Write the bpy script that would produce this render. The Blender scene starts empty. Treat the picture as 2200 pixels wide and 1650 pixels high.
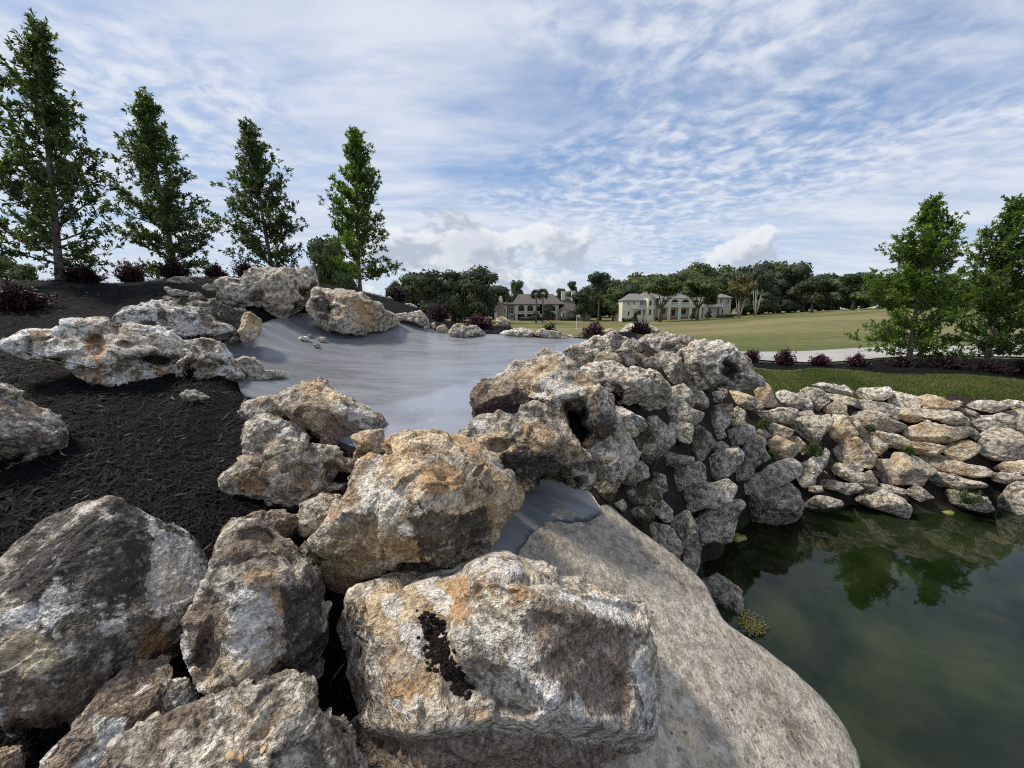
import bpy, bmesh, math, random
import numpy as np
from mathutils import Vector, geometry

scene = bpy.context.scene
COL = scene.collection
R = math.radians

# ------------------------------------------------------------------ camera
PW, PH, FPX, PITCH = 2200.0, 1650.0, 860.0, R(10.9)
CAM = np.array([0.0, 0.0, 2.7])
cam_d = bpy.data.cameras.new('camera')
cam_d.sensor_width = 36.0
cam_d.lens = 36.0 * FPX / PW
cam_d.clip_start = 0.05
cam_d.clip_end = 4000.0
cam = bpy.data.objects.new('camera', cam_d)
cam.location = CAM
cam.rotation_euler = (R(90) - PITCH, 0, 0)
COL.objects.link(cam)
scene.camera = cam

# ------------------------------------------------------------------ exposure
scene.view_settings.view_transform = 'Standard'
scene.view_settings.look = 'None'
scene.view_settings.exposure = 0.52
scene.cycles.use_denoising = False
scene.cycles.filter_width = 1.1
scene.cycles.sample_clamp_indirect = 4.0
scene.view_settings.gamma = 1.0
scene.view_settings.use_curve_mapping = False

# ------------------------------------------------------------------ sun
SUN_EL, SUN_AZ = R(56), R(-78)          # azimuth measured clockwise from +Y: the sun stands to the left
sd = np.array([math.sin(SUN_AZ) * math.cos(SUN_EL), math.cos(SUN_AZ) * math.cos(SUN_EL), math.sin(SUN_EL)])
sun_d = bpy.data.lights.new('sun', 'SUN')
sun_d.energy = 2.7
sun_d.angle = R(9)
sun_d.color = (1.0, 0.93, 0.82)
sun = bpy.data.objects.new('sun', sun_d)
sun.location = (0, 0, 30)
sun.rotation_euler = Vector(sd).to_track_quat('Z', 'Y').to_euler()
COL.objects.link(sun)


class NT:
    """small helper for node trees"""
    def __init__(s, tree):
        s.t = tree
        tree.nodes.clear()

    def n(s, typ, ins=None, **kw):
        nd = s.t.nodes.new(typ)
        for k, v in kw.items():
            setattr(nd, k, v)
        for k, v in (ins or {}).items():
            sock = nd.inputs[k]
            if isinstance(v, bpy.types.NodeSocket):
                s.t.links.new(v, sock)
            else:
                sock.default_value = v
        return nd

    def math(s, op, a, b=0.0, c=0.0, clamp=False):
        nd = s.n('ShaderNodeMath', {0: a, 1: b, 2: c}, operation=op)
        nd.use_clamp = clamp
        return nd.outputs[0]

    def vmath(s, op, a, b=(0, 0, 0), scale=None):
        nd = s.n('ShaderNodeVectorMath', {0: a, 1: b}, operation=op)
        if scale is not None:
            if isinstance(scale, bpy.types.NodeSocket):
                s.t.links.new(scale, nd.inputs['Scale'])
            else:
                nd.inputs['Scale'].default_value = scale
        return nd.outputs[0]

    def mix(s, f, a, b, blend='MIX'):
        nd = s.t.nodes.new('ShaderNodeMix')
        nd.data_type = 'RGBA'
        nd.blend_type = blend
        nd.clamp_factor = True
        for i, v in ((0, f), (6, a), (7, b)):
            if isinstance(v, bpy.types.NodeSocket):
                s.t.links.new(v, nd.inputs[i])
            elif i == 0:
                nd.inputs[i].default_value = v
            else:
                nd.inputs[i].default_value = tuple(v) + ((1.0,) if len(v) == 3 else ())
        return nd.outputs[2]

    def noise(s, vec, scale, detail=4, rough=0.5, dist=0.0, w=None):
        nd = s.n('ShaderNodeTexNoise', {'Vector': vec, 'Scale': scale, 'Detail': detail, 'Roughness': rough, 'Distortion': dist})
        return nd.outputs['Fac']

    def ramp(s, v, a, b, lo=0.0, hi=1.0, smooth=True):
        nd = s.n('ShaderNodeMapRange', {'Value': v, 'From Min': a, 'From Max': b, 'To Min': lo, 'To Max': hi})
        nd.interpolation_type = 'SMOOTHSTEP' if smooth else 'LINEAR'
        return nd.outputs[0]


# ------------------------------------------------------------------ sky
world = bpy.data.worlds.new('World')
scene.world = world
world.use_nodes = True
w = NT(world.node_tree)
sky = w.n('ShaderNodeTexSky', sky_type='NISHITA', sun_disc=False, sun_elevation=SUN_EL, sun_rotation=SUN_AZ % (2 * math.pi),
          air_density=1.0, dust_density=0.6, ozone_density=1.6)
tc = w.n('ShaderNodeTexCoord')
gen = tc.outputs['Generated']
sep = w.n('ShaderNodeSeparateXYZ', {0: gen})
zz = w.math('MAXIMUM', sep.outputs['Z'], 0.0)
zp = w.math('ADD', zz, 0.10)
px = w.math('DIVIDE', sep.outputs['X'], zp)
py = w.math('DIVIDE', sep.outputs['Y'], zp)
pl = w.n('ShaderNodeCombineXYZ', {0: px, 1: py, 2: 0.0}).outputs[0]
# broad sheets of thin cloud
cov = w.noise(w.vmath('ADD', pl, (12.4, 0.6, 0.0)), 0.55, 5, 0.55, 0.35)
# ripples of small puffs (altocumulus)
pw = w.n('ShaderNodeTexNoise', {'Vector': pl, 'Scale': 2.0, 'Detail': 3})
pl2 = w.vmath('ADD', pl, w.vmath('SCALE', pw.outputs['Color'], scale=0.22))
puff = w.noise(pl2, 10.0, 5, 0.55, 0.2)
# streaks drawn out across the sky
rot = w.n('ShaderNodeMapping', {'Vector': pl, 'Rotation': (0, 0, R(-28)), 'Scale': (0.6, 1.7, 1.0)})
streak = w.noise(rot.outputs[0], 1.5, 6, 0.55, 0.2)
pz = w.noise(w.vmath('ADD', pl, (2.3, 5.0, 0.0)), 0.42, 3, 0.5)
puffiness = w.ramp(pz, 0.44, 0.60)
fine = w.math('ADD', w.math('MULTIPLY', puff, puffiness), w.math('MULTIPLY', streak, w.math('SUBTRACT', 1.0, puffiness)))
dens = w.math('ADD', w.math('MULTIPLY', cov, 0.95), w.math('MULTIPLY', fine, 0.75))
thin = w.ramp(dens, 0.52, 0.99)
thin = w.math('MULTIPLY', thin, 0.9)
# low white heaps near the horizon
az = w.math('ARCTAN2', sep.outputs['X'], sep.outputs['Y'])
cu = w.n('ShaderNodeCombineXYZ', {0: w.math('MULTIPLY', az, 6.5), 1: w.math('MULTIPLY', zz, 10.5), 2: 3.7}).outputs[0]
cn = w.noise(cu, 1.05, 9, 0.56, 0.25)
cu_up = w.vmath('ADD', cu, (-0.20, 0.24, 0.0))
cn_up = w.noise(cu_up, 1.05, 9, 0.56, 0.25)
hz = w.ramp(zz, 0.02, 0.27, 0.07, -0.26, smooth=False)


def heap(az0, z0, wa, wz, amp):
    da = w.math('DIVIDE', w.math('SUBTRACT', az, az0), wa)
    dz = w.math('DIVIDE', w.math('SUBTRACT', zz, z0), wz)
    q = w.math('ADD', w.math('MULTIPLY', da, da), w.math('MULTIPLY', dz, dz))
    return w.math('MULTIPLY', w.math('EXPONENT', w.math('MULTIPLY', q, -1.0)), amp)


bias = w.math('ADD', heap(-0.13, 0.165, 0.19, 0.10, 0.37), heap(0.20, 0.14, 0.14, 0.06, 0.16))
bias = w.math('ADD', bias, heap(0.49, 0.10, 0.06, 0.035, 0.14))
bias = w.math('ADD', bias, heap(-0.42, 0.24, 0.028, 0.022, 0.36))
cden = w.math('ADD', w.math('ADD', cn, hz), bias)
cmask = w.ramp(cden, 0.53, 0.62)
cmask = w.math('MULTIPLY', cmask, w.ramp(zz, 0.0, 0.03))
shade = w.ramp(w.math('SUBTRACT', cn, cn_up), -0.06, 0.09)
body = w.ramp(cden, 0.56, 0.86)
cu_lit = w.mix(shade, (3.9, 4.4, 5.2), (6.9, 7.1, 7.5))
cu_col = w.mix(w.math('MULTIPLY', body, 0.55), cu_lit, (4.0, 4.5, 5.3))
thin_col = w.mix(w.ramp(fine, 0.36, 0.68), (4.9, 5.45, 6.5), (6.3, 6.6, 7.25))
sky_b = w.mix(0.35, w.mix(1.0, sky.outputs['Color'], (1.0, 1.06, 1.12), 'MULTIPLY'), (1.9, 3.1, 5.6))
col = w.mix(thin, sky_b, thin_col)
col = w.mix(w.ramp(zz, 0.16, 0.0, 0.0, 0.62), col, (5.4, 6.0, 6.9))
col = w.mix(cmask, col, cu_col)
bg = w.n('ShaderNodeBackground', {'Color': col, 'Strength': 0.087})
wo = w.n('ShaderNodeOutputWorld', {'Surface': bg.outputs[0]})

# ------------------------------------------------------------------ projection helpers
RGT = np.array([1.0, 0, 0])
FWD = np.array([0, math.cos(PITCH), -math.sin(PITCH)])
UPV = np.array([0, math.sin(PITCH), math.cos(PITCH)])


def ray(x, y):
    return FWD + RGT * ((x - 1100.0) / FPX) + UPV * ((825.0 - y) / FPX)


def P(x, y, d):
    """the place seen at photo pixel x, y, d metres out along the optical axis"""
    return CAM + ray(x, y) * d


def to_px(p):
    q = np.asarray(p) - CAM
    z = q @ FWD
    return 1100 + FPX * (q @ RGT) / z, 825 - FPX * (q @ UPV) / z, z


# ------------------------------------------------------------------ noise
rng0 = np.random.default_rng(11)
_perm = np.concatenate([rng0.permutation(256)] * 3)
_g = rng0.normal(size=(256, 3))
_g /= np.linalg.norm(_g, axis=1)[:, None]
_cellpt = rng0.random((256, 4))


def pnoise(p):
    i = np.floor(p).astype(np.int64)
    f = p - i
    i &= 255
    u = f * f * f * (f * (f * 6 - 15) + 10)
    out = np.zeros(len(p))
    for dx in (0, 1):
        wx = u[:, 0] if dx else 1 - u[:, 0]
        a = _perm[i[:, 0] + dx]
        for dy in (0, 1):
            wy = u[:, 1] if dy else 1 - u[:, 1]
            b = _perm[a + i[:, 1] + dy]
            for dz in (0, 1):
                wz = u[:, 2] if dz else 1 - u[:, 2]
                g = _g[_perm[b + i[:, 2] + dz]]
                out += wx * wy * wz * (g[:, 0] * (f[:, 0] - dx) + g[:, 1] * (f[:, 1] - dy) + g[:, 2] * (f[:, 2] - dz))
    return out * 1.5


def fbm(p, octs=4, gain=0.5, ridged=False):
    out = np.zeros(len(p))
    a, tot = 1.0, 0.0
    for o in range(octs):
        v = pnoise(p * (2.03 ** o) + 17.3 * o)
        if ridged:
            v = 1 - 2 * np.abs(v)
        out += a * v
        tot += a
        a *= gain
    return out / tot


def worley(p):
    """distance to the nearest feature point, and a random value of that point's cell"""
    i = np.floor(p).astype(np.int64)
    best = np.full(len(p), 9.0)
    val = np.zeros(len(p))
    for dx in (-1, 0, 1):
        for dy in (-1, 0, 1):
            for dz in (-1, 0, 1):
                c = i + np.array([dx, dy, dz])
                h = _perm[_perm[_perm[c[:, 0] & 255] + (c[:, 1] & 255)] + (c[:, 2] & 255)]
                q = _cellpt[h]
                d = np.linalg.norm(c + q[:, :3] - p, axis=1)
                m = d < best
                best[m] = d[m]
                val[m] = q[m, 3]
    return best, val


def chisel(p):
    """planar chips: every cell of a scatter of points carries its own tilted plane"""
    i = np.floor(p).astype(np.int64)
    best = np.full(len(p), 9.0)
    out = np.zeros(len(p))
    for dx in (-1, 0, 1):
        for dy in (-1, 0, 1):
            for dz in (-1, 0, 1):
                c = i + np.array([dx, dy, dz])
                h = _perm[_perm[_perm[c[:, 0] & 255] + (c[:, 1] & 255)] + (c[:, 2] & 255)]
                v = p - c - _cellpt[h][:, :3]
                d = np.einsum('ij,ij->i', v, v)
                m = d < best
                best[m] = d[m]
                out[m] = np.einsum('ij,ij->i', v, _g[h])[m] + 0.3 * (_cellpt[h, 3][m] - 0.5)
    return out


def sstep(a, b, x):
    t = np.clip((x - a) / (b - a), 0, 1)
    return t * t * (3 - 2 * t)


# ------------------------------------------------------------------ mesh helpers
def mesh_np(name, V, F, mat, attrs=None, smooth=True):
    """V (n,3); F (m,k) array, or a list of lists; one mesh datablock"""
    me = bpy.data.meshes.new(name)
    V = np.asarray(V, dtype=np.float32)
    if isinstance(F, np.ndarray):
        k = F.shape[1]
        me.vertices.add(len(V))
        me.vertices.foreach_set('co', V.ravel())
        me.loops.add(F.size)
        me.loops.foreach_set('vertex_index', F.astype(np.int32).ravel())
        me.polygons.add(len(F))
        me.polygons.foreach_set('loop_start', np.arange(0, F.size, k, dtype=np.int32))
        me.polygons.foreach_set('loop_total', np.full(len(F), k, dtype=np.int32))
        me.update(calc_edges=True)
    else:
        me.from_pydata([tuple(map(float, v)) for v in V], [], F)
        me.update()
    if smooth:
        me.polygons.foreach_set('use_smooth', np.ones(len(me.polygons), dtype=bool))
    for an, av in (attrs or {}).items():
        at = me.attributes.new(an, 'FLOAT', 'POINT')
        at.data.foreach_set('value', np.asarray(av, dtype=np.float32))
    if mat is not None:
        me.materials.append(mat)
    return me


def link(name, me, loc=(0, 0, 0), parent=None):
    o = bpy.data.objects.new(name, me)
    o.location = tuple(float(c) for c in loc)
    COL.objects.link(o)
    if parent is not None:
        o.parent = parent
    return o


def tag(o, label=None, cat=None, group=None, kind=None):
    if label: o['label'] = label
    if cat: o['category'] = cat
    if group: o['group'] = group
    if kind: o['kind'] = kind
    return o


def thing(name, loc, label, cat, group=None, rz=0.0):
    o = bpy.data.objects.new(name, None)
    o.empty_display_size = 0.2
    o.location = tuple(float(c) for c in loc)
    o.rotation_euler = (0, 0, rz)
    COL.objects.link(o)
    return tag(o, label, cat, group)


class MB:
    """collects simple shapes into one mesh"""
    def __init__(s):
        s.v, s.f = [], []

    def add(s, V, F):
        b = len(s.v)
        s.v.extend([tuple(map(float, q)) for q in V])
        s.f.extend([[i + b for i in f] for f in F])
        return s

    def box(s, x0, x1, y0, y1, z0, z1):
        V = [(x, y, z) for z in (z0, z1) for y in (y0, y1) for x in (x0, x1)]
        return s.add(V, [[0, 2, 3, 1], [4, 5, 7, 6], [0, 1, 5, 4], [2, 6, 7, 3], [0, 4, 6, 2], [1, 3, 7, 5]])

    def tube(s, pts, rad, n=8, cap=True):
        pts = [np.asarray(p, float) for p in pts]
        V, F = [], []
        for i, p in enumerate(pts):
            t = pts[min(i + 1, len(pts) - 1)] - pts[max(i - 1, 0)]
            t = t / (np.linalg.norm(t) + 1e-9)
            a = np.cross(t, (0.31, 0.2, 0.93) if abs(t[2]) < 0.9 else (1, 0, 0))
            a /= np.linalg.norm(a)
            b = np.cross(t, a)
            for k in range(n):
                th = 2 * math.pi * k / n
                V.append(p + rad[i] * (a * math.cos(th) + b * math.sin(th)))
        for i in range(len(pts) - 1):
            for k in range(n):
                F.append([i * n + k, i * n + (k + 1) % n, (i + 1) * n + (k + 1) % n, (i + 1) * n + k])
        if cap:
            F.append(list(range(n))[::-1])
            F.append([(len(pts) - 1) * n + k for k in range(n)])
        return s.add(V, F)

    def prism(s, poly, y0, y1):
        """poly in x, z; extruded from y0 to y1"""
        n = len(poly)
        V = [(x, y0, z) for x, z in poly] + [(x, y1, z) for x, z in poly]
        F = [list(range(n)), list(range(n, 2 * n))[::-1]]
        for i in range(n):
            j = (i + 1) % n
            F.append([i, i + n, j + n, j])
        return s.add(V, F)

    def build(s, name, mat, parent=None, loc=(0, 0, 0), smooth=False):
        me = mesh_np(name, np.array(s.v), s.f, mat, smooth=smooth)
        return link(name, me, loc, parent)


_ico = {}


def ico(level):
    if level in _ico:
        return _ico[level]
    if level == 0:
        t = (1 + 5 ** 0.5) / 2
        V = np.array([(-1, t, 0), (1, t, 0), (-1, -t, 0), (1, -t, 0), (0, -1, t), (0, 1, t), (0, -1, -t), (0, 1, -t), (t, 0, -1), (t, 0, 1), (-t, 0, -1), (-t, 0, 1)], float)
        F = np.array([(0, 11, 5), (0, 5, 1), (0, 1, 7), (0, 7, 10), (0, 10, 11), (1, 5, 9), (5, 11, 4), (11, 10, 2), (10, 7, 6), (7, 1, 8), (3, 9, 4), (3, 4, 2), (3, 2, 6), (3, 6, 8), (3, 8, 9), (4, 9, 5), (2, 4, 11), (6, 2, 10), (8, 6, 7), (9, 8, 1)])
        V /= np.linalg.norm(V, axis=1)[:, None]
    else:
        V, F = ico(level - 1)
        n = len(V)
        E = np.sort(np.concatenate([F[:, [0, 1]], F[:, [1, 2]], F[:, [2, 0]]]), axis=1)
        key = E[:, 0] * n + E[:, 1]
        uq, inv = np.unique(key, return_inverse=True)
        mid = (V[uq // n] + V[uq % n]) * 0.5
        mid /= np.linalg.norm(mid, axis=1)[:, None]
        m = len(F)
        a, b, c = n + inv[:m], n + inv[m:2 * m], n + inv[2 * m:]
        V = np.concatenate([V, mid])
        F = np.concatenate([np.stack([F[:, 0], a, c], 1), np.stack([F[:, 1], b, a], 1), np.stack([F[:, 2], c, b], 1), np.stack([a, b, c], 1)])
    _ico[level] = (V, F)
    return V, F


# ------------------------------------------------------------------ materials
def material(name):
    m = bpy.data.materials.new(name)
    m.use_nodes = True
    return m, NT(m.node_tree)


def finish(nt, bsdf, disp=None):
    ins = {'Surface': bsdf}
    nt.n('ShaderNodeOutputMaterial', ins)


def principled(nt, col, rough=0.8, normal=None, **kw):
    ins = {'Base Color': col if isinstance(col, bpy.types.NodeSocket) else tuple(col) + (1.0,), 'Roughness': rough}
    if normal is not None:
        ins['Normal'] = normal
    for k, v in kw.items():
        ins[k.replace('_', ' ')] = v
    return nt.n('ShaderNodeBsdfPrincipled', ins).outputs[0]


def flat_mat(name, col, rough=0.8, var=0.12, scale=3.0, bump=0.0, **kw):
    m, t = material(name)
    co = t.n('ShaderNodeTexCoord').outputs['Object']
    nz = t.noise(co, scale, 6, 0.6)
    c = t.mix(t.ramp(nz, 0.3, 0.7), tuple(x * (1 - var) for x in col), tuple(min(1, x * (1 + var)) for x in col))
    nrm = None
    if bump:
        nrm = t.n('ShaderNodeBump', {'Height': t.noise(co, scale * 6, 5, 0.6), 'Strength': bump, 'Distance': 0.02}).outputs[0]
    finish(t, principled(t, c, rough, nrm, **kw))
    return m


def oattr(t, name):
    return t.n('ShaderNodeAttribute', attribute_type='OBJECT', attribute_name=name).outputs['Fac']


def rock_material(name='limestone', warp_amt=0.07, bump_amt=0.85, gr=0.68, kc=1.0):
    m, t = material(name)
    co = t.n('ShaderNodeTexCoord').outputs['Object']
    rnd = t.n('ShaderNodeObjectInfo').outputs['Random']
    off = t.n('ShaderNodeCombineXYZ', {0: t.math('MULTIPLY', rnd, 37.0), 1: t.math('MULTIPLY', rnd, 91.0), 2: t.math('MULTIPLY', rnd, 63.0)}).outputs[0]
    v0 = t.vmath('ADD', co, off)
    warp = t.n('ShaderNodeTexNoise', {'Vector': v0, 'Scale': 4.0, 'Detail': 1.5}).outputs['Color']
    v = t.vmath('ADD', v0, t.vmath('SCALE', t.vmath('SUBTRACT', warp, (0.5, 0.5, 0.5)), scale=warp_amt))
    tan, dark, white, rust, soil, moss, val = [oattr(t, k) for k in ('tan', 'dark', 'white', 'rust', 'soil', 'moss', 'val')]
    nA = t.noise(v, 2.6, 6, 0.62)
    nB = t.noise(t.vmath('ADD', v, (7, 3, 1)), 6.5, 6, 0.66)
    nC = t.noise(t.vmath('ADD', v, (1, 9, 4)), 17.0, 4.5, 0.68)
    nD = t.noise(t.vmath('ADD', v, (5, 5, 2)), 70.0, 1.5, 0.6)
    nE = t.noise(t.vmath('ADD', v, (2, 2, 2)), 30.0, 3, 0.72)
    grey = t.mix(t.ramp(nC, 0.38, 0.60, 0.5 - 0.5 * kc, 0.5 + 0.5 * kc), (0.19, 0.158, 0.120), (0.60, 0.54, 0.44))
    tanc = t.mix(t.ramp(nB, 0.38, 0.62, 0.5 - 0.5 * kc, 0.5 + 0.5 * kc), (0.30, 0.20, 0.11), (0.66, 0.53, 0.345))
    def mask(n, amt, wdt=0.16, bias=0.0):
        # amt 0..1 -> coverage
        th = t.math('SUBTRACT', 0.70 + bias, t.math('MULTIPLY', amt, 0.42))
        return t.ramp(t.math('SUBTRACT', n, th), 0.0, wdt)
    c = t.mix(mask(nA, tan, 0.2), grey, tanc)
    nS = t.noise(t.vmath('ADD', v, (3, 1, 8)), 3.4, 9, 0.66)
    c = t.mix(t.math('MULTIPLY', mask(nS, soil, 0.14), 0.9), c, t.mix(nD, (0.10, 0.068, 0.045), (0.21, 0.155, 0.11)))
    nK = t.noise(t.vmath('ADD', v, (2, 6, 6)), 4.6, 7, 0.76)
    c = t.mix(t.math('MULTIPLY', mask(nK, dark, 0.13), 0.88), c, (0.052, 0.048, 0.042))
    nR = t.noise(t.vmath('ADD', v, (8, 8, 3)), 4.0, 7, 0.64)
    c = t.mix(t.math('MULTIPLY', mask(nR, rust, 0.12), 0.8), c, (0.42, 0.245, 0.11))
    nW = t.noise(t.vmath('ADD', v, (6, 2, 9)), 4.2, 7, 0.62, 0.35)
    wedge = t.math('MULTIPLY', mask(nW, white, 0.045, 0.02), t.ramp(nC, 0.36, 0.52))
    c = t.mix(wedge, c, (0.68, 0.655, 0.61))
    nM = t.noise(t.vmath('ADD', v, (4, 4, 7)), 6.0, 8, 0.68)
    c = t.mix(t.math('MULTIPLY', mask(nM, moss, 0.14), 0.92), c, t.mix(nD, (0.035, 0.036, 0.010), (0.105, 0.095, 0.03)))
    # stains with an outline of their own, plus shade painted into some recesses
    def stain(name, soft=0.16, n_=None, amp=1.0):
        p_ = t.n('ShaderNodeAttribute', attribute_name=name).outputs['Fac']
        return t.ramp(t.math('ADD', p_, t.math('MULTIPLY', t.math('SUBTRACT', n_, 0.5), amp)), 0.5 - soft / 2, 0.5 + soft / 2)
    c = t.mix(t.math('MULTIPLY', stain('p_tan', 0.3, nB, 1.5), 0.85), c, tanc)
    c = t.mix(t.math('MULTIPLY', stain('p_rust', 0.35, nB, 2.4), 0.85), c, (0.42, 0.255, 0.12))
    c = t.mix(t.math('MULTIPLY', stain('p_soil', 0.3, nC, 2.2), 0.88), c, t.mix(nD, (0.115, 0.082, 0.058), (0.24, 0.18, 0.13)))
    c = t.mix(t.math('MULTIPLY', stain('p_dark', 0.25, t.math('ADD', t.math('MULTIPLY', nK, 0.6), t.math('MULTIPLY', nE, 0.4)), 3.0), 0.85), c, (0.045, 0.04, 0.035))
    c = t.mix(t.math('MULTIPLY', stain('p_white', 0.14, t.math('ADD', t.math('MULTIPLY', nC, 0.6), t.math('MULTIPLY', nB, 0.4)), 3.2), 0.68), c, t.mix(nB, (0.50, 0.475, 0.42), (0.72, 0.695, 0.645)))
    # salt and pepper grain
    c = t.mix(1.0, c, t.n('ShaderNodeCombineColor', {0: t.ramp(nD, 0.34, 0.66, 1 - 0.52 * gr, 1 + 0.52 * gr, False), 1: t.ramp(nD, 0.34, 0.66, 1 - 0.52 * gr, 1 + 0.52 * gr, False), 2: t.ramp(nD, 0.34, 0.66, 1 - 0.52 * gr, 1 + 0.52 * gr, False)}).outputs[0], 'MULTIPLY')
    c = t.mix(t.ramp(nE, 0.56, 0.64, 0.0, 0.75 * gr), c, (0.05, 0.043, 0.036))
    c = t.mix(t.ramp(nE, 0.42, 0.34, 0.0, 0.6 * gr), c, (0.56, 0.535, 0.48))
    nL = t.ramp(t.noise(t.vmath('ADD', v, (3, 3, 3)), 1.7, 4, 0.55), 0.3, 0.7, 0.82, 1.28, False)
    c = t.mix(1.0, c, t.n('ShaderNodeCombineColor', {0: nL, 1: nL, 2: nL}).outputs[0], 'MULTIPLY')
    c = t.mix(1.0, c, t.n('ShaderNodeCombineColor', {0: val, 1: val, 2: val}).outputs[0], 'MULTIPLY')
    # relief
    vo = t.n('ShaderNodeTexVoronoi', {'Vector': v, 'Scale': 24.0, 'Randomness': 1.0})
    pit = t.ramp(vo.outputs['Distance'], 0.0, 0.42)
    h = t.math('ADD', t.math('MULTIPLY', nB, 1.1), t.math('MULTIPLY', nC, 1.0))
    h = t.math('ADD', h, t.math('MULTIPLY', nE, 0.42))
    h = t.math('ADD', h, t.math('MULTIPLY', nD, 0.16))
    h = t.math('ADD', h, t.math('MULTIPLY', pit, 0.16))
    bump = t.n('ShaderNodeBump', {'Height': h, 'Strength': bump_amt, 'Distance': 0.05}).outputs[0]
    finish(t, principled(t, c, t.ramp(nC, 0.3, 0.7, 0.78, 0.95), bump, Specular_IOR_Level=0.3))
    return m


ROCK = rock_material()
SLAB = rock_material('worn_slab', 0.03, 0.5, 0.36, 0.5)


def leaf_mat(name, dark, light, rough=0.5, trans=0.25):
    m, t = material(name)
    tone = t.n('ShaderNodeAttribute', attribute_name='tone').outputs['Fac']
    rnd = t.n('ShaderNodeObjectInfo').outputs['Random']
    c = t.mix(tone, dark, light)
    c = t.mix(t.math('MULTIPLY', rnd, 0.25), c, tuple(x * 0.6 for x in dark))
    b = principled(t, c, rough, Specular_IOR_Level=0.4)
    tr = t.n('ShaderNodeBsdfTranslucent', {'Color': t.mix(1.0, c, (1.25, 1.3, 0.6), 'MULTIPLY')}).outputs[0]
    mx = t.n('ShaderNodeMixShader', {0: trans, 1: b, 2: tr}).outputs[0]
    finish(t, mx)
    return m


BARK = flat_mat('bark', (0.17, 0.145, 0.12), 0.9, 0.35, 14.0, 0.6)

# ------------------------------------------------------------------ boulders
BACK = []           # support points handed on to the terrain below the rocks


def in_poly(xy, poly):
    x, y = xy[:, 0], xy[:, 1]
    ins = np.zeros(len(xy), bool)
    n = len(poly)
    for i in range(n):
        x1, y1 = poly[i]
        x2, y2 = poly[(i + 1) % n]
        c = (y1 > y) != (y2 > y)
        ins ^= c & (x < (x2 - x1) * (y - y1) / (y2 - y1 + 1e-12) + x1)
    return ins


def poly_dist(xy, poly):
    best = np.full(len(xy), 1e9)
    n = len(poly)
    for i in range(n):
        a = np.array(poly[i]); b = np.array(poly[(i + 1) % n])
        ab = b - a
        t = np.clip(((xy - a) @ ab) / (ab @ ab + 1e-12), 0, 1)
        best = np.minimum(best, np.linalg.norm(xy - (a + t[:, None] * ab), axis=1))
    return best


def smooth_circ(a, s):
    n = len(a)
    k = np.fft.fftfreq(n) * n
    return np.real(np.fft.ifft(np.fft.fft(a) * np.exp(-0.5 * (k * s * 2 * math.pi / n) ** 2)))


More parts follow.
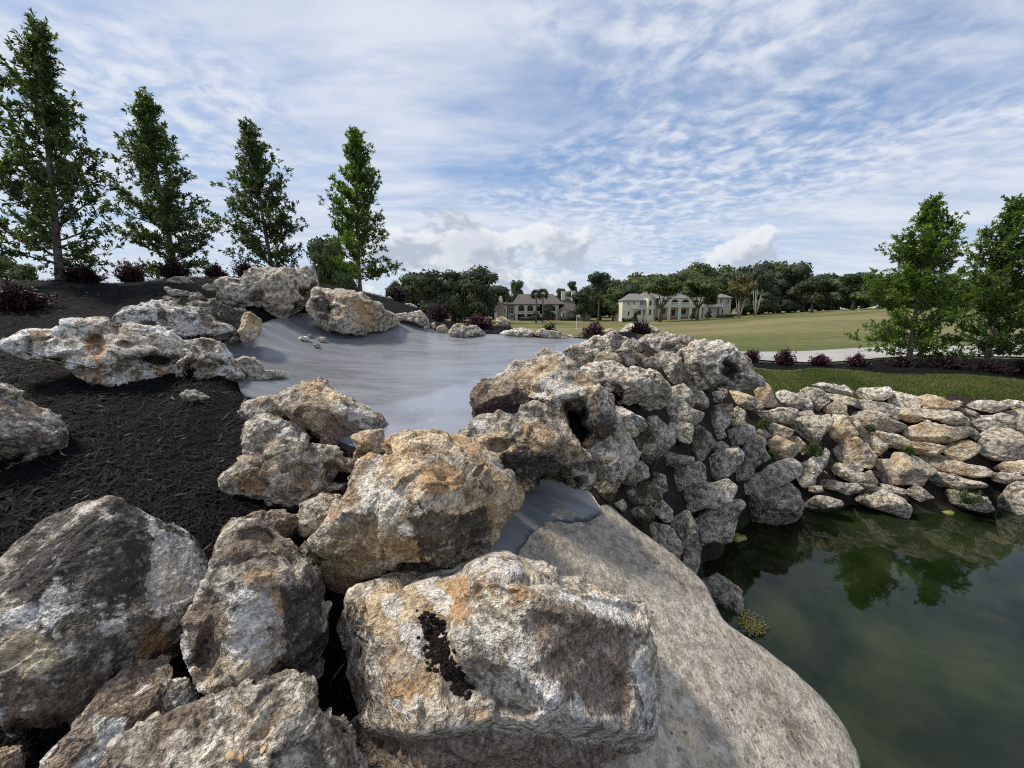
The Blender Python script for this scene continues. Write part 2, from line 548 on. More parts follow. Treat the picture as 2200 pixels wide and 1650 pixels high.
def rock_shape(poly, d, k=0.55, lvl=5, cuts=(), ncut=6, dents=(), seed=0, e=0.66, rough=1.0, nrm=None, anchors=None,
               strata=0.5, pits=1.0, ctr=None, kb=None, plates=(), sink=0.0, chip=0.72, grow=1.035, stains=(), flat=()):
    """a closed boulder whose outline, as seen, is poly (photo pixels); d metres away. Returns centre and local vertices."""
    rg = np.random.default_rng(1000 + seed)
    poly = np.array(poly, float)
    x, y = poly[:, 0], poly[:, 1]
    x2, y2 = np.roll(x, -1), np.roll(y, -1)
    cr = x * y2 - x2 * y
    A = cr.sum() / 2
    spx = math.sqrt(abs(A))
    lvl = 6 if spx > 300 else (5 if spx > 82 else (4 if spx > 26 else 3))
    c = np.array([((x + x2) * cr).sum(), ((y + y2) * cr).sum()]) / (6 * A) if ctr is None else np.array(ctr, float)
    if anchors is not None:
        q = [P(*a) for a in anchors]
        w_ = np.cross(q[1] - q[0], q[2] - q[0])
        w_ /= np.linalg.norm(w_)
        C = q[0] + 0
        r_ = ray(*c)
        C = CAM + r_ * (((q[0] - CAM) @ w_) / (r_ @ w_))
        if w_ @ (CAM - C) < 0:
            w_ = -w_
    else:
        C = P(c[0], c[1], d)
        w_ = CAM - C
        w_ /= np.linalg.norm(w_)
    u_ = np.cross((0, 0, 1.0), w_)
    u_ /= np.linalg.norm(u_)
    v_ = np.cross(w_, u_)

    def loc(px_):
        r_ = ray(*px_)
        t_ = ((C - CAM) @ w_) / (r_ @ w_)
        q_ = CAM + r_ * t_ - C
        return np.array([q_ @ u_, q_ @ v_])
    pl_ = np.array([loc(p) for p in poly])
    NA = 360
    ths = np.arange(NA) * 2 * math.pi / NA
    Rr = np.zeros(NA)
    ax, ay = pl_[:, 0], pl_[:, 1]
    bx, by = np.roll(ax, -1), np.roll(ay, -1)
    for i, th in enumerate(ths):
        dx, dy = math.cos(th), math.sin(th)
        ex, ey = bx - ax, by - ay
        den = dx * ey - dy * ex
        den = np.where(np.abs(den) < 1e-12, 1e-12, den)
        t_ = (ax * ey - ay * ex) / den
        s_ = (ax * dy - ay * dx) / den
        ok = (t_ > 0) & (s_ >= -1e-6) & (s_ <= 1 + 1e-6)
        Rr[i] = t_[ok].max() if ok.any() else 0.02
    Rr = np.maximum(smooth_circ(Rr, 1.3), 0.01) * grow
    area = 0.5 * np.sum(Rr ** 2) * (2 * math.pi / NA)
    L = math.sqrt(area)
    T = k * L
    TB = (kb if kb is not None else k) * L
    n, F = ico(lvl)
    th = np.arctan2(n[:, 1], n[:, 0]) % (2 * math.pi)
    Rv = np.interp(th, np.append(ths, 2 * math.pi), np.append(Rr, Rr[0]))
    s = np.hypot(n[:, 0], n[:, 1])
    f = s ** e
    g = np.sign(n[:, 2]) * np.abs(n[:, 2]) ** e
    Q = np.stack([f * np.cos(th) * Rv, f * np.sin(th) * Rv, np.where(g > 0, T, TB) * g], 1)
    Ru = max(np.abs(Q[:, 0]).max(), 1e-3)
    Rw = max(np.abs(Q[:, 1]).max(), 1e-3)
    S = np.array([Ru, Rw, T])
    q = Q / S
    pls = list(cuts)
    for _ in range(ncut + 3 if ncut else 0):
        m = rg.normal(size=3)
        m[2] = abs(m[2]) + 0.7
        m /= np.linalg.norm(m)
        pls.append((m[0], m[1], m[2], rg.uniform(0.56, 0.82)))
    for (a, b, c_, o) in pls:
        m = np.array([a, b, c_], float)
        m /= np.linalg.norm(m)
        dlt = q @ m - o
        kk = 0.012
        sp = np.where(dlt > 0.3, dlt, kk * np.log1p(np.exp(np.minimum(dlt, 0.3) / kk)))
        q = q - m * (sp * 0.93)[:, None]
    Q = q * S
    # outward direction of the rough shape
    fa = Q[F]
    fn = np.cross(fa[:, 1] - fa[:, 0], fa[:, 2] - fa[:, 0])
    N = np.zeros_like(Q)
    for i in range(3):
        np.add.at(N, F[:, i], fn)
    N /= np.linalg.norm(N, axis=1)[:, None] + 1e-12
    off = rg.uniform(0, 200, 3)
    X = Q / L
    wp = np.stack([pnoise(X * 1.4 + off + 31), pnoise(X * 1.4 + off + 57), pnoise(X * 1.4 + off + 83)], 1)
    Q = Q + wp * L * 0.042 * rough
    Xw = X + wp * 0.12
    sdir = np.array([rg.uniform(-.35, .35), 1.0, rg.uniform(-.3, .3)])
    sc = Xw @ sdir * 5.0 + 0.9 * pnoise(Xw * 2.2 + off)
    ter = (sc - np.floor(sc))
    ter = sstep(0.0, 0.75, ter) - sstep(0.82, 1.0, ter)
    disp = 0.024 * fbm(Xw * 1.9 + off, 3, 0.5, True) + 0.024 * fbm(Xw * 3.6 + off + 9, 4, 0.55)
    disp += chip * (0.115 * chisel(Xw * 2.3 + off) + 0.055 * chisel(Xw * 5.5 + off + 7))
    disp += 0.017 * fbm(Xw * 9.0 + off + 5, 4, 0.6, True) + 0.010 * fbm(Xw * 24.0 + off + 3, 3, 0.6)
    disp += strata * 0.022 * (ter - 0.5)
    if pits:
        wd, wv = worley(Xw * 5.2 + off)
        disp -= pits * 0.055 * (wv > 0.66) * sstep(0.42, 0.08, wd) * (0.5 + wv)
        wd, wv = worley(Xw * 13.0 + off + 40)
        disp -= pits * 0.020 * (wv > 0.6) * sstep(0.45, 0.1, wd)
    Q = Q + N * (disp * L * rough)[:, None]
    front = sstep(-0.25 * T, 0.1 * T, Q[:, 2])
    def pix():
        W_ = C - CAM + Q[:, [0]] * u_ + Q[:, [1]] * v_ + Q[:, [2]] * w_
        z_ = W_ @ FWD
        return np.stack([1100 + FPX * (W_ @ RGT) / z_, 825 - FPX * (W_ @ UPV) / z_], 1)
    if dents or plates:
        px2 = pix()
    for dn in dents:
        (dxp, dyp, r, dep) = dn[:4]
        asp = dn[4] if len(dn) > 4 else 1.0        # width over height
        ang = R(dn[5]) if len(dn) > 5 else 0.0
        dx, dy = px2[:, 0] - dxp, px2[:, 1] - dyp
        dx, dy = dx * math.cos(ang) + dy * math.sin(ang), (-dx * math.sin(ang) + dy * math.cos(ang)) * asp
        wob = 1 + 0.75 * pnoise(X * 5.0 + off + 11) + 0.3 * pnoise(X * 12 + off)
        rr = np.hypot(dx, dy) / (r * wob)
        Q[:, 2] -= 1.7 * dep * L * front * sstep(1.0, 0.5, rr)
    for (pp, hh, wd_) in plates:
        wp_ = wd_ * spx
        dd_ = poly_dist(px2, pp)
        dd_ = np.where(in_poly(px2, pp), dd_, -dd_) + 0.02 * spx * fbm(X * 3.5 + off, 3)
        Q[:, 2] += hh * L * front * sstep(-wp_, wp_, dd_)
    # knock the last needle points off
    cnt = np.zeros(len(Q))
    acc = np.zeros_like(Q)
    for i in range(3):
        np.add.at(acc, F[:, i], Q[F[:, (i + 1) % 3]] + Q[F[:, (i + 2) % 3]])
        np.add.at(cnt, F[:, i], 2)
    Q = Q * 0.85 + acc / cnt[:, None] * 0.15
    C = C - w_ * T * sink
    marks = {}
    if stains:
        px2 = pix()
        for kind, pp in stains:
            if isinstance(pp, tuple):
                cx, cy, r = pp[:3]
                v = 0.5 + 0.5 * (1 - np.hypot(px2[:, 0] - cx, (px2[:, 1] - cy) * (pp[3] if len(pp) > 3 else 1)) / r)
            else:
                dd_ = poly_dist(px2, pp)
                v = 0.5 + np.where(in_poly(px2, pp), dd_, -dd_) / 36.0
            v = np.clip(v, 0, 1) * front
            marks['p_' + kind] = np.maximum(marks.get('p_' + kind, 0), v)
    rock_shape.marks = marks
    W = Q[:, [0]] * u_ + Q[:, [1]] * v_ + Q[:, [2]] * w_
    return C, W, F, L, (w_, T, TB)


LOOK = dict(tan=0.35, dark=0.30, white=0.12, rust=0.12, soil=0.2, moss=0.0, val=1.0)


def rock(name, poly, d, label=None, cat='boulder', group=None, parent=None, look=None, back=True, mat=None, **kw):
    C, W, F, L, (w_, T, TB) = rock_shape(poly, d, **kw)
    me = mesh_np(name, W, F, mat or ROCK, rock_shape.marks)
    pl_ = np.zeros(3) if parent is None else np.array(parent.location)
    o = link(name, me, C - pl_, parent)
    lk = dict(LOOK)
    lk.update(look or {})
    for k_, v_ in lk.items():
        o[k_] = float(v_)
    if label:
        if len(label.split()) > 15:
            print('LONG LABEL', len(label.split()), label)
        tag(o, label, cat, group)
    if back:
        BACK.append(C - w_ * (0.7 if parent is None else 1.1) * TB)
    return o


def tr(S, ox, oy, pts):
    return [(ox + x / S, oy + y / S) for x, y in pts]


def zF(*p): return tr(5.5, 1560, 820, p)
def zG(*p): return tr(5.5, 1860, 820, p)
def zE(*p): return tr(4.583, 1240, 860, p)
def zD(*p): return tr(4.342, 980, 720, p)
def zC(*p): return tr(3.143, 1000, 680, p)
def zB(*p): return tr(3.143, 500, 540, p)
def z2(*p): return tr(5.892, 330, 560, p)
def z3(*p): return tr(4.854, 470, 760, p)
def z6(*p): return tr(2.5386, 0, 1000, p)
def z7(*p): return tr(2.2, 600, 900, p)


B = dict(  # looks
    cream=dict(tan=0.55, dark=0.22, white=0.25, rust=0.16, soil=0.10),
    grey=dict(tan=0.30, dark=0.36, white=0.20, rust=0.10, soil=0.24),
    veined=dict(tan=0.18, dark=0.50, white=0.42, rust=0.20, soil=0.10),
    brown=dict(tan=0.42, dark=0.34, white=0.12, rust=0.18, soil=0.50, val=0.92),
    lichen=dict(tan=0.30, dark=0.62, white=0.20, rust=0.22, soil=0.20),
    golden=dict(tan=0.66, dark=0.28, white=0.22, rust=0.16, soil=0.14),
    wall=dict(tan=0.42, dark=0.32, white=0.24, rust=0.14, soil=0.26),
    pale=dict(tan=0.25, dark=0.16, white=0.45, rust=0.06, soil=0.05, val=1.12),
    wet=dict(tan=0.26, dark=0.42, white=0.06, rust=0.14, soil=0.38, moss=0.30, val=0.82),
    mossy=dict(tan=0.15, dark=0.45, white=0.02, rust=0.10, soil=0.30, moss=0.72, val=0.75),
)


def build_boulders():
    # --- the front rank
    rock('boulder', z7((235, 920), (320, 850), (420, 770), (600, 705), (850, 705), (940, 670), (1050, 655), (1120, 680), (1180, 740), (1300, 790), (1400, 800), (1560, 830), (1670, 890), (1690, 1000), (1710, 1100), (1770, 1200), (1785, 1350), (1780, 1550), (1700, 1575), (1500, 1610), (1250, 1680), (1000, 1720), (470, 1720), (380, 1500), (330, 1350), (270, 1150)),
         1.66, 'largest foreground boulder with white scars and a soil filled hollow', look=dict(tan=0.50, dark=0.26, white=0.30, rust=0.28, soil=0.26, val=1.0),
         lvl=7, k=0.60, kb=0.42, e=0.62, ncut=2, stains=[('white', [(1092, 1406), (1116, 1400), (1140, 1440), (1166, 1482), (1168, 1506), (1128, 1496), (1104, 1455)]), ('white', [(1240, 1292), (1300, 1282), (1362, 1305), (1345, 1345), (1300, 1328)]), ('white', [(1012, 1214), (1065, 1192), (1118, 1210), (1140, 1252), (1110, 1232), (1050, 1222)]), ('white', [(1355, 1400), (1385, 1390), (1412, 1470), (1405, 1600), (1385, 1560)]), ('white', [(895, 1252), (938, 1246), (968, 1300), (962, 1325), (922, 1296)]), ('white', [(855, 1350), (905, 1330), (915, 1380), (905, 1420), (870, 1400)]), ('white', (1175, 1500, 22, .6)), ('white', (1240, 1545, 22, .5)), ('white', (845, 1305, 20)), ('soil', [(1150, 1280), (1250, 1310), (1350, 1350), (1350, 1530), (1240, 1545), (1180, 1460), (1140, 1340)]), ('soil', [(740, 1575), (900, 1590), (1050, 1570), (1300, 1600), (1410, 1620), (1400, 1760), (740, 1760)]), ('tan', [(740, 1300), (850, 1250), (1000, 1240), (990, 1320), (900, 1330), (800, 1370)]), ('rust', [(960, 1250), (1010, 1240), (1000, 1340), (965, 1330)]), ('rust', (870, 1480, 40, 1.2)), ('dark', [(712, 1300), (760, 1290), (790, 1400), (800, 1520), (760, 1540), (722, 1420)])], seed=1, strata=0.7, pits=0.6, rough=0.55, chip=0.8,
         cuts=[(-0.25, 0.85, 0.5, 0.80), (0.4, 0.75, 0.5, 0.80), (-0.42, 0.15, 0.9, 0.62), (0.5, -0.05, 0.86, 0.62), (0.1, -0.8, 0.6, 0.70), (-0.85, -0.1, 0.5, 0.86)],
         dents=[(940, 1390, 44, 0.022, 0.55, 10), (985, 1480, 40, 0.02, 0.6, 30), (1120, 1500, 120, 0.05, 3.0, 28), (760, 1400, 16, 0.05)],
         plates=[([(1000, 1215), (1050, 1190), (1110, 1190), (1180, 1250), (1370, 1290), (1440, 1400), (1430, 1590), (1300, 1575), (1180, 1545), (1065, 1490), (985, 1425), (960, 1370), (1005, 1300)], 0.10, 0.035), ([(700, 1570), (900, 1590), (1060, 1560), (1300, 1585), (1450, 1600), (1450, 1760), (700, 1760)], -0.10, 0.04), ([(1110, 1190), (1180, 1250), (1360, 1300), (1365, 1330), (1230, 1300), (1130, 1262)], -0.07, 0.05)])
    rock('boulder', z7((145, 640), (200, 560), (340, 430), (370, 290), (380, 200), (440, 160), (540, 170), (560, 60), (620, 40), (740, 50), (880, 110), (980, 190), (1120, 330), (1110, 390), (1030, 480), (990, 600), (930, 670), (800, 690), (620, 670), (480, 720), (380, 760), (290, 790), (160, 800), (150, 720)),
         2.12, 'golden brown angular boulder rising between the grey basin and the largest foreground boulder', look=dict(tan=0.85, dark=0.42, white=0.14, rust=0.40, soil=0.12, val=1.02),
         lvl=7, k=0.62, kb=0.45, e=0.66, ncut=2, stains=[('white', [(775, 1045), (785, 990), (815, 972), (830, 985), (800, 1020), (785, 1060)]), ('white', [(770, 1060), (830, 1040), (880, 1080), (850, 1130), (790, 1110)]), ('tan', [(670, 1200), (720, 1130), (790, 1110), (860, 1130), (850, 1200), (740, 1240)]), ('dark', [(880, 1120), (920, 1090), (1000, 1110), (1050, 1080), (1040, 1150), (980, 1200), (900, 1190)]), ('dark', [(670, 1200), (700, 1190), (690, 1260), (670, 1250)]), ('rust', [(900, 1000), (960, 985), (1000, 1030), (960, 1060), (910, 1050)]), ('soil', [(680, 1235), (760, 1245), (840, 1230), (780, 1290), (690, 1280)])], seed=2, strata=0.8, pits=0.8, chip=0.6,
         cuts=[(-0.55, -0.25, 0.8, 0.58), (0.5, -0.45, 0.74, 0.60), (0.15, 0.8, 0.6, 0.66), (0.65, 0.45, 0.62, 0.74), (-0.6, 0.6, 0.55, 0.78)],
         dents=[(905, 1235, 60, 0.16, 2.2), (1030, 1010, 18, 0.04, 3, -45)])
    rock('boulder', z6((-60, 560), (0, 430), (100, 368), (200, 310), (310, 250), (420, 215), (560, 205), (700, 240), (880, 310), (1020, 410), (1110, 520), (1130, 640), (1080, 740), (1040, 850), (1000, 960), (880, 1060), (780, 1160), (680, 1250), (540, 1340), (400, 1410), (300, 1390), (200, 1380), (110, 1400), (40, 1290), (10, 950), (-40, 800)),
         1.62, 'big domed boulder covered in black lichen, beside the mulch', look=dict(tan=0.30, dark=0.74, white=0.36, rust=0.2, soil=0.22, val=0.92),
         lvl=7, k=0.50, kb=0.45, e=0.66, ncut=1, stains=[('white', [(325, 1125), (400, 1158), (437, 1215), (446, 1270), (405, 1300), (335, 1330), (308, 1260), (328, 1190)]), ('rust', [(345, 1195), (385, 1230), (395, 1290), (350, 1310), (335, 1270)]), ('rust', (330, 1370, 34)), ('soil', [(0, 1460), (120, 1470), (250, 1440), (260, 1500), (150, 1560), (20, 1560)]), ('white', (115, 1275, 26, .7)), ('white', (250, 1340, 26, 1.2)), ('tan', (50, 1400, 60, 1.2)), ('dark', [(60, 1180), (180, 1110), (300, 1130), (310, 1200), (280, 1300), (120, 1300), (40, 1260)])], seed=3, strata=0.25, pits=0.3, rough=0.62, chip=0.35,
         cuts=[(0.0, 0.42, 0.9, 0.58), (-0.5, 0.1, 0.85, 0.74), (0.62, 0.35, 0.7, 0.66), (0.2, -0.6, 0.75, 0.70)],
         dents=[(95, 1580, 80, 0.14, 1.6)])
    rock('boulder', z6((1205, 500), (1230, 420), (1310, 330), (1520, 285), (1620, 360), (1690, 500), (1700, 640), (1770, 780), (1770, 950), (1700, 1170), (1570, 1180), (1440, 1220), (1330, 1160), (1220, 1210), (1110, 1190), (1040, 1080), (1000, 950), (1000, 830), (1130, 640)),
         1.66, 'upright grey boulder with a whitish belly, wedged between dome and largest foreground boulder', look=dict(tan=0.24, dark=0.50, white=0.34, rust=0.22, soil=0.42, val=0.98),
         lvl=6, k=0.58, kb=0.4, e=0.66, ncut=2, stains=[('white', [(500, 1280), (560, 1265), (590, 1310), (575, 1380), (590, 1420), (520, 1430), (480, 1390), (500, 1330)]), ('soil', [(480, 1180), (520, 1140), (630, 1130), (660, 1190), (600, 1200), (500, 1215)]), ('soil', [(395, 1330), (450, 1270), (490, 1330), (480, 1450), (420, 1450)]), ('dark', [(600, 1260), (690, 1270), (690, 1400), (640, 1470), (600, 1440), (620, 1340)]), ('rust', (600, 1290, 24)), ('tan', (560, 1240, 50, 2.0))], seed=4, strata=0.6, pits=0.7, chip=0.6,
         cuts=[(0.0, 0.75, 0.65, 0.70), (-0.7, 0.0, 0.7, 0.62), (0.6, -0.2, 0.75, 0.72), (0, -0.7, 0.7, 0.74)],
         dents=[(440, 1400, 30, 0.12, 0.5, 8), (560, 1150, 50, 0.06, 2.5), (560, 1210, 90, 0.03, 4)])
    rock('boulder', [(190, 1760), (262, 1600), (330, 1540), (440, 1502), (500, 1490), (545, 1502), (560, 1482), (630, 1455), (655, 1485), (660, 1515), (690, 1525), (735, 1555), (790, 1640), (810, 1780), (300, 1800)],
         1.30, 'flat rough rock along the bottom edge with dry leaves and orange patches', look=dict(tan=0.30, dark=0.30, white=0.24, rust=0.34, soil=0.46, val=0.95),
         lvl=6, k=0.42, kb=0.3, e=0.66, ncut=3, seed=5, strata=0.4, cuts=[(0, 0.6, 0.8, 0.55)], dents=[(650, 1690, 40, 0.06)])
    rock('boulder', [(40, 1720), (110, 1612), (180, 1540), (240, 1465), (310, 1407), (345, 1405), (374, 1438), (352, 1472), (328, 1530), (300, 1580), (220, 1740)],
         1.36, 'brown soil stained ramp shaped rock with white tip leaning on the domed boulder', look=dict(tan=0.20, dark=0.20, white=0.36, rust=0.10, soil=0.85, val=0.98),
         lvl=6, k=0.36, kb=0.3, ncut=3, seed=6, strata=0.3, rough=0.8)
    rock('rock', [(318, 1490), (350, 1462), (402, 1458), (428, 1500), (400, 1530), (340, 1545)], 1.50, 'small white crusted rock tucked under the upright grey boulder', 'rock', look=dict(white=0.6, soil=0.5), lvl=5, k=0.4, seed=7)
    rock('rock', [(-40, 1600), (0, 1612), (42, 1607), (50, 1640), (34, 1700), (-60, 1720)], 1.32, 'pinkish rock tip in the bottom left corner', 'rock', look=dict(soil=0.6, tan=0.5), lvl=5, k=0.5, seed=8)
    rock('boulder', [(-90, 860), (-40, 826), (0, 832), (40, 850), (100, 885), (130, 912), (127, 960), (95, 1008), (40, 1040), (-20, 1046), (-90, 1010)], 2.35,
         'dark mottled boulder cut off by the left edge, lying in mulch', look=dict(tan=0.45, dark=0.62, white=0.16, rust=0.2, soil=0.35), lvl=6, k=0.5, seed=9, ncut=4, dents=[(20, 975, 45, 0.16, 1.4)])
    # --- second rank, left of the basin
    rock('boulder', z3((80, 1440), (130, 1300), (310, 1160), (480, 1120), (650, 950), (900, 945), (1100, 950), (1190, 980), (1280, 1100), (1450, 1180), (1470, 1300), (1440, 1450), (1350, 1510), (1100, 1480), (900, 1620), (800, 1690), (500, 1700), (250, 1640)),
         2.46, 'knobbly brown boulder with a dark hole and an ochre spot beside the mulch', look=dict(tan=0.55, dark=0.42, white=0.12, rust=0.26, soil=0.42, val=0.95), lvl=6, k=0.6, kb=0.45, stains=[('rust', (540, 1040, 26, 1.2))], seed=10, ncut=4, pits=1.5, rough=1.15,
         dents=[(725, 1022, 26, 0.20, 0.9), (655, 1018, 30, 0.09), (540, 1035, 26, 0.05), (660, 975, 24, 0.05)])
    rock('boulder', z3((270, 860), (290, 730), (350, 650), (500, 630), (690, 710), (830, 740), (920, 840), (1000, 950), (1060, 1010), (800, 1020), (620, 1020), (480, 1150), (310, 1190), (280, 1000)),
         2.76, 'grey boulder with a cream chipped top behind the knobbly brown boulder', look=dict(tan=0.28, dark=0.34, white=0.32, rust=0.10, soil=0.22), lvl=6, k=0.55, stains=[('white', [(560, 900), (600, 905), (640, 915), (665, 945), (640, 955), (590, 930)])], seed=11, ncut=4, cuts=[(0.2, 0.75, 0.6, 0.62)], dents=[(590, 930, 26, 0.06, 1.8, -25)])
    rock('boulder', z3((220, 600), (280, 510), (440, 460), (600, 445), (680, 540), (800, 620), (920, 730), (890, 790), (680, 720), (500, 650), (330, 700), (260, 680)),
         3.10, 'long low reddish cream rock half under the large diagonal boulder', look=dict(tan=0.5, dark=0.3, white=0.25, rust=0.28, soil=0.25), lvl=5, k=0.5, seed=12, ncut=3)
    rock('boulder', z3((560, 260), (640, 215), (800, 205), (920, 270), (1060, 290), (1200, 400), (1330, 470), (1480, 560), (1620, 640), (1740, 780), (1850, 880), (1840, 990), (1760, 1045), (1600, 1120), (1430, 1140), (1330, 1090), (1180, 990), (1080, 940), (1030, 800), (940, 740), (780, 610), (650, 540), (600, 430)),
         3.00, 'large brown boulder lying diagonally along the near left rim of the basin', look=dict(tan=0.50, dark=0.36, white=0.20, rust=0.24, soil=0.55, val=0.98), lvl=6, k=0.55, kb=0.4, stains=[('white', [(720, 860), (780, 880), (810, 930), (780, 920), (740, 900)]), ('soil', [(700, 890), (760, 890), (790, 950), (740, 970), (690, 930)]), ('tan', [(600, 815), (680, 820), (760, 860), (720, 870)])], seed=13, ncut=4, e=0.68,
         cuts=[(0.45, 0.55, 0.7, 0.62), (-0.3, -0.5, 0.8, 0.62)], dents=[(638, 845, 14, 0.05, 0.5)])
    rock('rock', z3((1395, 865), (1560, 812), (1700, 800), (1735, 900), (1745, 1045), (1600, 1120), (1480, 1170), (1410, 1120), (1450, 1000), (1440, 920)),
         2.62, 'smooth tan rock with an overhanging lip at the lower end of the diagonal boulder', 'rock', look=dict(tan=0.75, dark=0.1, soil=0.45, white=0.05), lvl=5, k=0.5, seed=14, ncut=2, pits=0.4, dents=[(785, 985, 22, 0.1, 1.2)])
    rock('rock', z3((165, 85), (260, 42), (370, 48), (430, 100), (490, 185), (600, 178), (690, 185), (690, 225), (560, 265), (480, 280), (290, 280), (235, 200)),
         3.95, 'rounded grey and white knob at the left rim of the basin', 'rock', look=dict(white=0.5, tan=0.3, dark=0.2), lvl=5, k=0.6, seed=15, ncut=2, strata=0.2, rough=0.8)
    rock('rock', [(636, 1110), (652, 1085), (690, 1064), (745, 1070), (745, 1100), (700, 1145), (670, 1163), (645, 1142)], 2.25, 'small smooth tan rock between the knobbly brown and the golden boulder', 'rock', look=dict(tan=0.7, dark=0.12, soil=0.45, white=0.1), lvl=5, k=0.6, seed=16, pits=0.3)
    rock('rock', [(478, 1140), (500, 1112), (590, 1100), (630, 1106), (642, 1150), (560, 1170), (485, 1165)], 2.05, 'flat brown rock on top behind the upright grey boulder', 'rock', look=dict(tan=0.5, soil=0.75, dark=0.15, white=0.04), lvl=5, k=0.5, seed=17)
    for i, (pts, dd, lb) in enumerate([
            ([(640, 1190), (655, 1165), (690, 1160), (700, 1200), (668, 1240), (645, 1225)], 2.0, 'brown wedge stone between upright grey and golden boulder'),
            ([(800, 1215), (850, 1195), (900, 1212), (960, 1195), (985, 1215), (930, 1250), (820, 1250)], 2.1, 'flat shadowed stone under the golden boulder'),
            ([(655, 1100), (600, 1080), (640, 1050), (740, 1040), (770, 1060), (720, 1090)], 2.5, 'buried brown stone below the hole of the knobbly boulder')]):
        rock('rock', pts, dd, lb, 'rock', look=dict(tan=0.4, soil=0.7, dark=0.2, white=0.05, val=0.9), lvl=4, k=0.6, seed=20 + i)
    # --- far left
    rock('boulder', [(9, 752), (35, 733), (78, 715), (120, 712), (142, 695), (175, 690), (228, 690), (242, 706), (262, 700), (282, 697), (340, 704), (380, 727), (404, 748), (404, 772), (430, 800), (475, 812), (522, 822), (545, 845), (537, 860), (477, 855), (414, 845), (360, 846), (318, 847), (270, 835), (191, 810), (127, 787), (73, 784), (48, 762)],
         3.45, 'long sculpted pale limestone boulder with hollows, left end tapering over the mulch', look=dict(tan=0.34, dark=0.26, white=0.52, rust=0.30, soil=0.05, val=1.12), lvl=7, k=0.42, kb=0.36, stains=[('rust', (206, 752, 22, .8)), ('rust', (210, 730, 22, 1.4)), ('white', [(120, 745), (200, 755), (170, 780), (110, 770)]), ('dark', [(300, 765), (370, 760), (395, 775), (330, 785), (290, 780)]), ('white', [(430, 815), (500, 820), (520, 800), (530, 830), (480, 838), (430, 830)]), ('dark', [(400, 835), (480, 840), (540, 848), (530, 862), (420, 852)])], seed=30, ncut=2, e=0.7, pits=1.6, strata=0.9, rough=1.0,  # dark patches paint shade into the slot and under the right end
         ctr=(265, 785), cuts=[(0, 0.7, 0.7, 0.60), (0, -0.6, 0.8, 0.66)],
         dents=[(206, 727, 34, 0.10, 2.0, -8), (274, 742, 22, 0.06, 2.4, 12), (206, 752, 20, 0.08, 1.2), (330, 772, 60, 0.14, 4.5, 6), (250, 700, 14, 0.10, 0.7), (430, 812, 50, 0.10, 3.5, 8), (100, 777, 60, 0.08, 6, -14), (60, 745, 9, 0.08, .4), (95, 728, 22, .06, 4, -5)])
    rock('boulder', [(372, 790), (400, 765), (415, 738), (455, 728), (477, 748), (503, 780), (525, 812), (520, 832), (477, 830), (414, 822), (380, 815)],
         3.66, 'white swirled limestone rock with deep slot, behind right end of long pale boulder', look=dict(tan=0.5, dark=0.36, white=0.55, rust=0.24, soil=0.05, val=1.08), lvl=6, k=0.5, kb=0.4, seed=31, ncut=3, pits=1.2,
         dents=[(435, 789, 46, 0.26, 2.6, -4), (400, 800, 18, 0.14), (480, 815, 50, 0.04, 5, -8)])
    rock('rock', [(386, 848), (400, 839), (425, 840), (453, 855), (440, 864), (402, 864)], 3.18, 'thin chip of white streaked stone lying in the mulch below the pale boulder', 'rock', look=B['veined'], lvl=4, k=0.4, seed=32)
    rock('boulder', [(250, 690), (270, 672), (300, 664), (345, 654), (400, 654), (432, 664), (462, 690), (495, 703), (513, 722), (521, 745), (487, 750), (470, 738), (440, 735), (400, 745), (360, 735), (300, 712), (275, 700)],
         4.45, 'dark boulder with swirling white veins and an orange patch above the pale boulder', look=dict(tan=0.22, dark=0.66, white=0.62, rust=0.34, soil=0.05), lvl=6, k=0.5, seed=33, ncut=3, strata=1.0,
         dents=[(375, 690, 50, 0.08, 1.8), (470, 728, 40, 0.16, 3.4, -6)])
    rock('boulder', [(405, 650), (440, 650), (470, 652), (505, 665), (532, 668), (540, 690), (520, 715), (490, 700), (450, 690), (415, 670)], 4.9, 'blackened rock with white streak behind the veined boulder', look=dict(tan=0.15, dark=0.85, white=0.34), lvl=5, k=0.5, seed=34)
    rock('rock', z2((1080, 880), (1160, 680), (1220, 675), (1370, 740), (1360, 840), (1320, 940), (1230, 1015), (1130, 1030)), 4.75, 'golden tan upright rock at the top left corner of the basin', 'rock', look=dict(tan=0.8, dark=0.25, rust=0.25, white=0.1, soil=0.25), lvl=5, k=0.6, seed=35)
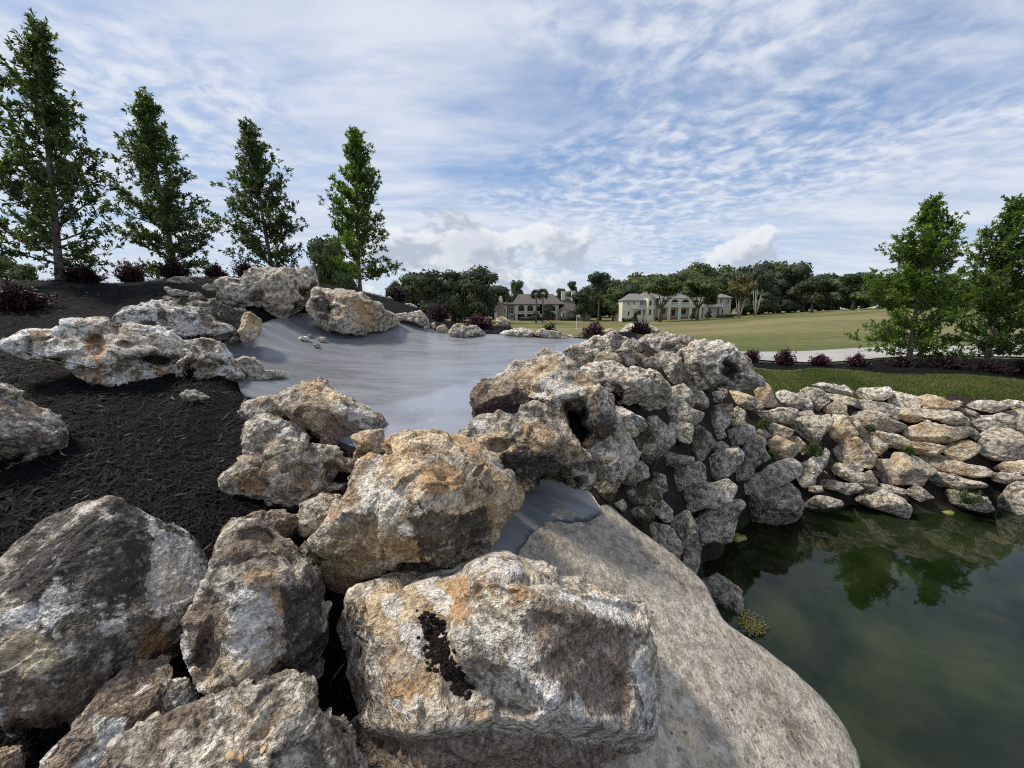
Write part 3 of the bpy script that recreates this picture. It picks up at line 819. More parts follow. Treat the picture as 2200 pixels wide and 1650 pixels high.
    for i, (pts, dd, lb, lk) in enumerate([
            (z2((170, 245), (260, 212), (400, 212), (510, 290), (480, 330), (320, 325)), 6.4, 'rounded tan rock alone highest on the mulch mound', 'golden'),
            (z2((625, 330), (680, 290), (750, 308), (810, 390), (790, 432), (650, 432)), 6.2, 'tan rock beside the left end of the grey arch boulder', 'golden'),
            (z2((750, 290), (790, 278), (830, 300), (810, 340), (770, 330)), 6.5, 'tiny stone touching the left end of the grey arch boulder', 'golden'),
            (z2((130, 350), (200, 338), (260, 365), (420, 388), (490, 422), (470, 465), (300, 465), (200, 425)), 5.6, 'layered grey stone, upper of two at the left of the little stack', 'grey'),
            (z2((115, 450), (170, 443), (260, 478), (390, 560), (150, 560)), 5.3, 'brown grey stone, lower left in the little stack', 'brown'),
            (z2((480, 412), (560, 398), (660, 480), (645, 565), (500, 560), (440, 500)), 5.5, 'dark stone in the middle of the little stack', 'lichen'),
            (z2((635, 492), (780, 478), (815, 540), (680, 568)), 5.6, 'white crusted stone at the right of the little stack', 'pale'),
            (z2((815, 522), (880, 498), (925, 550), (830, 565)), 5.7, 'small rust brown stone under the grey arch boulder', 'golden'),
            (z2((960, 650), (1100, 600), (1200, 640), (1180, 720), (1060, 760), (980, 720)), 5.4, 'shadowed brown stone below the grey arch boulder', 'brown')]):
        rock('rock', pts, dd, lb, 'rock', look=B[lk], lvl=4, k=0.55, seed=40 + i, ncut=3)
    # --- head of the waterfall
    rock('boulder', z2((805, 300), (890, 220), (1130, 240), (1250, 130), (1300, 100), (1420, 110), (1490, 85), (1680, 88), (1760, 110), (1930, 88), (2030, 120), (2050, 190), (2000, 330), (1985, 420), (1950, 500), (1880, 620), (1700, 685), (1560, 800), (1510, 805), (1360, 722), (1190, 622), (1100, 560), (980, 580), (900, 520), (820, 430)),
         5.75, 'great grey arch boulder overhanging the upper end of the basin', look=dict(tan=0.24, dark=0.30, white=0.26, rust=0.16, soil=0.16, val=1.08), lvl=7, k=0.52, kb=0.45, seed=50, ncut=2, e=0.68, pits=1.2,
         cuts=[(-0.5, 0.1, 0.85, 0.66), (0.55, -0.35, 0.75, 0.62), (0, 0.8, 0.6, 0.7)],
         dents=[(548, 640, 26, 0.17, 1.8, -12), (656, 668, 34, 0.45, 0.6, 20), (535, 668, 30, 0.08, 2.5, -25)])
    rock('boulder', zB((545, 300), (560, 262), (610, 258), (700, 270), (860, 300), (980, 360), (1030, 420), (1130, 440), (1110, 490), (1000, 532), (830, 557), (700, 525), (600, 490), (545, 440), (520, 370)),
         5.85, 'rounded cream boulder with rust stains right of the grey arch boulder', look=dict(tan=0.55, dark=0.22, white=0.22, rust=0.34, soil=0.16, val=1.06), lvl=6, k=0.55, stains=[('rust', [(755, 645), (800, 650), (800, 690), (770, 700)]), ('dark', [(670, 640), (710, 640), (720, 690), (690, 690)])], seed=51, ncut=3,
         cuts=[(0.1, 0.7, 0.7, 0.66)], dents=[(690, 655, 24, 0.10, 0.7), (715, 672, 16, 0.08, .6, 40)])
    for i, (pts, dd, lb, lk) in enumerate([
            (zB((1100, 425), (1200, 422), (1265, 404), (1310, 450), (1342, 552), (1285, 505), (1225, 475), (1130, 465)), 6.5, 'pale leaning slab at the end of the cream boulder on the basin rim', 'pale'),
            (zB((1338, 492), (1365, 478), (1378, 550), (1338, 548)), 6.6, 'thin upright stone on the far rim of the basin', 'golden'),
            (zB((1372, 550), (1385, 508), (1430, 493), (1460, 540), (1442, 557)), 6.5, 'round tan stone on the far rim of the basin', 'golden'),
            (zB((1458, 550), (1500, 495), (1570, 510), (1640, 500), (1702, 560), (1690, 582), (1600, 578), (1510, 588)), 6.4, 'pitted long rock on the far rim of the basin', 'cream'),
            (zB((1765, 567), (1830, 543), (1940, 518), (2045, 530), (2022, 577), (1850, 573)), 6.4, 'flat pale slab on the far rim, left of two', 'pale'),
            ([(1146, 719), (1162, 708), (1200, 713), (1234, 722), (1226, 732), (1185, 729)], 6.3, 'flat cream slab on the far rim, right of two', 'cream'),
            ([(1066, 702), (1068, 684), (1080, 680), (1092, 688), (1098, 702), (1084, 706)], 8.6, 'tan rock standing in the mulch in front of the brown roofed house', 'golden'),
            (zB((1035, 312), (1060, 304), (1085, 325), (1040, 332)), 8.6, 'white stone at the foot of a purple shrub on the mound', 'pale'),
            (zB((1160, 352), (1200, 352), (1265, 382), (1180, 372)), 8.4, 'flat white stone lying on the mound slope', 'pale'),
            ([(1432, 735), (1440, 722), (1452, 716), (1450, 738)], 6.2, None, 'pale')][:9]):
        rock('rock', pts, dd, lb, 'rock', look=B[lk], lvl=4, k=0.6, seed=60 + i, ncut=3)
    # --- right of the basin
    rock('boulder', zD((140, 640), (160, 550), (230, 470), (260, 420), (400, 408), (540, 405), (650, 480), (690, 600), (680, 690), (560, 785), (380, 800), (200, 800)),
         3.02, 'brown block with lit top and dark earthy front, right edge of the basin', look=dict(tan=0.5, dark=0.32, white=0.06, rust=0.22, soil=0.75, val=0.86), lvl=6, k=0.62, stains=[('dark', [(1015, 880), (1055, 858), (1105, 848), (1130, 822), (1140, 875), (1110, 905), (1030, 912)]), ('soil', [(1015, 880), (1055, 858), (1105, 848), (1130, 822), (1140, 875), (1110, 905), (1030, 912)])], seed=70, ncut=1, e=0.62, pits=0.5,
         cuts=[(-0.15, 0.72, 0.66, 0.36), (0.2, -0.5, 0.84, 0.44)],
         plates=[([(1020, 880), (1060, 858), (1110, 845), (1130, 820), (1150, 890), (1110, 910), (1040, 915)], -0.12, 0.04)])
    rock('boulder', zD((380, 415), (550, 270), (640, 230), (740, 180), (830, 112), (900, 150), (990, 160), (1030, 230), (1110, 330), (1220, 380), (1290, 450), (1380, 600), (1430, 680), (1515, 780), (1470, 900), (1430, 1040), (1330, 1085), (1200, 1045), (1090, 960), (1010, 820), (970, 680), (880, 565), (690, 560), (620, 480)),
         3.32, 'long cream boulder draped from the basin rim down to a dark cave', look=dict(tan=0.5, dark=0.24, white=0.36, rust=0.24, soil=0.22, val=1.05), lvl=7, k=0.5, kb=0.4, stains=[('white', [(1150, 815), (1220, 800), (1260, 850), (1240, 870), (1180, 845)]), ('dark', [(1290, 880), (1320, 890), (1325, 930), (1300, 965), (1275, 940)]), ('rust', (1290, 945, 26)), ('dark', [(1215, 870), (1260, 875), (1262, 925), (1225, 915)]), ('tan', [(1080, 810), (1150, 770), (1200, 760), (1200, 800), (1120, 830)])], seed=71, ncut=2, e=0.7,  # one dark patch paints the cave's shade into the rock colour
         ctr=(1230, 850), cuts=[(-0.35, 0.6, 0.72, 0.5)],
         dents=[(1240, 885, 30, 0.28, 0.9, 30), (1238, 935, 27, 0.42, 0.8, 30), (1170, 880, 12, 0.1)])
    rock('boulder', zD((85, 960), (190, 800), (330, 762), (500, 780), (560, 755), (730, 650), (870, 638), (1000, 700), (1050, 880), (1120, 1030), (1230, 1160), (1268, 1300), (1258, 1430), (1180, 1420), (1080, 1370), (960, 1335), (800, 1315), (700, 1345), (620, 1390), (560, 1410), (430, 1280), (200, 1060)),
         2.68, 'dark mottled tan boulder arching over the lower grey pool', look=dict(tan=0.55, dark=0.60, white=0.10, rust=0.28, soil=0.22, val=1.0), lvl=7, k=0.5, kb=0.4, stains=[('tan', (1070, 950, 36, 1.3)), ('tan', (1165, 952, 34, 2.0)), ('white', (1035, 910, 22, 1.4)), ('dark', [(1010, 940), (1040, 990), (1130, 960), (1230, 1010), (1200, 1050), (1090, 1030), (1020, 985)]), ('white', [(1235, 1015), (1265, 1010), (1270, 1050), (1245, 1050)])], seed=72, ncut=2, e=0.66, pits=1.2,
         cuts=[(0, 0.75, 0.65, 0.62), (-0.1, -0.15, 0.95, 0.7)],
         dents=[(1072, 958, 28, 0.10, 1.6, -15), (1195, 1040, 60, 0.16, 2.6, -4), (1250, 1035, 14, 0.10)])
    rock('boulder', zD((990, 160), (1080, 120), (1180, 90), (1300, 40), (1480, -2), (1590, 50), (1640, 150), (1700, 190), (1640, 250), (1540, 250), (1420, 265), (1300, 280), (1220, 312), (1100, 290), (1030, 210)),
         4.35, 'brown cream boulder crowning the heap right of the basin', look=dict(tan=0.55, dark=0.42, white=0.26, rust=0.18, soil=0.2), lvl=6, k=0.55, seed=73, ncut=4, dents=[(1325, 740, 16, 0.09, .6)])
    rock('rock', zD((1280, 272), (1335, 170), (1500, 168), (1532, 230), (1505, 267), (1290, 302)), 4.05, 'small golden slab propped below the brown cream crowning boulder', 'rock', look=B['golden'], lvl=5, k=0.5, seed=74)
    rock('boulder', zD((1110, 330), (1300, 285), (1480, 278), (1590, 330), (1640, 345), (1650, 310), (1700, 298), (1800, 320), (1880, 360), (1940, 480), (1972, 600), (1900, 675), (1800, 692), (1640, 645), (1480, 600), (1360, 510), (1280, 420)),
         3.92, 'smooth grey overhanging boulder above the dark cleft, right of the cream boulder', look=dict(tan=0.26, dark=0.24, white=0.30, rust=0.10, soil=0.14, val=1.05), lvl=6, k=0.5, seed=75, ncut=3, pits=0.6, strata=0.2,
         cuts=[(0, 0.7, 0.7, 0.6)], dents=[(1315, 852, 34, 0.2, 1.8, -25), (1395, 862, 40, .08, 3)])
    rock('rock', zD((1650, 255), (1700, 170), (1790, 215), (1890, 205), (1895, 330), (1730, 305)), 4.35, 'brown stone squeezed behind the smooth grey overhanging boulder', 'rock', look=B['brown'], lvl=5, k=0.5, seed=76)
    rock('rock', zD((1335, 512), (1460, 548), (1478, 620), (1400, 645), (1350, 600)), 3.55, 'small tan stone jammed in the cleft under the grey overhang', 'rock', look=dict(tan=0.6, soil=0.5), lvl=4, k=0.5, seed=77)
    rock('boulder', zC((1155, 172), (1230, 132), (1330, 104), (1420, 130), (1520, 150), (1558, 186), (1520, 230), (1400, 242), (1250, 268), (1185, 232)), 5.1, 'dark grey slab boulder at the top of the heap below the shrubs', look=dict(tan=0.1, dark=0.60, white=0.32, soil=0.15), lvl=6, k=0.5, seed=78, ncut=4, cuts=[(0, 0.7, 0.7, 0.66)])
    rock('rock', zC((1095, 172), (1130, 140), (1165, 170), (1198, 232), (1168, 250)), 4.8, 'thin cream stone on end next to the dark grey slab', 'rock', look=B['cream'], lvl=4, k=0.5, seed=79)
    rock('rock', zC((1318, 267), (1395, 238), (1422, 262), (1372, 292)), 4.75, 'smooth brown pebble under the dark grey slab', 'rock', look=dict(soil=0.5, tan=0.4, white=0.02), lvl=4, k=0.6, seed=80)
    rock('boulder', zC((1300, 390), (1330, 310), (1450, 262), (1530, 225), (1545, 180), (1600, 135), (1690, 123), (1780, 188), (1830, 260), (1900, 330), (1960, 430), (1978, 482), (1900, 505), (1800, 480), (1700, 440), (1600, 470), (1500, 470), (1400, 552), (1360, 545)),
         4.85, 'tall pitted boulder with a round dark hole at the right end of the heap', look=dict(tan=0.38, dark=0.48, white=0.38, rust=0.12, soil=0.22, val=1.05), lvl=7, k=0.5, kb=0.4, seed=81, ncut=3, pits=1.5,
         dents=[(1565, 803, 24, 0.38, 1.1), (1510, 795, 20, 0.05, 2), (1600, 825, 30, .06, 2)])
    rock('boulder', zC((1035, 110), (1100, 58), (1200, 52), (1320, 95), (1210, 140), (1100, 150)), 6.9, 'pale boulder behind the heap half hidden by a purple shrub', look=B['pale'], lvl=5, k=0.5, seed=82)
    rock('rock', zC((940, 90), (975, 78), (1005, 95), (985, 120), (945, 115)), 7.0, 'small tan stone beside the darkest purple shrub on the far bank', 'rock', look=B['golden'], lvl=4, k=0.6, seed=83)
    # --- stones left lying in the basin
    for i, (pts, lb) in enumerate([
            (zB((440, 585), (480, 569), (518, 580), (502, 604), (450, 602)), 'widest stone lying on the grey basin floor'),
            (zB((493, 566), (520, 555), (542, 568), (515, 578)), 'farthest flat stone lying on the grey basin floor'),
            (zB((578, 586), (605, 577), (634, 590), (620, 612), (585, 609)), 'pale stone lying rightmost on the grey basin floor'),
            (zB((543, 636), (570, 619), (594, 640), (570, 651)), 'nearest pebble lying on the grey basin floor')]):
        rock('stone', pts, basin_depth(np.mean([p[0] for p in pts]), np.max([p[1] for p in pts])), lb, 'stone', look=dict(tan=0.1, dark=0.2, white=0.4, soil=0), lvl=4, k=0.5, seed=90 + i, back=False)
    # --- the apron the water runs down
    rock('spillway_slab', [(1010, 1260), (1040, 1160), (1085, 1085), (1150, 1058), (1230, 1052), (1275, 1058), (1310, 1075), (1365, 1128), (1450, 1190), (1512, 1250), (1552, 1330), (1640, 1390), (1700, 1440), (1760, 1490), (1810, 1550), (1838, 1620), (1840, 1740), (1300, 1860), (1220, 1650), (1140, 1420)],
         2.2, 'broad smooth grey brown slab sloping from the lower pool down to the pond', 'slab', look=dict(tan=0.30, dark=0.06, white=0.10, rust=0.06, soil=0.36, val=0.84),
         k=0.04, kb=0.4, e=0.42, sink=1.0, ncut=0, seed=95, strata=0.0, pits=0.10, rough=0.2, chip=0.35, mat=SLAB, ctr=(1400, 1420), anchors=SLAB_PLANE)


def wall_depth():
    K = np.array([(1280, 1000, 3.15), (1330, 920, 3.6), (1400, 900, 4.0), (1480, 880, 4.5), (1300, 1100, 3.0), (1350, 1180, 3.05), (1440, 1210, 3.3), (1400, 1050, 3.6), (1500, 1100, 4.0), (1500, 1000, 4.35), (1580, 1050, 4.6), (1650, 1100, 5.0), (1560, 900, 5.2), (1600, 840, 5.9), (1700, 900, 5.95), (1700, 860, 6.4), (1700, 1000, 5.35), (1800, 1090, 5.25), (1800, 1000, 5.6), (1800, 900, 6.1), (1830, 840, 6.7), (2000, 1090, 5.3), (2000, 1000, 5.6), (2000, 900, 6.0), (1950, 860, 6.5), (2190, 1080, 5.35), (2190, 960, 5.7), (2190, 880, 6.1), (1530, 1290, 3.65), (1490, 1150, 3.75)])
    D = np.linalg.norm(K[:, None, :2] - K[None, :, :2], axis=2)
    n = len(K)
    M = np.zeros((n + 3, n + 3))
    M[:n, :n] = D + np.eye(n) * 4
    M[:n, n:] = M[n:, :n].T if False else np.c_[np.ones(n), K[:, :2]]
    M[n:, :n] = np.c_[np.ones(n), K[:, :2]].T
    sol = np.linalg.solve(M, np.r_[K[:, 2], 0, 0, 0])

    def f(x, y):
        r_ = np.hypot(K[:, 0] - x, K[:, 1] - y)
        return float(r_ @ sol[:n] + sol[n] + sol[n + 1] * x + sol[n + 2] * y)
    return f


WD = wall_depth()

SLAB_PLANE = [(1180, 1120, 2.62), (1500, 1300, 2.52), (1420, 1640, 1.62)]


def slab_depth(x, y):
    q = [P(*a_) for a_ in SLAB_PLANE]
    n_ = np.cross(q[1] - q[0], q[2] - q[0])
    r_ = ray(x, y)
    return float(((q[0] - CAM) @ n_) / (r_ @ n_))


HEAP = [  # the steep face of the heap between the slab and the wall
    (zE((320, 30), (420, 60), (560, 140), (640, 180), (682, 250), (650, 292), (560, 312), (380, 290), (330, 180)), 'pale', 5),
    (zE((770, 150), (850, 100), (900, 40), (960, -40), (1020, -30), (1060, 20), (1110, 90), (1250, 130), (1240, 190), (1160, 240), (1020, 205), (860, 217)), 'grey', 5),
    (zE((1245, 100), (1330, 60), (1400, 38), (1525, 40), (1535, 110), (1400, 135), (1290, 130)), 'wall', 4),
    (zE((1225, 220), (1290, 150), (1350, 112), (1490, 130), (1500, 240), (1430, 290), (1465, 340), (1390, 378), (1290, 290)), 'grey', 5),
    (zE((1485, 150), (1580, 82), (1652, 130), (1642, 220), (1560, 273), (1490, 240)), 'cream', 4),
    (zE((1415, 410), (1500, 300), (1640, 220), (1742, 260), (1752, 370), (1620, 432), (1500, 452)), 'wall', 5),
    (zE((600, 330), (660, 230), (700, 175), (780, 165), (870, 240), (950, 320), (962, 400), (860, 505), (760, 430), (640, 480)), 'grey', 5),
    (zE((865, 230), (1000, 200), (1142, 240), (1132, 330), (1110, 425), (1000, 402), (930, 320)), 'grey', 5),
    (zE((1115, 290), (1200, 248), (1310, 340), (1362, 430), (1290, 505), (1240, 582), (1150, 605), (1128, 480)), 'wet', 5),
    (zE((775, 510), (900, 505), (1000, 538), (1130, 558), (1152, 600), (1050, 642), (860, 645), (800, 590)), 'wet', 4),
    (zE((550, 320), (640, 290), (720, 265), (765, 440), (805, 580), (745, 695), (660, 655), (600, 480)), 'mossy', 5),
    (zE((355, 640), (400, 580), (470, 528), (560, 518), (600, 600), (692, 660), (702, 740), (560, 825), (420, 835), (330, 760)), 'wet', 5),
    (zE((755, 720), (860, 738), (892, 880), (840, 915), (740, 840)), 'grey', 4),
    (zE((865, 720), (1000, 648), (1200, 612), (1265, 680), (1252, 792), (1100, 833), (980, 890), (900, 850)), 'grey', 5),
    (zE((1245, 620), (1380, 498), (1580, 478), (1625, 590), (1550, 662), (1480, 742), (1370, 778), (1285, 700)), 'pale', 5),
    (zE((395, 900), (560, 828), (720, 818), (822, 870), (824, 980), (700, 1033), (560, 1055), (430, 1000)), 'mossy', 5),
    (zE((145, 820), (280, 785), (392, 890), (335, 1010), (260, 965)), 'mossy', 4),
    (zE((895, 990), (1050, 868), (1200, 813), (1330, 828), (1480, 776), (1565, 870), (1500, 1000), (1380, 1063), (1250, 1045), (1150, 1100), (1060, 1110), (950, 1100)), 'grey', 5),
    (zE((470, 1080), (560, 1055), (740, 1035), (765, 1140), (640, 1225), (550, 1190)), 'mossy', 4),
    (zE((735, 1040), (830, 978), (930, 1080), (942, 1180), (860, 1195), (760, 1112)), 'grey', 4),
    (zE((635, 1280), (740, 1207), (900, 1240), (1010, 1380), (1032, 1490), (980, 1575), (900, 1505), (700, 1333)), 'grey', 5),
    (zE((855, 1180), (950, 1178), (1040, 1108), (1100, 1096), (1160, 1240), (1202, 1450), (1197, 1650), (1150, 1760), (1050, 1650), (1020, 1450), (930, 1262)), 'wet', 5),
    (zE((1125, 1180), (1300, 1078), (1500, 998), (1600, 988), (1648, 1040), (1560, 1150), (1500, 1380), (1420, 1405), (1340, 1363), (1200, 1424)), 'grey', 5),
    (zE((355, 1020), (450, 976), (488, 1030), (462, 1105), (400, 1062)), 'pale', 4),
    ([(1235, 985), (1285, 950), (1325, 925), (1350, 935), (1374, 975), (1330, 1030), (1300, 1075), (1262, 1050)], 'grey', 5),
    ([(1505, 1250), (1540, 1233), (1592, 1270), (1597, 1310), (1580, 1342), (1550, 1322)], 'wet', 4),
    (zE((640, 480), (760, 430), (860, 505), (790, 590), (745, 700), (690, 560)), 'mossy', 4),
    (zE((1340, 430), (1420, 400), (1500, 455), (1400, 500), (1330, 520)), 'wall', 4),
    (zE((540, 590), (640, 600), (700, 680), (660, 700), (590, 650)), 'wet', 4),
    (zE((1000, -110), (1080, -150), (1130, -90), (1100, 0), (1040, -20)), 'wall', 4),
    ([(1392, 775), (1425, 752), (1462, 770), (1474, 812), (1440, 838), (1404, 825)], 'brown', 4),
    ([(1428, 838), (1468, 826), (1496, 858), (1482, 888), (1446, 884)], 'wall', 4),
    ([(1300, 905), (1345, 895), (1372, 930), (1345, 950), (1310, 940)], 'wet', 4),
    (zC((1435, 512), (1490, 473), (1570, 468), (1632, 560), (1632, 612), (1560, 632), (1480, 592)), 'cream', 5),
    (zC((1628, 520), (1720, 503), (1732, 570), (1640, 592)), 'wall', 4),
    (zC((1720, 470), (1760, 450), (1770, 520), (1735, 560), (1690, 500)), 'wall', 4),
]

WALL = [  # the dry stone wall along the pond
    (zF((20, 140), (115, 98), (200, 150), (300, 190), (422, 280), (400, 312), (280, 322), (100, 327), (60, 250)), 'golden', 5),
    (zF((350, 120), (455, 28), (500, 50), (540, 150), (602, 270), (560, 292), (480, 292), (380, 232)), 'golden', 5),
    (zF((640, 240), (600, 140), (700, 113), (830, 160), (880, 130), (990, 200), (1002, 330), (930, 348), (800, 332), (700, 290)), 'pale', 5),
    (zF((880, 120), (960, 83), (1100, 108), (1190, 160), (1207, 240), (1120, 302), (1070, 382), (1020, 372), (1010, 200)), 'pale', 5),
    (zF((1028, 50), (1120, 23), (1250, 35), (1380, 53), (1492, 120), (1440, 172), (1350, 167), (1200, 142), (1080, 97)), 'pale', 5),
    (zF((1178, 143), (1350, 158), (1520, 208), (1502, 272), (1420, 272), (1220, 217)), 'wall', 4),
    (zF((1508, 190), (1600, 88), (1750, 78), (1900, 73), (1932, 100), (1942, 150), (1840, 217), (1600, 217)), 'pale', 5),
    (zF((1138, 370), (1180, 300), (1290, 243), (1412, 290), (1402, 387), (1200, 392)), 'golden', 4),
    (zF((1488, 250), (1600, 223), (1870, 258), (2092, 330), (2082, 400), (2000, 432), (1800, 352), (1560, 312)), 'pale', 5),
    (zF((208, 400), (290, 343), (500, 358), (640, 318), (800, 338), (822, 385), (740, 472), (650, 497), (580, 472), (480, 502), (280, 482)), 'wall', 5),
    (zF((18, 400), (130, 313), (222, 375), (202, 480), (130, 542), (30, 542), (10, 460)), 'cream', 4),
    (zF((798, 430), (830, 368), (1000, 338), (1052, 410), (950, 447)), 'wall', 4),
    (zF((698, 480), (850, 438), (1030, 420), (1190, 403), (1238, 480), (1150, 592), (1040, 748), (950, 702), (880, 620), (760, 560)), 'grey', 5),
    (zF((1223, 450), (1290, 413), (1430, 425), (1560, 438), (1572, 510), (1510, 560), (1542, 610), (1440, 692), (1280, 718), (1238, 620)), 'golden', 5),
    (zF((1498, 410), (1560, 373), (1700, 353), (1830, 378), (1930, 450), (2092, 520), (2050, 582), (1930, 602), (1700, 592), (1570, 540)), 'wall', 5),
    (zF((-20, 600), (130, 538), (240, 528), (332, 590), (332, 680), (200, 712), (60, 752), (-20, 740)), 'wall', 4),
    (zF((368, 590), (430, 548), (532, 640), (450, 662), (360, 652)), 'wall', 4),
    (zF((468, 550), (560, 493), (640, 518), (782, 580), (740, 652), (670, 672), (530, 612)), 'cream', 4),
    (zF((508, 720), (600, 658), (680, 678), (760, 720), (842, 760), (842, 830), (770, 902), (700, 927), (600, 912), (530, 870)), 'golden', 5),
    (zF((740, 650), (860, 668), (932, 740), (938, 820), (890, 862), (835, 760), (760, 712)), 'golden', 4),
    (zF((1543, 590), (1600, 558), (1750, 640), (1892, 770), (1810, 852), (1680, 812), (1570, 652)), 'golden', 4),
    (zF((1748, 610), (1850, 598), (2050, 648), (2180, 718), (2400, 733), (2565, 775), (2500, 802), (2400, 852), (2300, 862), (2000, 782), (1890, 770), (1800, 690)), 'golden', 5),
    (zF((-60, 830), (0, 795), (130, 785), (182, 860), (172, 930), (60, 1062), (-20, 1072), (-70, 980)), 'pale', 5),
    (zF((170, 830), (300, 698), (400, 678), (442, 720), (432, 800), (482, 900), (330, 1002), (310, 1072), (220, 1132), (120, 1142), (60, 1062), (172, 930)), 'grey', 5),
    (zF((155, 1240), (250, 1158), (420, 1078), (500, 1008), (630, 960), (760, 928), (842, 990), (832, 1100), (700, 1192), (500, 1272), (330, 1312), (200, 1292)), 'wall', 5),
    (zF((838, 1000), (980, 948), (1060, 878), (1132, 910), (1112, 1060), (1050, 1122), (1040, 1192), (930, 1238), (850, 1140)), 'wall', 5),
    (zF((1128, 900), (1170, 788), (1222, 850), (1202, 940), (1160, 1012), (1110, 1000)), 'grey', 4),
    (zF((1228, 920), (1290, 798), (1420, 708), (1530, 678), (1640, 758), (1742, 880), (1702, 1002), (1600, 1002), (1440, 972), (1290, 952)), 'golden', 5),
    (zF((1178, 1000), (1340, 968), (1500, 1058), (1700, 1108), (1752, 1190), (1730, 1282), (1600, 1222), (1400, 1142)), 'wet', 5),
    (zF((978, 1240), (1120, 1228), (1142, 1290), (1060, 1312), (980, 1292)), 'grey', 4),
    (zF((1088, 1170), (1250, 1168), (1400, 1208), (1520, 1203), (1602, 1270), (1540, 1302), (1430, 1332), (1330, 1292), (1180, 1252)), 'wet', 4),
    (zF((918, 1450), (1080, 1358), (1200, 1368), (1330, 1408), (1362, 1460), (1200, 1490), (1000, 1490)), 'wet', 4),
    (zG((-90, 1400), (30, 1290), (120, 1265), (220, 1270), (300, 1330), (430, 1400), (500, 1480), (480, 1580), (440, 1595), (250, 1530), (100, 1490)), 'grey', 5),
    (zF((208, 1330), (420, 1248), (640, 1248), (740, 1238), (802, 1320), (862, 1440), (842, 1560), (780, 1622), (620, 1652), (400, 1705), (280, 1545)), 'wet', 5),
    (zG((278, 180), (320, 123), (480, 158), (590, 188), (642, 260), (610, 332), (500, 357), (400, 332), (290, 250)), 'pale', 5),
    (zG((600, 200), (740, 163), (900, 198), (960, 233), (1112, 275), (1000, 332), (880, 347), (680, 302), (640, 250)), 'cream', 5),
    (zG((1028, 230), (1090, 218), (1152, 250), (1080, 267)), 'pale', 4),
    (zG((1198, 290), (1320, 228), (1480, 228), (1722, 290), (1600, 332), (1480, 357), (1300, 322)), 'pale', 5),
    (zG((1600, 240), (1700, 218), (1870, 248), (2000, 300), (1870, 352), (1720, 312)), 'pale', 4),
    (zG((1018, 350), (1100, 308), (1240, 338), (1332, 380), (1200, 402), (1090, 392)), 'cream', 4),
    (zG((408, 420), (440, 348), (640, 328), (860, 348), (960, 348), (1070, 378), (1160, 440), (1172, 510), (1000, 522), (900, 452), (760, 442), (560, 482)), 'cream', 5),
    (zG((1158, 450), (1230, 408), (1380, 415), (1500, 418), (1590, 388), (1720, 428), (1742, 540), (1600, 572), (1350, 562), (1200, 502)), 'pale', 5),
    (zG((468, 580), (560, 538), (640, 528), (740, 473), (860, 518), (1010, 558), (1180, 528), (1232, 570), (1140, 642), (990, 702), (880, 717), (740, 692), (590, 712), (500, 652)), 'golden', 5),
    (zG((1218, 600), (1290, 563), (1342, 620), (1300, 682), (1240, 652)), 'grey', 4),
    (zG((1650, 390), (1760, 338), (1870, 343), (2000, 450), (1960, 600), (1870, 652), (1760, 582), (1740, 450)), 'cream', 5),
    (zG((1318, 760), (1390, 638), (1530, 548), (1700, 588), (1870, 658), (1990, 780), (1900, 932), (1700, 912), (1500, 892), (1400, 852)), 'wall', 5),
    (zG((898, 780), (1100, 718), (1230, 698), (1332, 770), (1300, 842), (1220, 892), (1100, 932), (980, 882)), 'golden', 4),
    (zG((648, 890), (830, 843), (980, 928), (1150, 968), (1350, 1008), (1442, 1050), (1420, 1092), (1250, 1112), (1000, 1062), (820, 1032), (740, 992)), 'golden', 5),
    (zG((138, 950), (300, 928), (340, 858), (460, 868), (620, 928), (802, 1060), (700, 1112), (650, 1192), (500, 1192), (330, 1208), (180, 1172), (138, 1080)), 'golden', 5),
    (zG((1528, 1020), (1650, 958), (1870, 938), (1980, 1050), (1870, 1082), (1700, 1092), (1600, 1062)), 'golden', 4),
    (zG((758, 1110), (860, 1078), (1010, 1098), (1160, 1158), (1350, 1198), (1412, 1240), (1200, 1252), (880, 1242), (790, 1182)), 'wall', 4),
    (zG((168, 1210), (300, 1228), (482, 1290), (420, 1352), (290, 1332)), 'wet', 4),
    (zG((478, 1300), (590, 1218), (700, 1288), (792, 1370), (640, 1412), (560, 1372)), 'wet', 4),
    (zG((908, 1330), (1010, 1288), (1200, 1328), (1400, 1368), (1485, 1500), (1400, 1535), (1250, 1505), (1000, 1425)), 'wet', 4),
    (zG((1548, 1470), (1620, 1350), (1700, 1248), (1800, 1198), (1990, 1248), (2040, 1580), (1750, 1570)), 'cream', 5),
    (zF((1360, 1010), (1480, 985), (1620, 1030), (1560, 1090), (1440, 1070)), 'wet', 4),
    (zG((-30, 1090), (60, 1060), (130, 1180), (90, 1290), (0, 1250)), 'wet', 4),
    (zF((560, 560), (640, 620), (620, 660), (540, 640)), 'wall', 4),
    (zG((1440, 1090), (1600, 1080), (1800, 1100), (1900, 1170), (1700, 1200), (1520, 1170)), 'wet', 4),
]


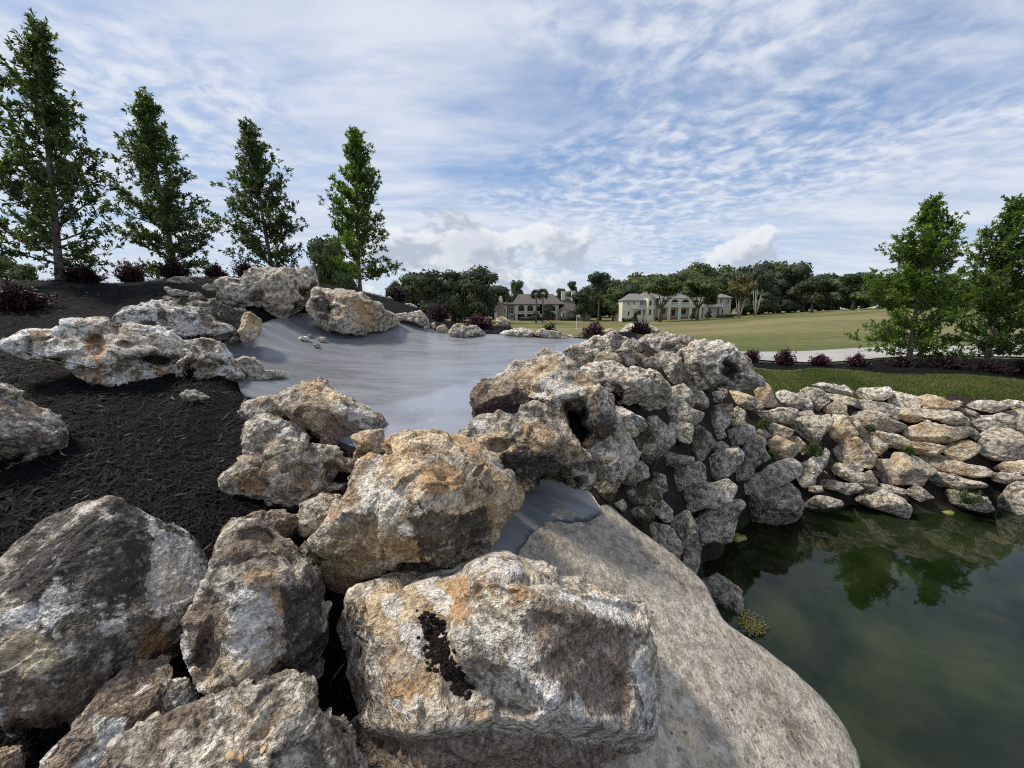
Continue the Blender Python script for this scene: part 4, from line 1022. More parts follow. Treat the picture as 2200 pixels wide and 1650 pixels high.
def build_walls():
    heap = thing('rock_heap', P(1400, 1050, 4.2), 'steep face of stacked grey and mossy stones dropping from the basin to the pond', 'rock wall')
    for i, (pts, lk, lv) in enumerate(HEAP):
        c = np.mean(pts, axis=0)
        rg = random.Random(i * 7 + 1)
        L_ = dict(B[lk])
        L_['val'] = L_.get('val', 1.0) * rg.uniform(0.9, 1.08)
        rock('stone', pts, WD(*c), parent=heap, look=L_, lvl=lv, k=0.5, kb=0.6, seed=200 + i, ncut=3, strata=0.4, pits=0.9, grow=1.05, chip=0.6, rough=0.7)
    wall = thing('stone_wall', P(1900, 980, 5.8), 'retaining wall of stacked weathered limestones along the pond edge below the lawn', 'stone wall')
    for i, (pts, lk, lv) in enumerate(WALL):
        c = np.mean(pts, axis=0)
        rg = random.Random(i * 13 + 5)
        L_ = dict(B[lk])
        L_['val'] = L_.get('val', 1.0) * rg.uniform(0.92, 1.1)
        if c[1] > 1040:
            L_['moss'] = max(L_.get('moss', 0), 0.2)
        rock('stone', pts, WD(*c), parent=wall, look=L_, lvl=lv, k=0.5, kb=0.7, seed=300 + i, ncut=3, strata=0.8, pits=0.6, e=0.55, grow=1.15, chip=0.6, rough=0.65)

    # the wall runs on past the right edge of the picture
    for i, (pts, lk, lv) in enumerate(WALL):
        c = np.mean(pts, axis=0)
        if c[0] < 1925 or c[0] > 2215:
            continue
        q = [(x + 305, y + 4) for x, y in pts]
        rock('stone', q, WD(c[0] + 305, c[1] + 4), parent=wall, look=dict(B[lk]), lvl=lv, k=0.5, kb=0.7, seed=500 + i, ncut=3, strata=0.8, pits=0.6, e=0.55, grow=1.15, chip=0.6, rough=0.65)

# ------------------------------------------------------------------ smooth surfaces through surveyed points
class Surf:
    def __init__(s, pts, warp=True, lam=0.0):
        s.warp = warp
        p = np.array(pts, float)
        s.q = s.wp(p[:, :2])
        n = len(p)
        M = np.zeros((n + 3, n + 3))
        D = np.linalg.norm(s.q[:, None] - s.q[None], axis=2)
        M[:n, :n] = D - np.eye(n) * lam
        M[:n, n] = 1
        M[:n, n + 1:] = s.q
        M[n:, :n] = M[:n, n:].T
        s.c = np.linalg.solve(M, np.r_[p[:, 2], 0, 0, 0])

    def wp(s, xy):
        if not s.warp:
            return xy
        r = np.linalg.norm(xy, axis=1) + 1e-9
        return xy / r[:, None] * np.log1p(r / 2.0)[:, None] * 2.0

    def __call__(s, xy):
        xy = np.atleast_2d(np.asarray(xy, float))
        out = np.zeros(len(xy))
        n = len(s.q)
        for i in range(0, len(xy), 20000):
            q = s.wp(xy[i:i + 20000])
            D = np.linalg.norm(q[:, None] - s.q[None], axis=2)
            out[i:i + 20000] = D @ s.c[:n] + s.c[n] + q @ s.c[n + 1:]
        return out


BASIN_PTS = [(1000, 945, 2.66), (930, 900, 2.95), (1010, 880, 3.35), (860, 850, 3.75), (1040, 825, 4.15), (940, 830, 4.05), (760, 830, 3.95), (640, 830, 3.9), (560, 845, 3.62), (545, 822, 3.75),
             (520, 765, 4.75), (600, 780, 4.7), (700, 780, 4.85), (850, 780, 5.0), (1000, 780, 5.1), (1120, 785, 5.0), (1180, 760, 5.5), (560, 700, 5.1), (600, 690, 5.5), (660, 690, 5.95), (650, 730, 5.4), (740, 740, 5.5), (850, 735, 5.9),
             (870, 692, 6.45), (905, 705, 6.5), (940, 718, 6.4), (1000, 724, 6.35), (1060, 722, 6.3), (1150, 728, 6.2), (1260, 733, 6.0), (1000, 750, 5.75), (1150, 850, 3.45), (1130, 870, 3.3), (1345, 790, 4.2), (1250, 800, 4.3), (800, 960, 2.75), (850, 940, 2.75), (700, 900, 3.2)]
BASIN_EDGE = [(985, 985, 2.5), (860, 985, 2.55), (740, 960, 2.8), (640, 900, 3.2), (560, 868, 3.45), (520, 850, 3.55), (505, 800, 4.15), (490, 755, 4.8), (520, 715, 5.0), (560, 688, 5.25), (600, 672, 5.75), (650, 660, 6.3), (760, 668, 6.5), (868, 686, 6.55), (905, 699, 6.62), (940, 714, 6.5), (1000, 719, 6.45), (1065, 718, 6.4), (1150, 724, 6.3), (1262, 729, 6.1), (1330, 745, 5.5), (1380, 790, 4.3), (1300, 830, 3.9), (1200, 880, 3.3), (1080, 940, 2.8)]
POOL_RIM = [(1012, 1228), (1028, 1120), (1075, 1030), (1200, 1022), (1262, 1055), (1288, 1088), (1286, 1106), (1265, 1117), (1225, 1119), (1185, 1126), (1155, 1138), (1135, 1152), (1122, 1172), (1116, 1195), (1110, 1232)]
POOL_EDGE = [(x, y, slab_depth(x, y) - 0.024) for x, y in POOL_RIM]
POOL_PTS = POOL_EDGE + [(1080, 1130, slab_depth(1080, 1130) - 0.026), (1170, 1080, slab_depth(1170, 1080) - 0.026)]
_bs = Surf([P(*p) for p in BASIN_PTS], warp=False, lam=0.02)
BASIN_XY = [tuple(P(*p)[:2]) for p in BASIN_EDGE]
_ps = Surf([P(*p) for p in POOL_PTS], warp=False, lam=0.02)
POOL_XY = [tuple(P(*p)[:2]) for p in POOL_EDGE]


def basin_depth(x, y):
    ds = np.linspace(2.4, 7.0, 400)
    q = np.array([P(x, y, d) for d in ds])
    g = q[:, 2] - _bs(q[:, :2])
    i = np.argmax(g < 0)
    return float(ds[i]) - 0.02


def densify(poly, step):
    out = []
    n = len(poly)
    # rounded through the points (Catmull-Rom)
    for i in range(n):
        p0, p1, p2, p3 = [np.array(poly[(i + k) % n]) for k in (-1, 0, 1, 2)]
        m = max(1, int(np.linalg.norm(p2 - p1) / step))
        for j in range(m):
            t = j / m
            out.append(0.5 * ((2 * p1) + (-p0 + p2) * t + (2 * p0 - 5 * p1 + 4 * p2 - p3) * t * t + (-p0 + 3 * p1 - 3 * p2 + p3) * t ** 3))
    return out


def skin(name, edge, surf, step, mat, thick, amp=0.0, fresh=None, wobble=0.0):
    ed = densify(edge, step)
    if wobble:
        e3 = np.c_[np.array(ed) * 9, np.zeros(len(ed))]
        ed = [np.array(p) + wobble * np.array([pnoise(e3[[i]])[0], pnoise(e3[[i]] + 50)[0]]) for i, p in enumerate(ed)]
    ea = np.array(ed)
    lo, hi = ea.min(0), ea.max(0)
    gx, gy = np.meshgrid(np.arange(lo[0], hi[0], step), np.arange(lo[1], hi[1], step))
    g = np.c_[gx.ravel(), gy.ravel()]
    g = g + np.random.default_rng(3).uniform(-.2, .2, g.shape) * step
    g = g[in_poly(g, ed)]
    g = g[poly_dist(g, ed) > step * 0.5]
    pts = [Vector(p) for p in ed] + [Vector(p) for p in g]
    n = len(ed)
    r = geometry.delaunay_2d_cdt(pts, [], [list(range(n))], 1, 1e-6)
    v2 = np.array([tuple(p) for p in r[0]])
    z = surf(v2)
    if amp:
        p3 = np.c_[v2, np.zeros(len(v2))]
        z = z + amp * fbm(p3 * 2.2, 4) + amp * 0.35 * fbm(p3 * np.array([9, 4, 1]), 3)
    V = np.c_[v2, z]
    F = [list(f) for f in r[2]]
    # rim turned down to give the coat its thickness
    m = len(V)
    bidx = list(range(n)) if len(r[0]) >= n else []
    low = V[bidx] - np.array([0, 0, thick])
    V = np.concatenate([V, low])
    F += [[i, m + i, m + (i + 1) % n, (i + 1) % n] for i in range(n)]
    at = {}
    if fresh is not None:
        at['fresh'] = fresh(V)
    me = mesh_np(name, V, F, mat, at)
    return link(name, me)


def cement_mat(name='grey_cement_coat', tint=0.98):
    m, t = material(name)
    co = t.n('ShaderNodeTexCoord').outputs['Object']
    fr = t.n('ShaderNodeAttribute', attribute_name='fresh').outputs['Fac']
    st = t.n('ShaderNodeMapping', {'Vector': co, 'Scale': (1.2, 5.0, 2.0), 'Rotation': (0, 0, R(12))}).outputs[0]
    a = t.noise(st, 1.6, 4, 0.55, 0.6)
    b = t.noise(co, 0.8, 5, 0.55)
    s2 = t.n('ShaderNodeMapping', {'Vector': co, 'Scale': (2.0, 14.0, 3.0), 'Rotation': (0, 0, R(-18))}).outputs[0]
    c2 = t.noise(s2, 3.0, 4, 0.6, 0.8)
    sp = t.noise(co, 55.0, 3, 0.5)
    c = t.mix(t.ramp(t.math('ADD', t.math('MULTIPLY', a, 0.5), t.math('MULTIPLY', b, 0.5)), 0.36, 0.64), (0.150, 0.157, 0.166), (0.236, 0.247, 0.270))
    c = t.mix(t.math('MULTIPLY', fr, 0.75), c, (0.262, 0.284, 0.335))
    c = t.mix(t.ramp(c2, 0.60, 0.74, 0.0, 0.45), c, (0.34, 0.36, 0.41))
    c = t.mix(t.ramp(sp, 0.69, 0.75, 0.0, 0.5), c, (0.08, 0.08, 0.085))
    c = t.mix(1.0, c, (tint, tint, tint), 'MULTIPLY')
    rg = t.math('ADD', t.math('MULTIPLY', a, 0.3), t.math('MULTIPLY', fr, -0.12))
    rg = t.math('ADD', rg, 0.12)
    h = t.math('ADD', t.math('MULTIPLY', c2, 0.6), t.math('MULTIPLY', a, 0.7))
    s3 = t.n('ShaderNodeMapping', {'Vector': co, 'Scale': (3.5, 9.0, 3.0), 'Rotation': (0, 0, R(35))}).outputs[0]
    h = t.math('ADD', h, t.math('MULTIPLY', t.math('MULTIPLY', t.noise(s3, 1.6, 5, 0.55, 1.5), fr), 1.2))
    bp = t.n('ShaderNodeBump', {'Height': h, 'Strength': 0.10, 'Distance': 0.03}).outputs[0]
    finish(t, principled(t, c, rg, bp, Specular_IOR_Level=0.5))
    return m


def build_basins():
    cm = cement_mat()
    # the last coat, still bluish, laid over the lower end of the basin
    line = [P(x, y, basin_depth(x, y))[:2] for x, y in ((760, 872), (830, 866), (900, 852), (970, 828), (1020, 815), (1060, 808), (1110, 795))]
    fpoly = [tuple(p) for p in line] + [(4.0, 3.9), (4.0, 0.5), (-1.5, 0.5)]

    def fresh(V):
        d = poly_dist(V[:, :2], fpoly)
        s = np.where(in_poly(V[:, :2], fpoly), d, -d)
        s = s + 0.05 * fbm(V * 6, 3)
        return sstep(-0.05, 0.05, s)
    o = skin('cement_basin', BASIN_XY, _bs, 0.05, cm, 0.08, amp=0.012, fresh=fresh)
    tag(o, 'smooth grey cement coated basin curving between the boulders', 'basin')
    o = skin('lower_pool', POOL_XY, _ps, 0.03, cement_mat('shaded_cement_coat', 0.84), 0.04, amp=0.004, fresh=lambda V: 0.15 * np.ones(len(V)), wobble=0.03)  # same cement tinted down, putting the pocket's shade into its colour
    tag(o, 'small grey cement pocket, darkened for shade, under the mottled arching boulder, above the slab', 'basin')


# ------------------------------------------------------------------ the lie of the land
TER = [(0, 640, 5.2), (130, 597, 6.3), (-250, 600, 6.0), (0, 740, 4.0), (250, 660, 5.6), (250, 612, 7.4), (380, 597, 8.4), (560, 603, 9.6), (680, 615, 10.3), (775, 630, 10.5), (850, 650, 9.8), (930, 688, 8.6), (1000, 712, 8.0), (1100, 726, 7.6), (1200, 738, 7.3), (1290, 738, 7.0), (1400, 730, 6.8), (1480, 735, 6.8),
       (160, 760, 3.9), (250, 856, 3.1), (100, 850, 3.0), (420, 888, 3.05), (300, 920, 2.8), (300, 1000, 2.45), (470, 950, 2.9), (430, 1080, 2.15), (440, 1160, 1.98), (100, 1080, 2.15), (0, 1060, 2.2), (60, 1140, 2.0), (-20, 1480, 1.55), (90, 1600, 1.5), (-300, 900, 2.5), (-300, 760, 3.4), (530, 882, 3.2), (500, 1000, 2.6), (350, 872, 3.2),
       (720, 1330, 1.95), (720, 1500, 1.8), (560, 1490, 1.75), (1100, 1720, 1.65), (400, 1700, 1.55), (700, 1620, 1.6),
       (1650, 818, 7.1), (1740, 835, 7.0), (1900, 850, 6.7), (2190, 862, 6.5), (2400, 870, 6.4), (1700, 800, 8.2), (1900, 802, 8.3), (2190, 816, 8.3), (1627, 778, 9.2), (1900, 776, 9.5), (2190, 772, 10), (1600, 762, 10.8), (1900, 748, 13), (2190, 750, 13), (1550, 745, 13), (1700, 735, 17), (2190, 735, 17),
       (1760, 690, 30), (1600, 708, 28), (1880, 696, 28), (2100, 705, 28), (1660, 684, 70), (1830, 664, 140), (1900, 661, 150), (2250, 662, 140), (1600, 682, 130), (1450, 688, 132), (1330, 692, 138), (1250, 692, 140), (1100, 691, 145), (1000, 691, 130), (850, 690, 130), (1250, 709, 66), (1400, 706, 55), (1300, 718, 30), (1450, 720, 24), (1100, 712, 60), (1560, 700, 60), (1750, 678, 90)]
TER_W = [(0.0, 0.0, 0.75), (-1.5, 0.2, 0.9), (0.2, -3, 0.8), (-6, -4, 1.6), (-8, 2, 2.3), (-12, 7, 2.6), (2.6, 0.8, -0.5), (3.2, 2.4, -0.6), (4.5, 3.6, -0.5), (6.5, 3.4, -0.5), (5, 0, -0.7), (9, 2, -0.5), (2.5, -3, -0.6), (12, 0, -.4), (13, 5.5, 1.2),
         (-12, 18, 2.0), (-4, 18, 1.6), (1.5, 15, 1.05), (-20, 10, 1.6), (-25, 40, 0.4), (-8, 40, -.3), (6, 17, 0.9), (-60, 60, -1), (-150, 100, -1.5), (0, 300, -2), (200, 250, 0.5), (-300, 200, -2), (400, 300, 1), (300, 0, 0), (60, 5, 0.9), (0, -60, 1), (-80, -40, 1.5), (150, -150, 1), (-400, -300, 0), (500, -500, 0), (0, 700, -2), (700, 600, 0), (-700, 600, 0)]


def lawn_mat(name, g1, g2, dry, dryamt, scale):
    m, t = material(name)
    co = t.n('ShaderNodeTexCoord').outputs['Object']
    a = t.noise(co, scale, 6, 0.6)
    st = t.n('ShaderNodeMapping', {'Vector': co, 'Scale': (0.35, 1.0, 1.0), 'Rotation': (0, 0, R(8))}).outputs[0]
    b = t.noise(st, scale * 0.22, 5, 0.55, 0.3)
    c = t.mix(t.ramp(a, 0.3, 0.7), g1, g2)
    c = t.mix(t.ramp(b, 0.62 - dryamt * 0.3, 0.80 - dryamt * 0.3), c, dry)
    pt = t.noise(t.vmath('ADD', co, (40, 7, 0)), scale * 0.09, 4, 0.6, 0.5)
    c = t.mix(t.ramp(pt, 0.46, 0.60, 0.0, 0.65), c, dry)
    c = t.mix(t.ramp(pt, 0.46, 0.36, 0.0, 0.6), c, tuple(x * 1.05 for x in g1))
    f = t.noise(co, scale * 14, 5, 0.7)
    c = t.mix(t.ramp(f, 0.35, 0.75), t.mix(0.35, c, (0.02, 0.02, 0.01)), c)
    bp = t.n('ShaderNodeBump', {'Height': t.math('ADD', f, t.math('MULTIPLY', a, 1.5)), 'Strength': 0.7, 'Distance': 0.08}).outputs[0]
    finish(t, principled(t, c, 0.95, bp, Specular_IOR_Level=0.1))
    return m


def soil_mat(name, c1, c2, sc=9.0, bump=0.8):
    m, t = material(name)
    co = t.n('ShaderNodeTexCoord').outputs['Object']
    a = t.noise(co, sc, 9, 0.7)
    b = t.noise(co, sc * 6, 6, 0.7)
    c = t.mix(t.ramp(a, 0.32, 0.68), c1, c2)
    c = t.mix(t.ramp(b, 0.4, 0.75, 0.0, 0.5), c, tuple(x * 0.35 for x in c1))
    bp = t.n('ShaderNodeBump', {'Height': t.math('ADD', a, t.math('MULTIPLY', b, 0.6)), 'Strength': bump, 'Distance': 0.05}).outputs[0]
    finish(t, principled(t, c, 0.93, bp, Specular_IOR_Level=0.2))
    return m


def ground_setup():
    global GZ, MULCH_R, LAWN_NEAR, PATH_POLY, DRY_MOUND
    foot = [P(x, y, d + 0.25) - np.array([0, 0, 0.45]) for x, y, d in ((1480, 1230, 3.5), (1520, 1170, 4.0), (1570, 1130, 4.5), (1640, 1120, 4.9), (1730, 1100, 5.1), (1850, 1100, 5.2), (1980, 1095, 5.25), (2100, 1095, 5.3), (2250, 1090, 5.35), (2400, 1090, 5.4), (1540, 1290, 3.5))]
    pts = [P(*p) for p in TER] + list(TER_W) + list(BACK) + foot
    # keep one point per spot
    keep = []
    for p in pts:
        if all((p[0] - q[0]) ** 2 + (p[1] - q[1]) ** 2 > 0.10 ** 2 for q in keep):
            keep.append(np.array(p, float))
    base = Surf(keep, warp=True, lam=0.03)

    def gz(xy):
        xy = np.atleast_2d(np.asarray(xy, float))
        z = base(xy)
        near = np.hypot(xy[:, 0], xy[:, 1]) < 12
        if near.any():
            q = xy[near]
            for poly, surf, mg in ((BASIN_XY, _bs, 0.30), (POOL_XY, _ps, 0.12)):
                ins = in_poly(q, poly)
                d = poly_dist(q, poly)
                lim = np.where(ins, surf(q) - 0.05 - np.minimum(d, 0.1), surf(q) + np.maximum(d - 0.02, 0) * 1.1 - 0.03)
                sel = ins | (d < mg)
                zz_ = z[near]
                zz_[sel] = np.minimum(zz_[sel], lim[sel])
                z[near] = zz_
        return z
    GZ = gz


def hit(x, y, d0=1.2, d1=260.0):
    """where the sight line through a photo pixel meets the ground"""
    ds = np.geomspace(d0, d1, 1500)
    q = CAM + ray(x, y)[None] * ds[:, None]
    g = q[:, 2] - GZ(q[:, :2])
    i = int(np.argmax(g < 0))
    return q[i] if g[i] < 0 else q[-1]


def build_ground():
    # zones, as outlines on the ground
    mulch_right = [hit(x, y, 6.5)[:2] for x, y in ((1560, 778), (1627, 777), (1690, 780), (1754, 783), (1818, 780), (1875, 775), (1996, 767), (2200, 771), (2420, 778))] + \
                  [hit(x, y, 6.5)[:2] for x, y in ((2420, 830), (2200, 818), (1977, 806), (1850, 798), (1742, 791), (1611, 787), (1560, 786))]
    path = [hit(x, y, 6.5)[:2] for x, y in ((1500, 760), (1586, 757), (1739, 756), (1818, 751), (1882, 748), (2041, 745), (2200, 749), (2420, 754))] + \
           [hit(x, y, 6.5)[:2] for x, y in ((2420, 774), (2200, 769), (1996, 765), (1875, 773), (1818, 778), (1754, 781), (1627, 775), (1500, 775))]
    mound_l = [(-9, -3), (-0.2, 1.0), (0.2, 2.2), (1.2, 4.0), (2.2, 7.0)] + [tuple(hit(x, y, 6.0)[:2]) for x, y in ((1420, 738),)] + [(3.1, 8.2), (2.2, 9.4), (1.2, 12.5), (-2.5, 15), (-14, 15)]
    rocks_z = [(0.2, 0.2), (1.0, 4.0), (1.6, 6.0)] + [tuple(hit(x, y, 5.6)[:2]) for x, y in ((1420, 742), (1500, 742), (1600, 812), (1640, 842), (1740, 850), (1900, 862), (2200, 876), (2420, 886))] + [(14, 4), (14, -6), (0.2, -6)]
    # polar grid, fine near the camera
    radii = [0.35]
    while radii[-1] < 900:
        r = radii[-1]
        radii.append(r * (1.0125 if r < 15 else (1.02 if r < 60 else 1.05)) + 0.002)
    radii = np.array(radii)
    az = np.concatenate([np.arange(-180, -64, 2.0), np.arange(-64, 64, 0.32), np.arange(64, 180, 2.0)])
    na, nr = len(az), len(radii)
    A, Q = np.meshgrid(np.radians(az), radii)
    xy = np.c_[(Q * np.sin(A)).ravel(), (Q * np.cos(A)).ravel()]
    z = GZ(xy)
    p3 = np.c_[xy, np.zeros(len(xy))]
    r_ = np.hypot(xy[:, 0], xy[:, 1])
    z = z + np.where(r_ < 9, 0.018 * fbm(p3 * 3.0, 4), 0) + np.where(r_ > 12, 0.05 * fbm(p3 * 0.25, 3) * np.minimum(1, (r_ - 12) / 10), 0)
    V = np.c_[xy, z]
    I = np.arange(nr * na).reshape(nr, na)
    F = np.stack([I[:-1, :], np.roll(I, -1, 1)[:-1, :], np.roll(I, -1, 1)[1:, :], I[1:, :]], -1).reshape(-1, 4)
    c = V[F].mean(1)[:, :2]
    rc = np.hypot(c[:, 0], c[:, 1])
    zone = np.where((rc < 6.2), 0, 3)
    zone[in_poly(c, rocks_z)] = 0
    zone[in_poly(c, mound_l)] = 1
    zone[in_poly(c, mulch_right)] = 1
    lawn_near = [hit(x, y, 6.2)[:2] for x, y in ((1600, 790), (1742, 793), (1850, 800), (1977, 808), (2200, 820), (2420, 832), (2420, 886), (2200, 876), (1900, 862), (1740, 850), (1640, 842), (1605, 815))]
    ln = in_poly(c, lawn_near) & (zone == 3)
    zone[ln] = 2
    zone[(V[F].mean(1)[:, 2] < 0.05) & (rc < 14) & (c[:, 0] > 0.4)] = 4
    mats = {0: ('rock_bed', soil_mat('earth_between_rocks', (0.022, 0.016, 0.012), (0.06, 0.045, 0.034))),
            1: ('mulch_bed', soil_mat('black_mulch', (0.003, 0.0026, 0.0026), (0.008, 0.007, 0.0068), 16.0, 1.0)),
            2: ('lawn', lawn_mat('lawn_turf', (0.060, 0.078, 0.022), (0.10, 0.115, 0.036), (0.19, 0.155, 0.075), 0.5, 2.5)),
            3: ('golf_course', lawn_mat('fairway_turf', (0.082, 0.112, 0.028), (0.130, 0.155, 0.043), (0.255, 0.215, 0.105), 0.72, 0.12)),
            4: ('pond_bed', soil_mat('pond_mud', (0.02, 0.022, 0.012), (0.05, 0.05, 0.025)))}
    for k, (nm, mt) in mats.items():
        Fk = F[zone == k]
        if not len(Fk):
            continue
        used, inv = np.unique(Fk, return_inverse=True)
        o = link(nm, mesh_np(nm, V[used], inv.reshape(-1, 4), mt))
        tag(o, kind='structure')
    # path
    pm = flat_mat('path_concrete', (0.36, 0.345, 0.325), 0.9, 0.10, 1.2, 0.25)
    n = 8
    up, lo = path[:n], path[n:][::-1]
    U = np.array(up); Lw = np.array(lo)
    tt = np.linspace(0, n - 1, 90)
    Uc = np.stack([np.interp(tt, range(n), U[:, k]) for k in (0, 1)], 1)
    Lc = np.stack([np.interp(tt, range(n), Lw[:, k]) for k in (0, 1)], 1)
    m = 10
    G = np.array([Lc * (1 - j / m) + Uc * (j / m) for j in range(m + 1)])
    vv = G.reshape(-1, 2)
    zz_ = GZ(vv) + 0.03
    I = np.arange((m + 1) * 90).reshape(m + 1, 90)
    F2 = np.stack([I[:-1, :-1], I[:-1, 1:], I[1:, 1:], I[1:, :-1]], -1).reshape(-1, 4)
    tag(link('path', mesh_np('path', np.c_[vv, zz_], F2, pm)), kind='structure')
    return mound_l, mulch_right, lawn_near


def water_mat():
    m, t = material('green_pond_water')
    co = t.n('ShaderNodeTexCoord').outputs['Object']
    a = t.noise(co, 0.9, 5, 0.55, 0.8)
    b = t.noise(co, 4.0, 4, 0.5)
    c = t.mix(t.ramp(a, 0.38, 0.68), (0.006, 0.011, 0.003), (0.021, 0.030, 0.010))
    wv = t.math('ADD', t.math('MULTIPLY', t.noise(co, 2.2, 3, 0.5), 1.0), t.math('MULTIPLY', b, 0.25))
    bp = t.n('ShaderNodeBump', {'Height': wv, 'Strength': 0.10, 'Distance': 0.02}).outputs[0]
    finish(t, principled(t, c, 0.025, bp, IOR=1.33, Specular_IOR_Level=0.5))
    return m


def build_pond():
    xs = np.linspace(0.55, 26, 60)
    ys = np.linspace(-12, 6.6, 44)
    X, Y = np.meshgrid(xs, ys)
    I = np.arange(X.size).reshape(X.shape)
    F = np.stack([I[:-1, :-1], I[:-1, 1:], I[1:, 1:], I[1:, :-1]], -1).reshape(-1, 4)
    tag(link('pond_water', mesh_np('pond_water', np.c_[X.ravel(), Y.ravel(), np.zeros(X.size)], F, water_mat())), kind='structure')


# ------------------------------------------------------------------ loose cover
def chips_mat():
    m, t = material('mulch_shreds')
    tone = t.n('ShaderNodeAttribute', attribute_name='tone').outputs['Fac']
    c = t.mix(t.ramp(tone, 0.0, 0.9), (0.0016, 0.0015, 0.0015), (0.0105, 0.0088, 0.0084))
    c = t.mix(t.ramp(tone, 0.93, 1.0), c, (0.17, 0.135, 0.105))
    finish(t, principled(t, c, 0.72, Specular_IOR_Level=0.14))
    return m


def build_mulch(mound, strip):
    rg = np.random.default_rng(5)
    M = chips_mat()

    def scatter(name, n, sampler, smin, smax):
        xy = sampler(n)
        n = len(xy)
        e = 0.03
        z = GZ(xy)
        dzx = (GZ(xy + [e, 0]) - z) / e
        dzy = (GZ(xy + [0, e]) - z) / e
        a = rg.uniform(0, 2 * math.pi, n)
        L_ = rg.uniform(smin, smax, n) * rg.choice([0.5, 1, 1, 1.5], n)
        wd = L_ * rg.uniform(0.06, 0.17, n)
        pit = rg.normal(0, 0.22, n)
        dx = np.stack([np.cos(a), np.sin(a), dzx * np.cos(a) + dzy * np.sin(a) + pit], 1)
        dy = np.stack([-np.sin(a), np.cos(a), -dzx * np.sin(a) + dzy * np.cos(a) + rg.normal(0, .3, n)], 1)
        c = np.c_[xy, z + rg.uniform(0.0, 0.028, n)]
        up = np.array([0, 0, 1.0])
        h = wd * 0.35
        bend = rg.normal(0, 0.12, n)[:, None]
        v0 = c - dx * (L_ / 2)[:, None] + dy * bend * L_[:, None]
        v3 = c + dx * (L_ / 2)[:, None] + dy * bend * L_[:, None]
        v1 = c + dy * (wd / 2)[:, None]
        v2 = c - dy * (wd / 2)[:, None]
        v4 = c + up * h[:, None]
        V = np.stack([v0, v1, v2, v3, v4], 1).reshape(-1, 3)
        b = (np.arange(n) * 5)[:, None]
        F = np.concatenate([b + np.array([[0, 2, 4]]), b + np.array([[2, 3, 4]]), b + np.array([[3, 1, 4]]), b + np.array([[1, 0, 4]])])
        tone = rg.uniform(0, 0.92, n)
        tone[rg.random(n) < 0.012] = 1.0
        o = link(name, mesh_np(name, V, F, M, {'tone': np.repeat(tone, 5)}, smooth=False))
        tag(o, kind='stuff')

    mound = np.array([(float(a), float(b)) for a, b in mound])

    def near(n):
        r = 1.0 + 5.2 * rg.random(n) ** 1.25
        a = np.radians(rg.uniform(-63, 4, n))
        q = np.c_[r * np.sin(a), r * np.cos(a)]
        q = q[in_poly(q, mound)]
        q = q[~in_poly(q, BASIN_XY)]
        return q

    def far(n):
        r = 5.0 + 6.0 * rg.random(n)
        a = np.radians(rg.uniform(-60, 24, n))
        q = np.c_[r * np.sin(a), r * np.cos(a)]
        q = q[in_poly(q, mound)]
        q = q[~in_poly(q, BASIN_XY)]
        return q
    sp = np.array([tuple(p) for p in strip])

    def right(n):
        lo, hi = sp.min(0), sp.max(0)
        q = rg.uniform(lo, hi, (n, 2))
        return q[in_poly(q, sp)]
    scatter('mulch_shreds', 70000, near, 0.024, 0.08)
    scatter('mulch_shreds', 26000, far, 0.03, 0.09)
    scatter('mulch_shreds', 26000, right, 0.03, 0.09)


def build_grass(lawn):
    rg = np.random.default_rng(8)
    m, t = material('grass_blades')
    tone = t.n('ShaderNodeAttribute', attribute_name='tone').outputs['Fac']
    c = t.mix(tone, (0.062, 0.100, 0.020), (0.175, 0.200, 0.055))
    c = t.mix(t.ramp(tone, 0.9, 1.0), c, (0.25, 0.205, 0.10))
    b = principled(t, c, 0.7, Specular_IOR_Level=0.2)
    tr_ = t.n('ShaderNodeBsdfTranslucent', {'Color': c}).outputs[0]
    finish(t, t.n('ShaderNodeMixShader', {0: 0.25, 1: b, 2: tr_}).outputs[0])
    lp = np.array([tuple(p) for p in lawn])
    lo, hi = lp.min(0), lp.max(0)
    q = rg.uniform(lo, hi, (200000, 2))
    q = q[in_poly(q, lp)]
    n = len(q)
    z = GZ(q)
    pat = fbm(np.c_[q * 1.1, np.zeros(n)], 4)
    h = rg.uniform(0.02, 0.05, n) * (1 + 0.5 * pat)
    a = rg.uniform(0, 2 * math.pi, n)
    wv = np.stack([np.cos(a), np.sin(a), np.zeros(n)], 1) * 0.006
    ln = np.stack([rg.normal(0, 0.45, n), rg.normal(0, 0.45, n), np.ones(n)], 1) * h[:, None]
    c0 = np.c_[q, z]
    V = np.stack([c0 - wv, c0 + wv, c0 + ln], 1).reshape(-1, 3)
    F = np.arange(3 * n).reshape(n, 3)
    tone = np.clip(0.45 + 0.9 * pat + rg.normal(0, 0.22, n), 0, 0.9)
    tone[rg.random(n) < 0.07 + 0.12 * (pat > 0.15)] = 1.0
    tag(link('grass', mesh_np('grass', V, F, m, {'tone': np.repeat(tone, 3)}, smooth=False)), kind='stuff')

# ------------------------------------------------------------------ plants
def vert_top(base, ytop):
    """height above base at which an upright line standing on base is seen at photo row ytop"""
    k = (825.0 - ytop) / FPX
    Y = base[1]
    z = Y * (k * math.cos(PITCH) - math.sin(PITCH)) / (math.cos(PITCH) + k * math.sin(PITCH))
    return CAM[2] + z - base[2]


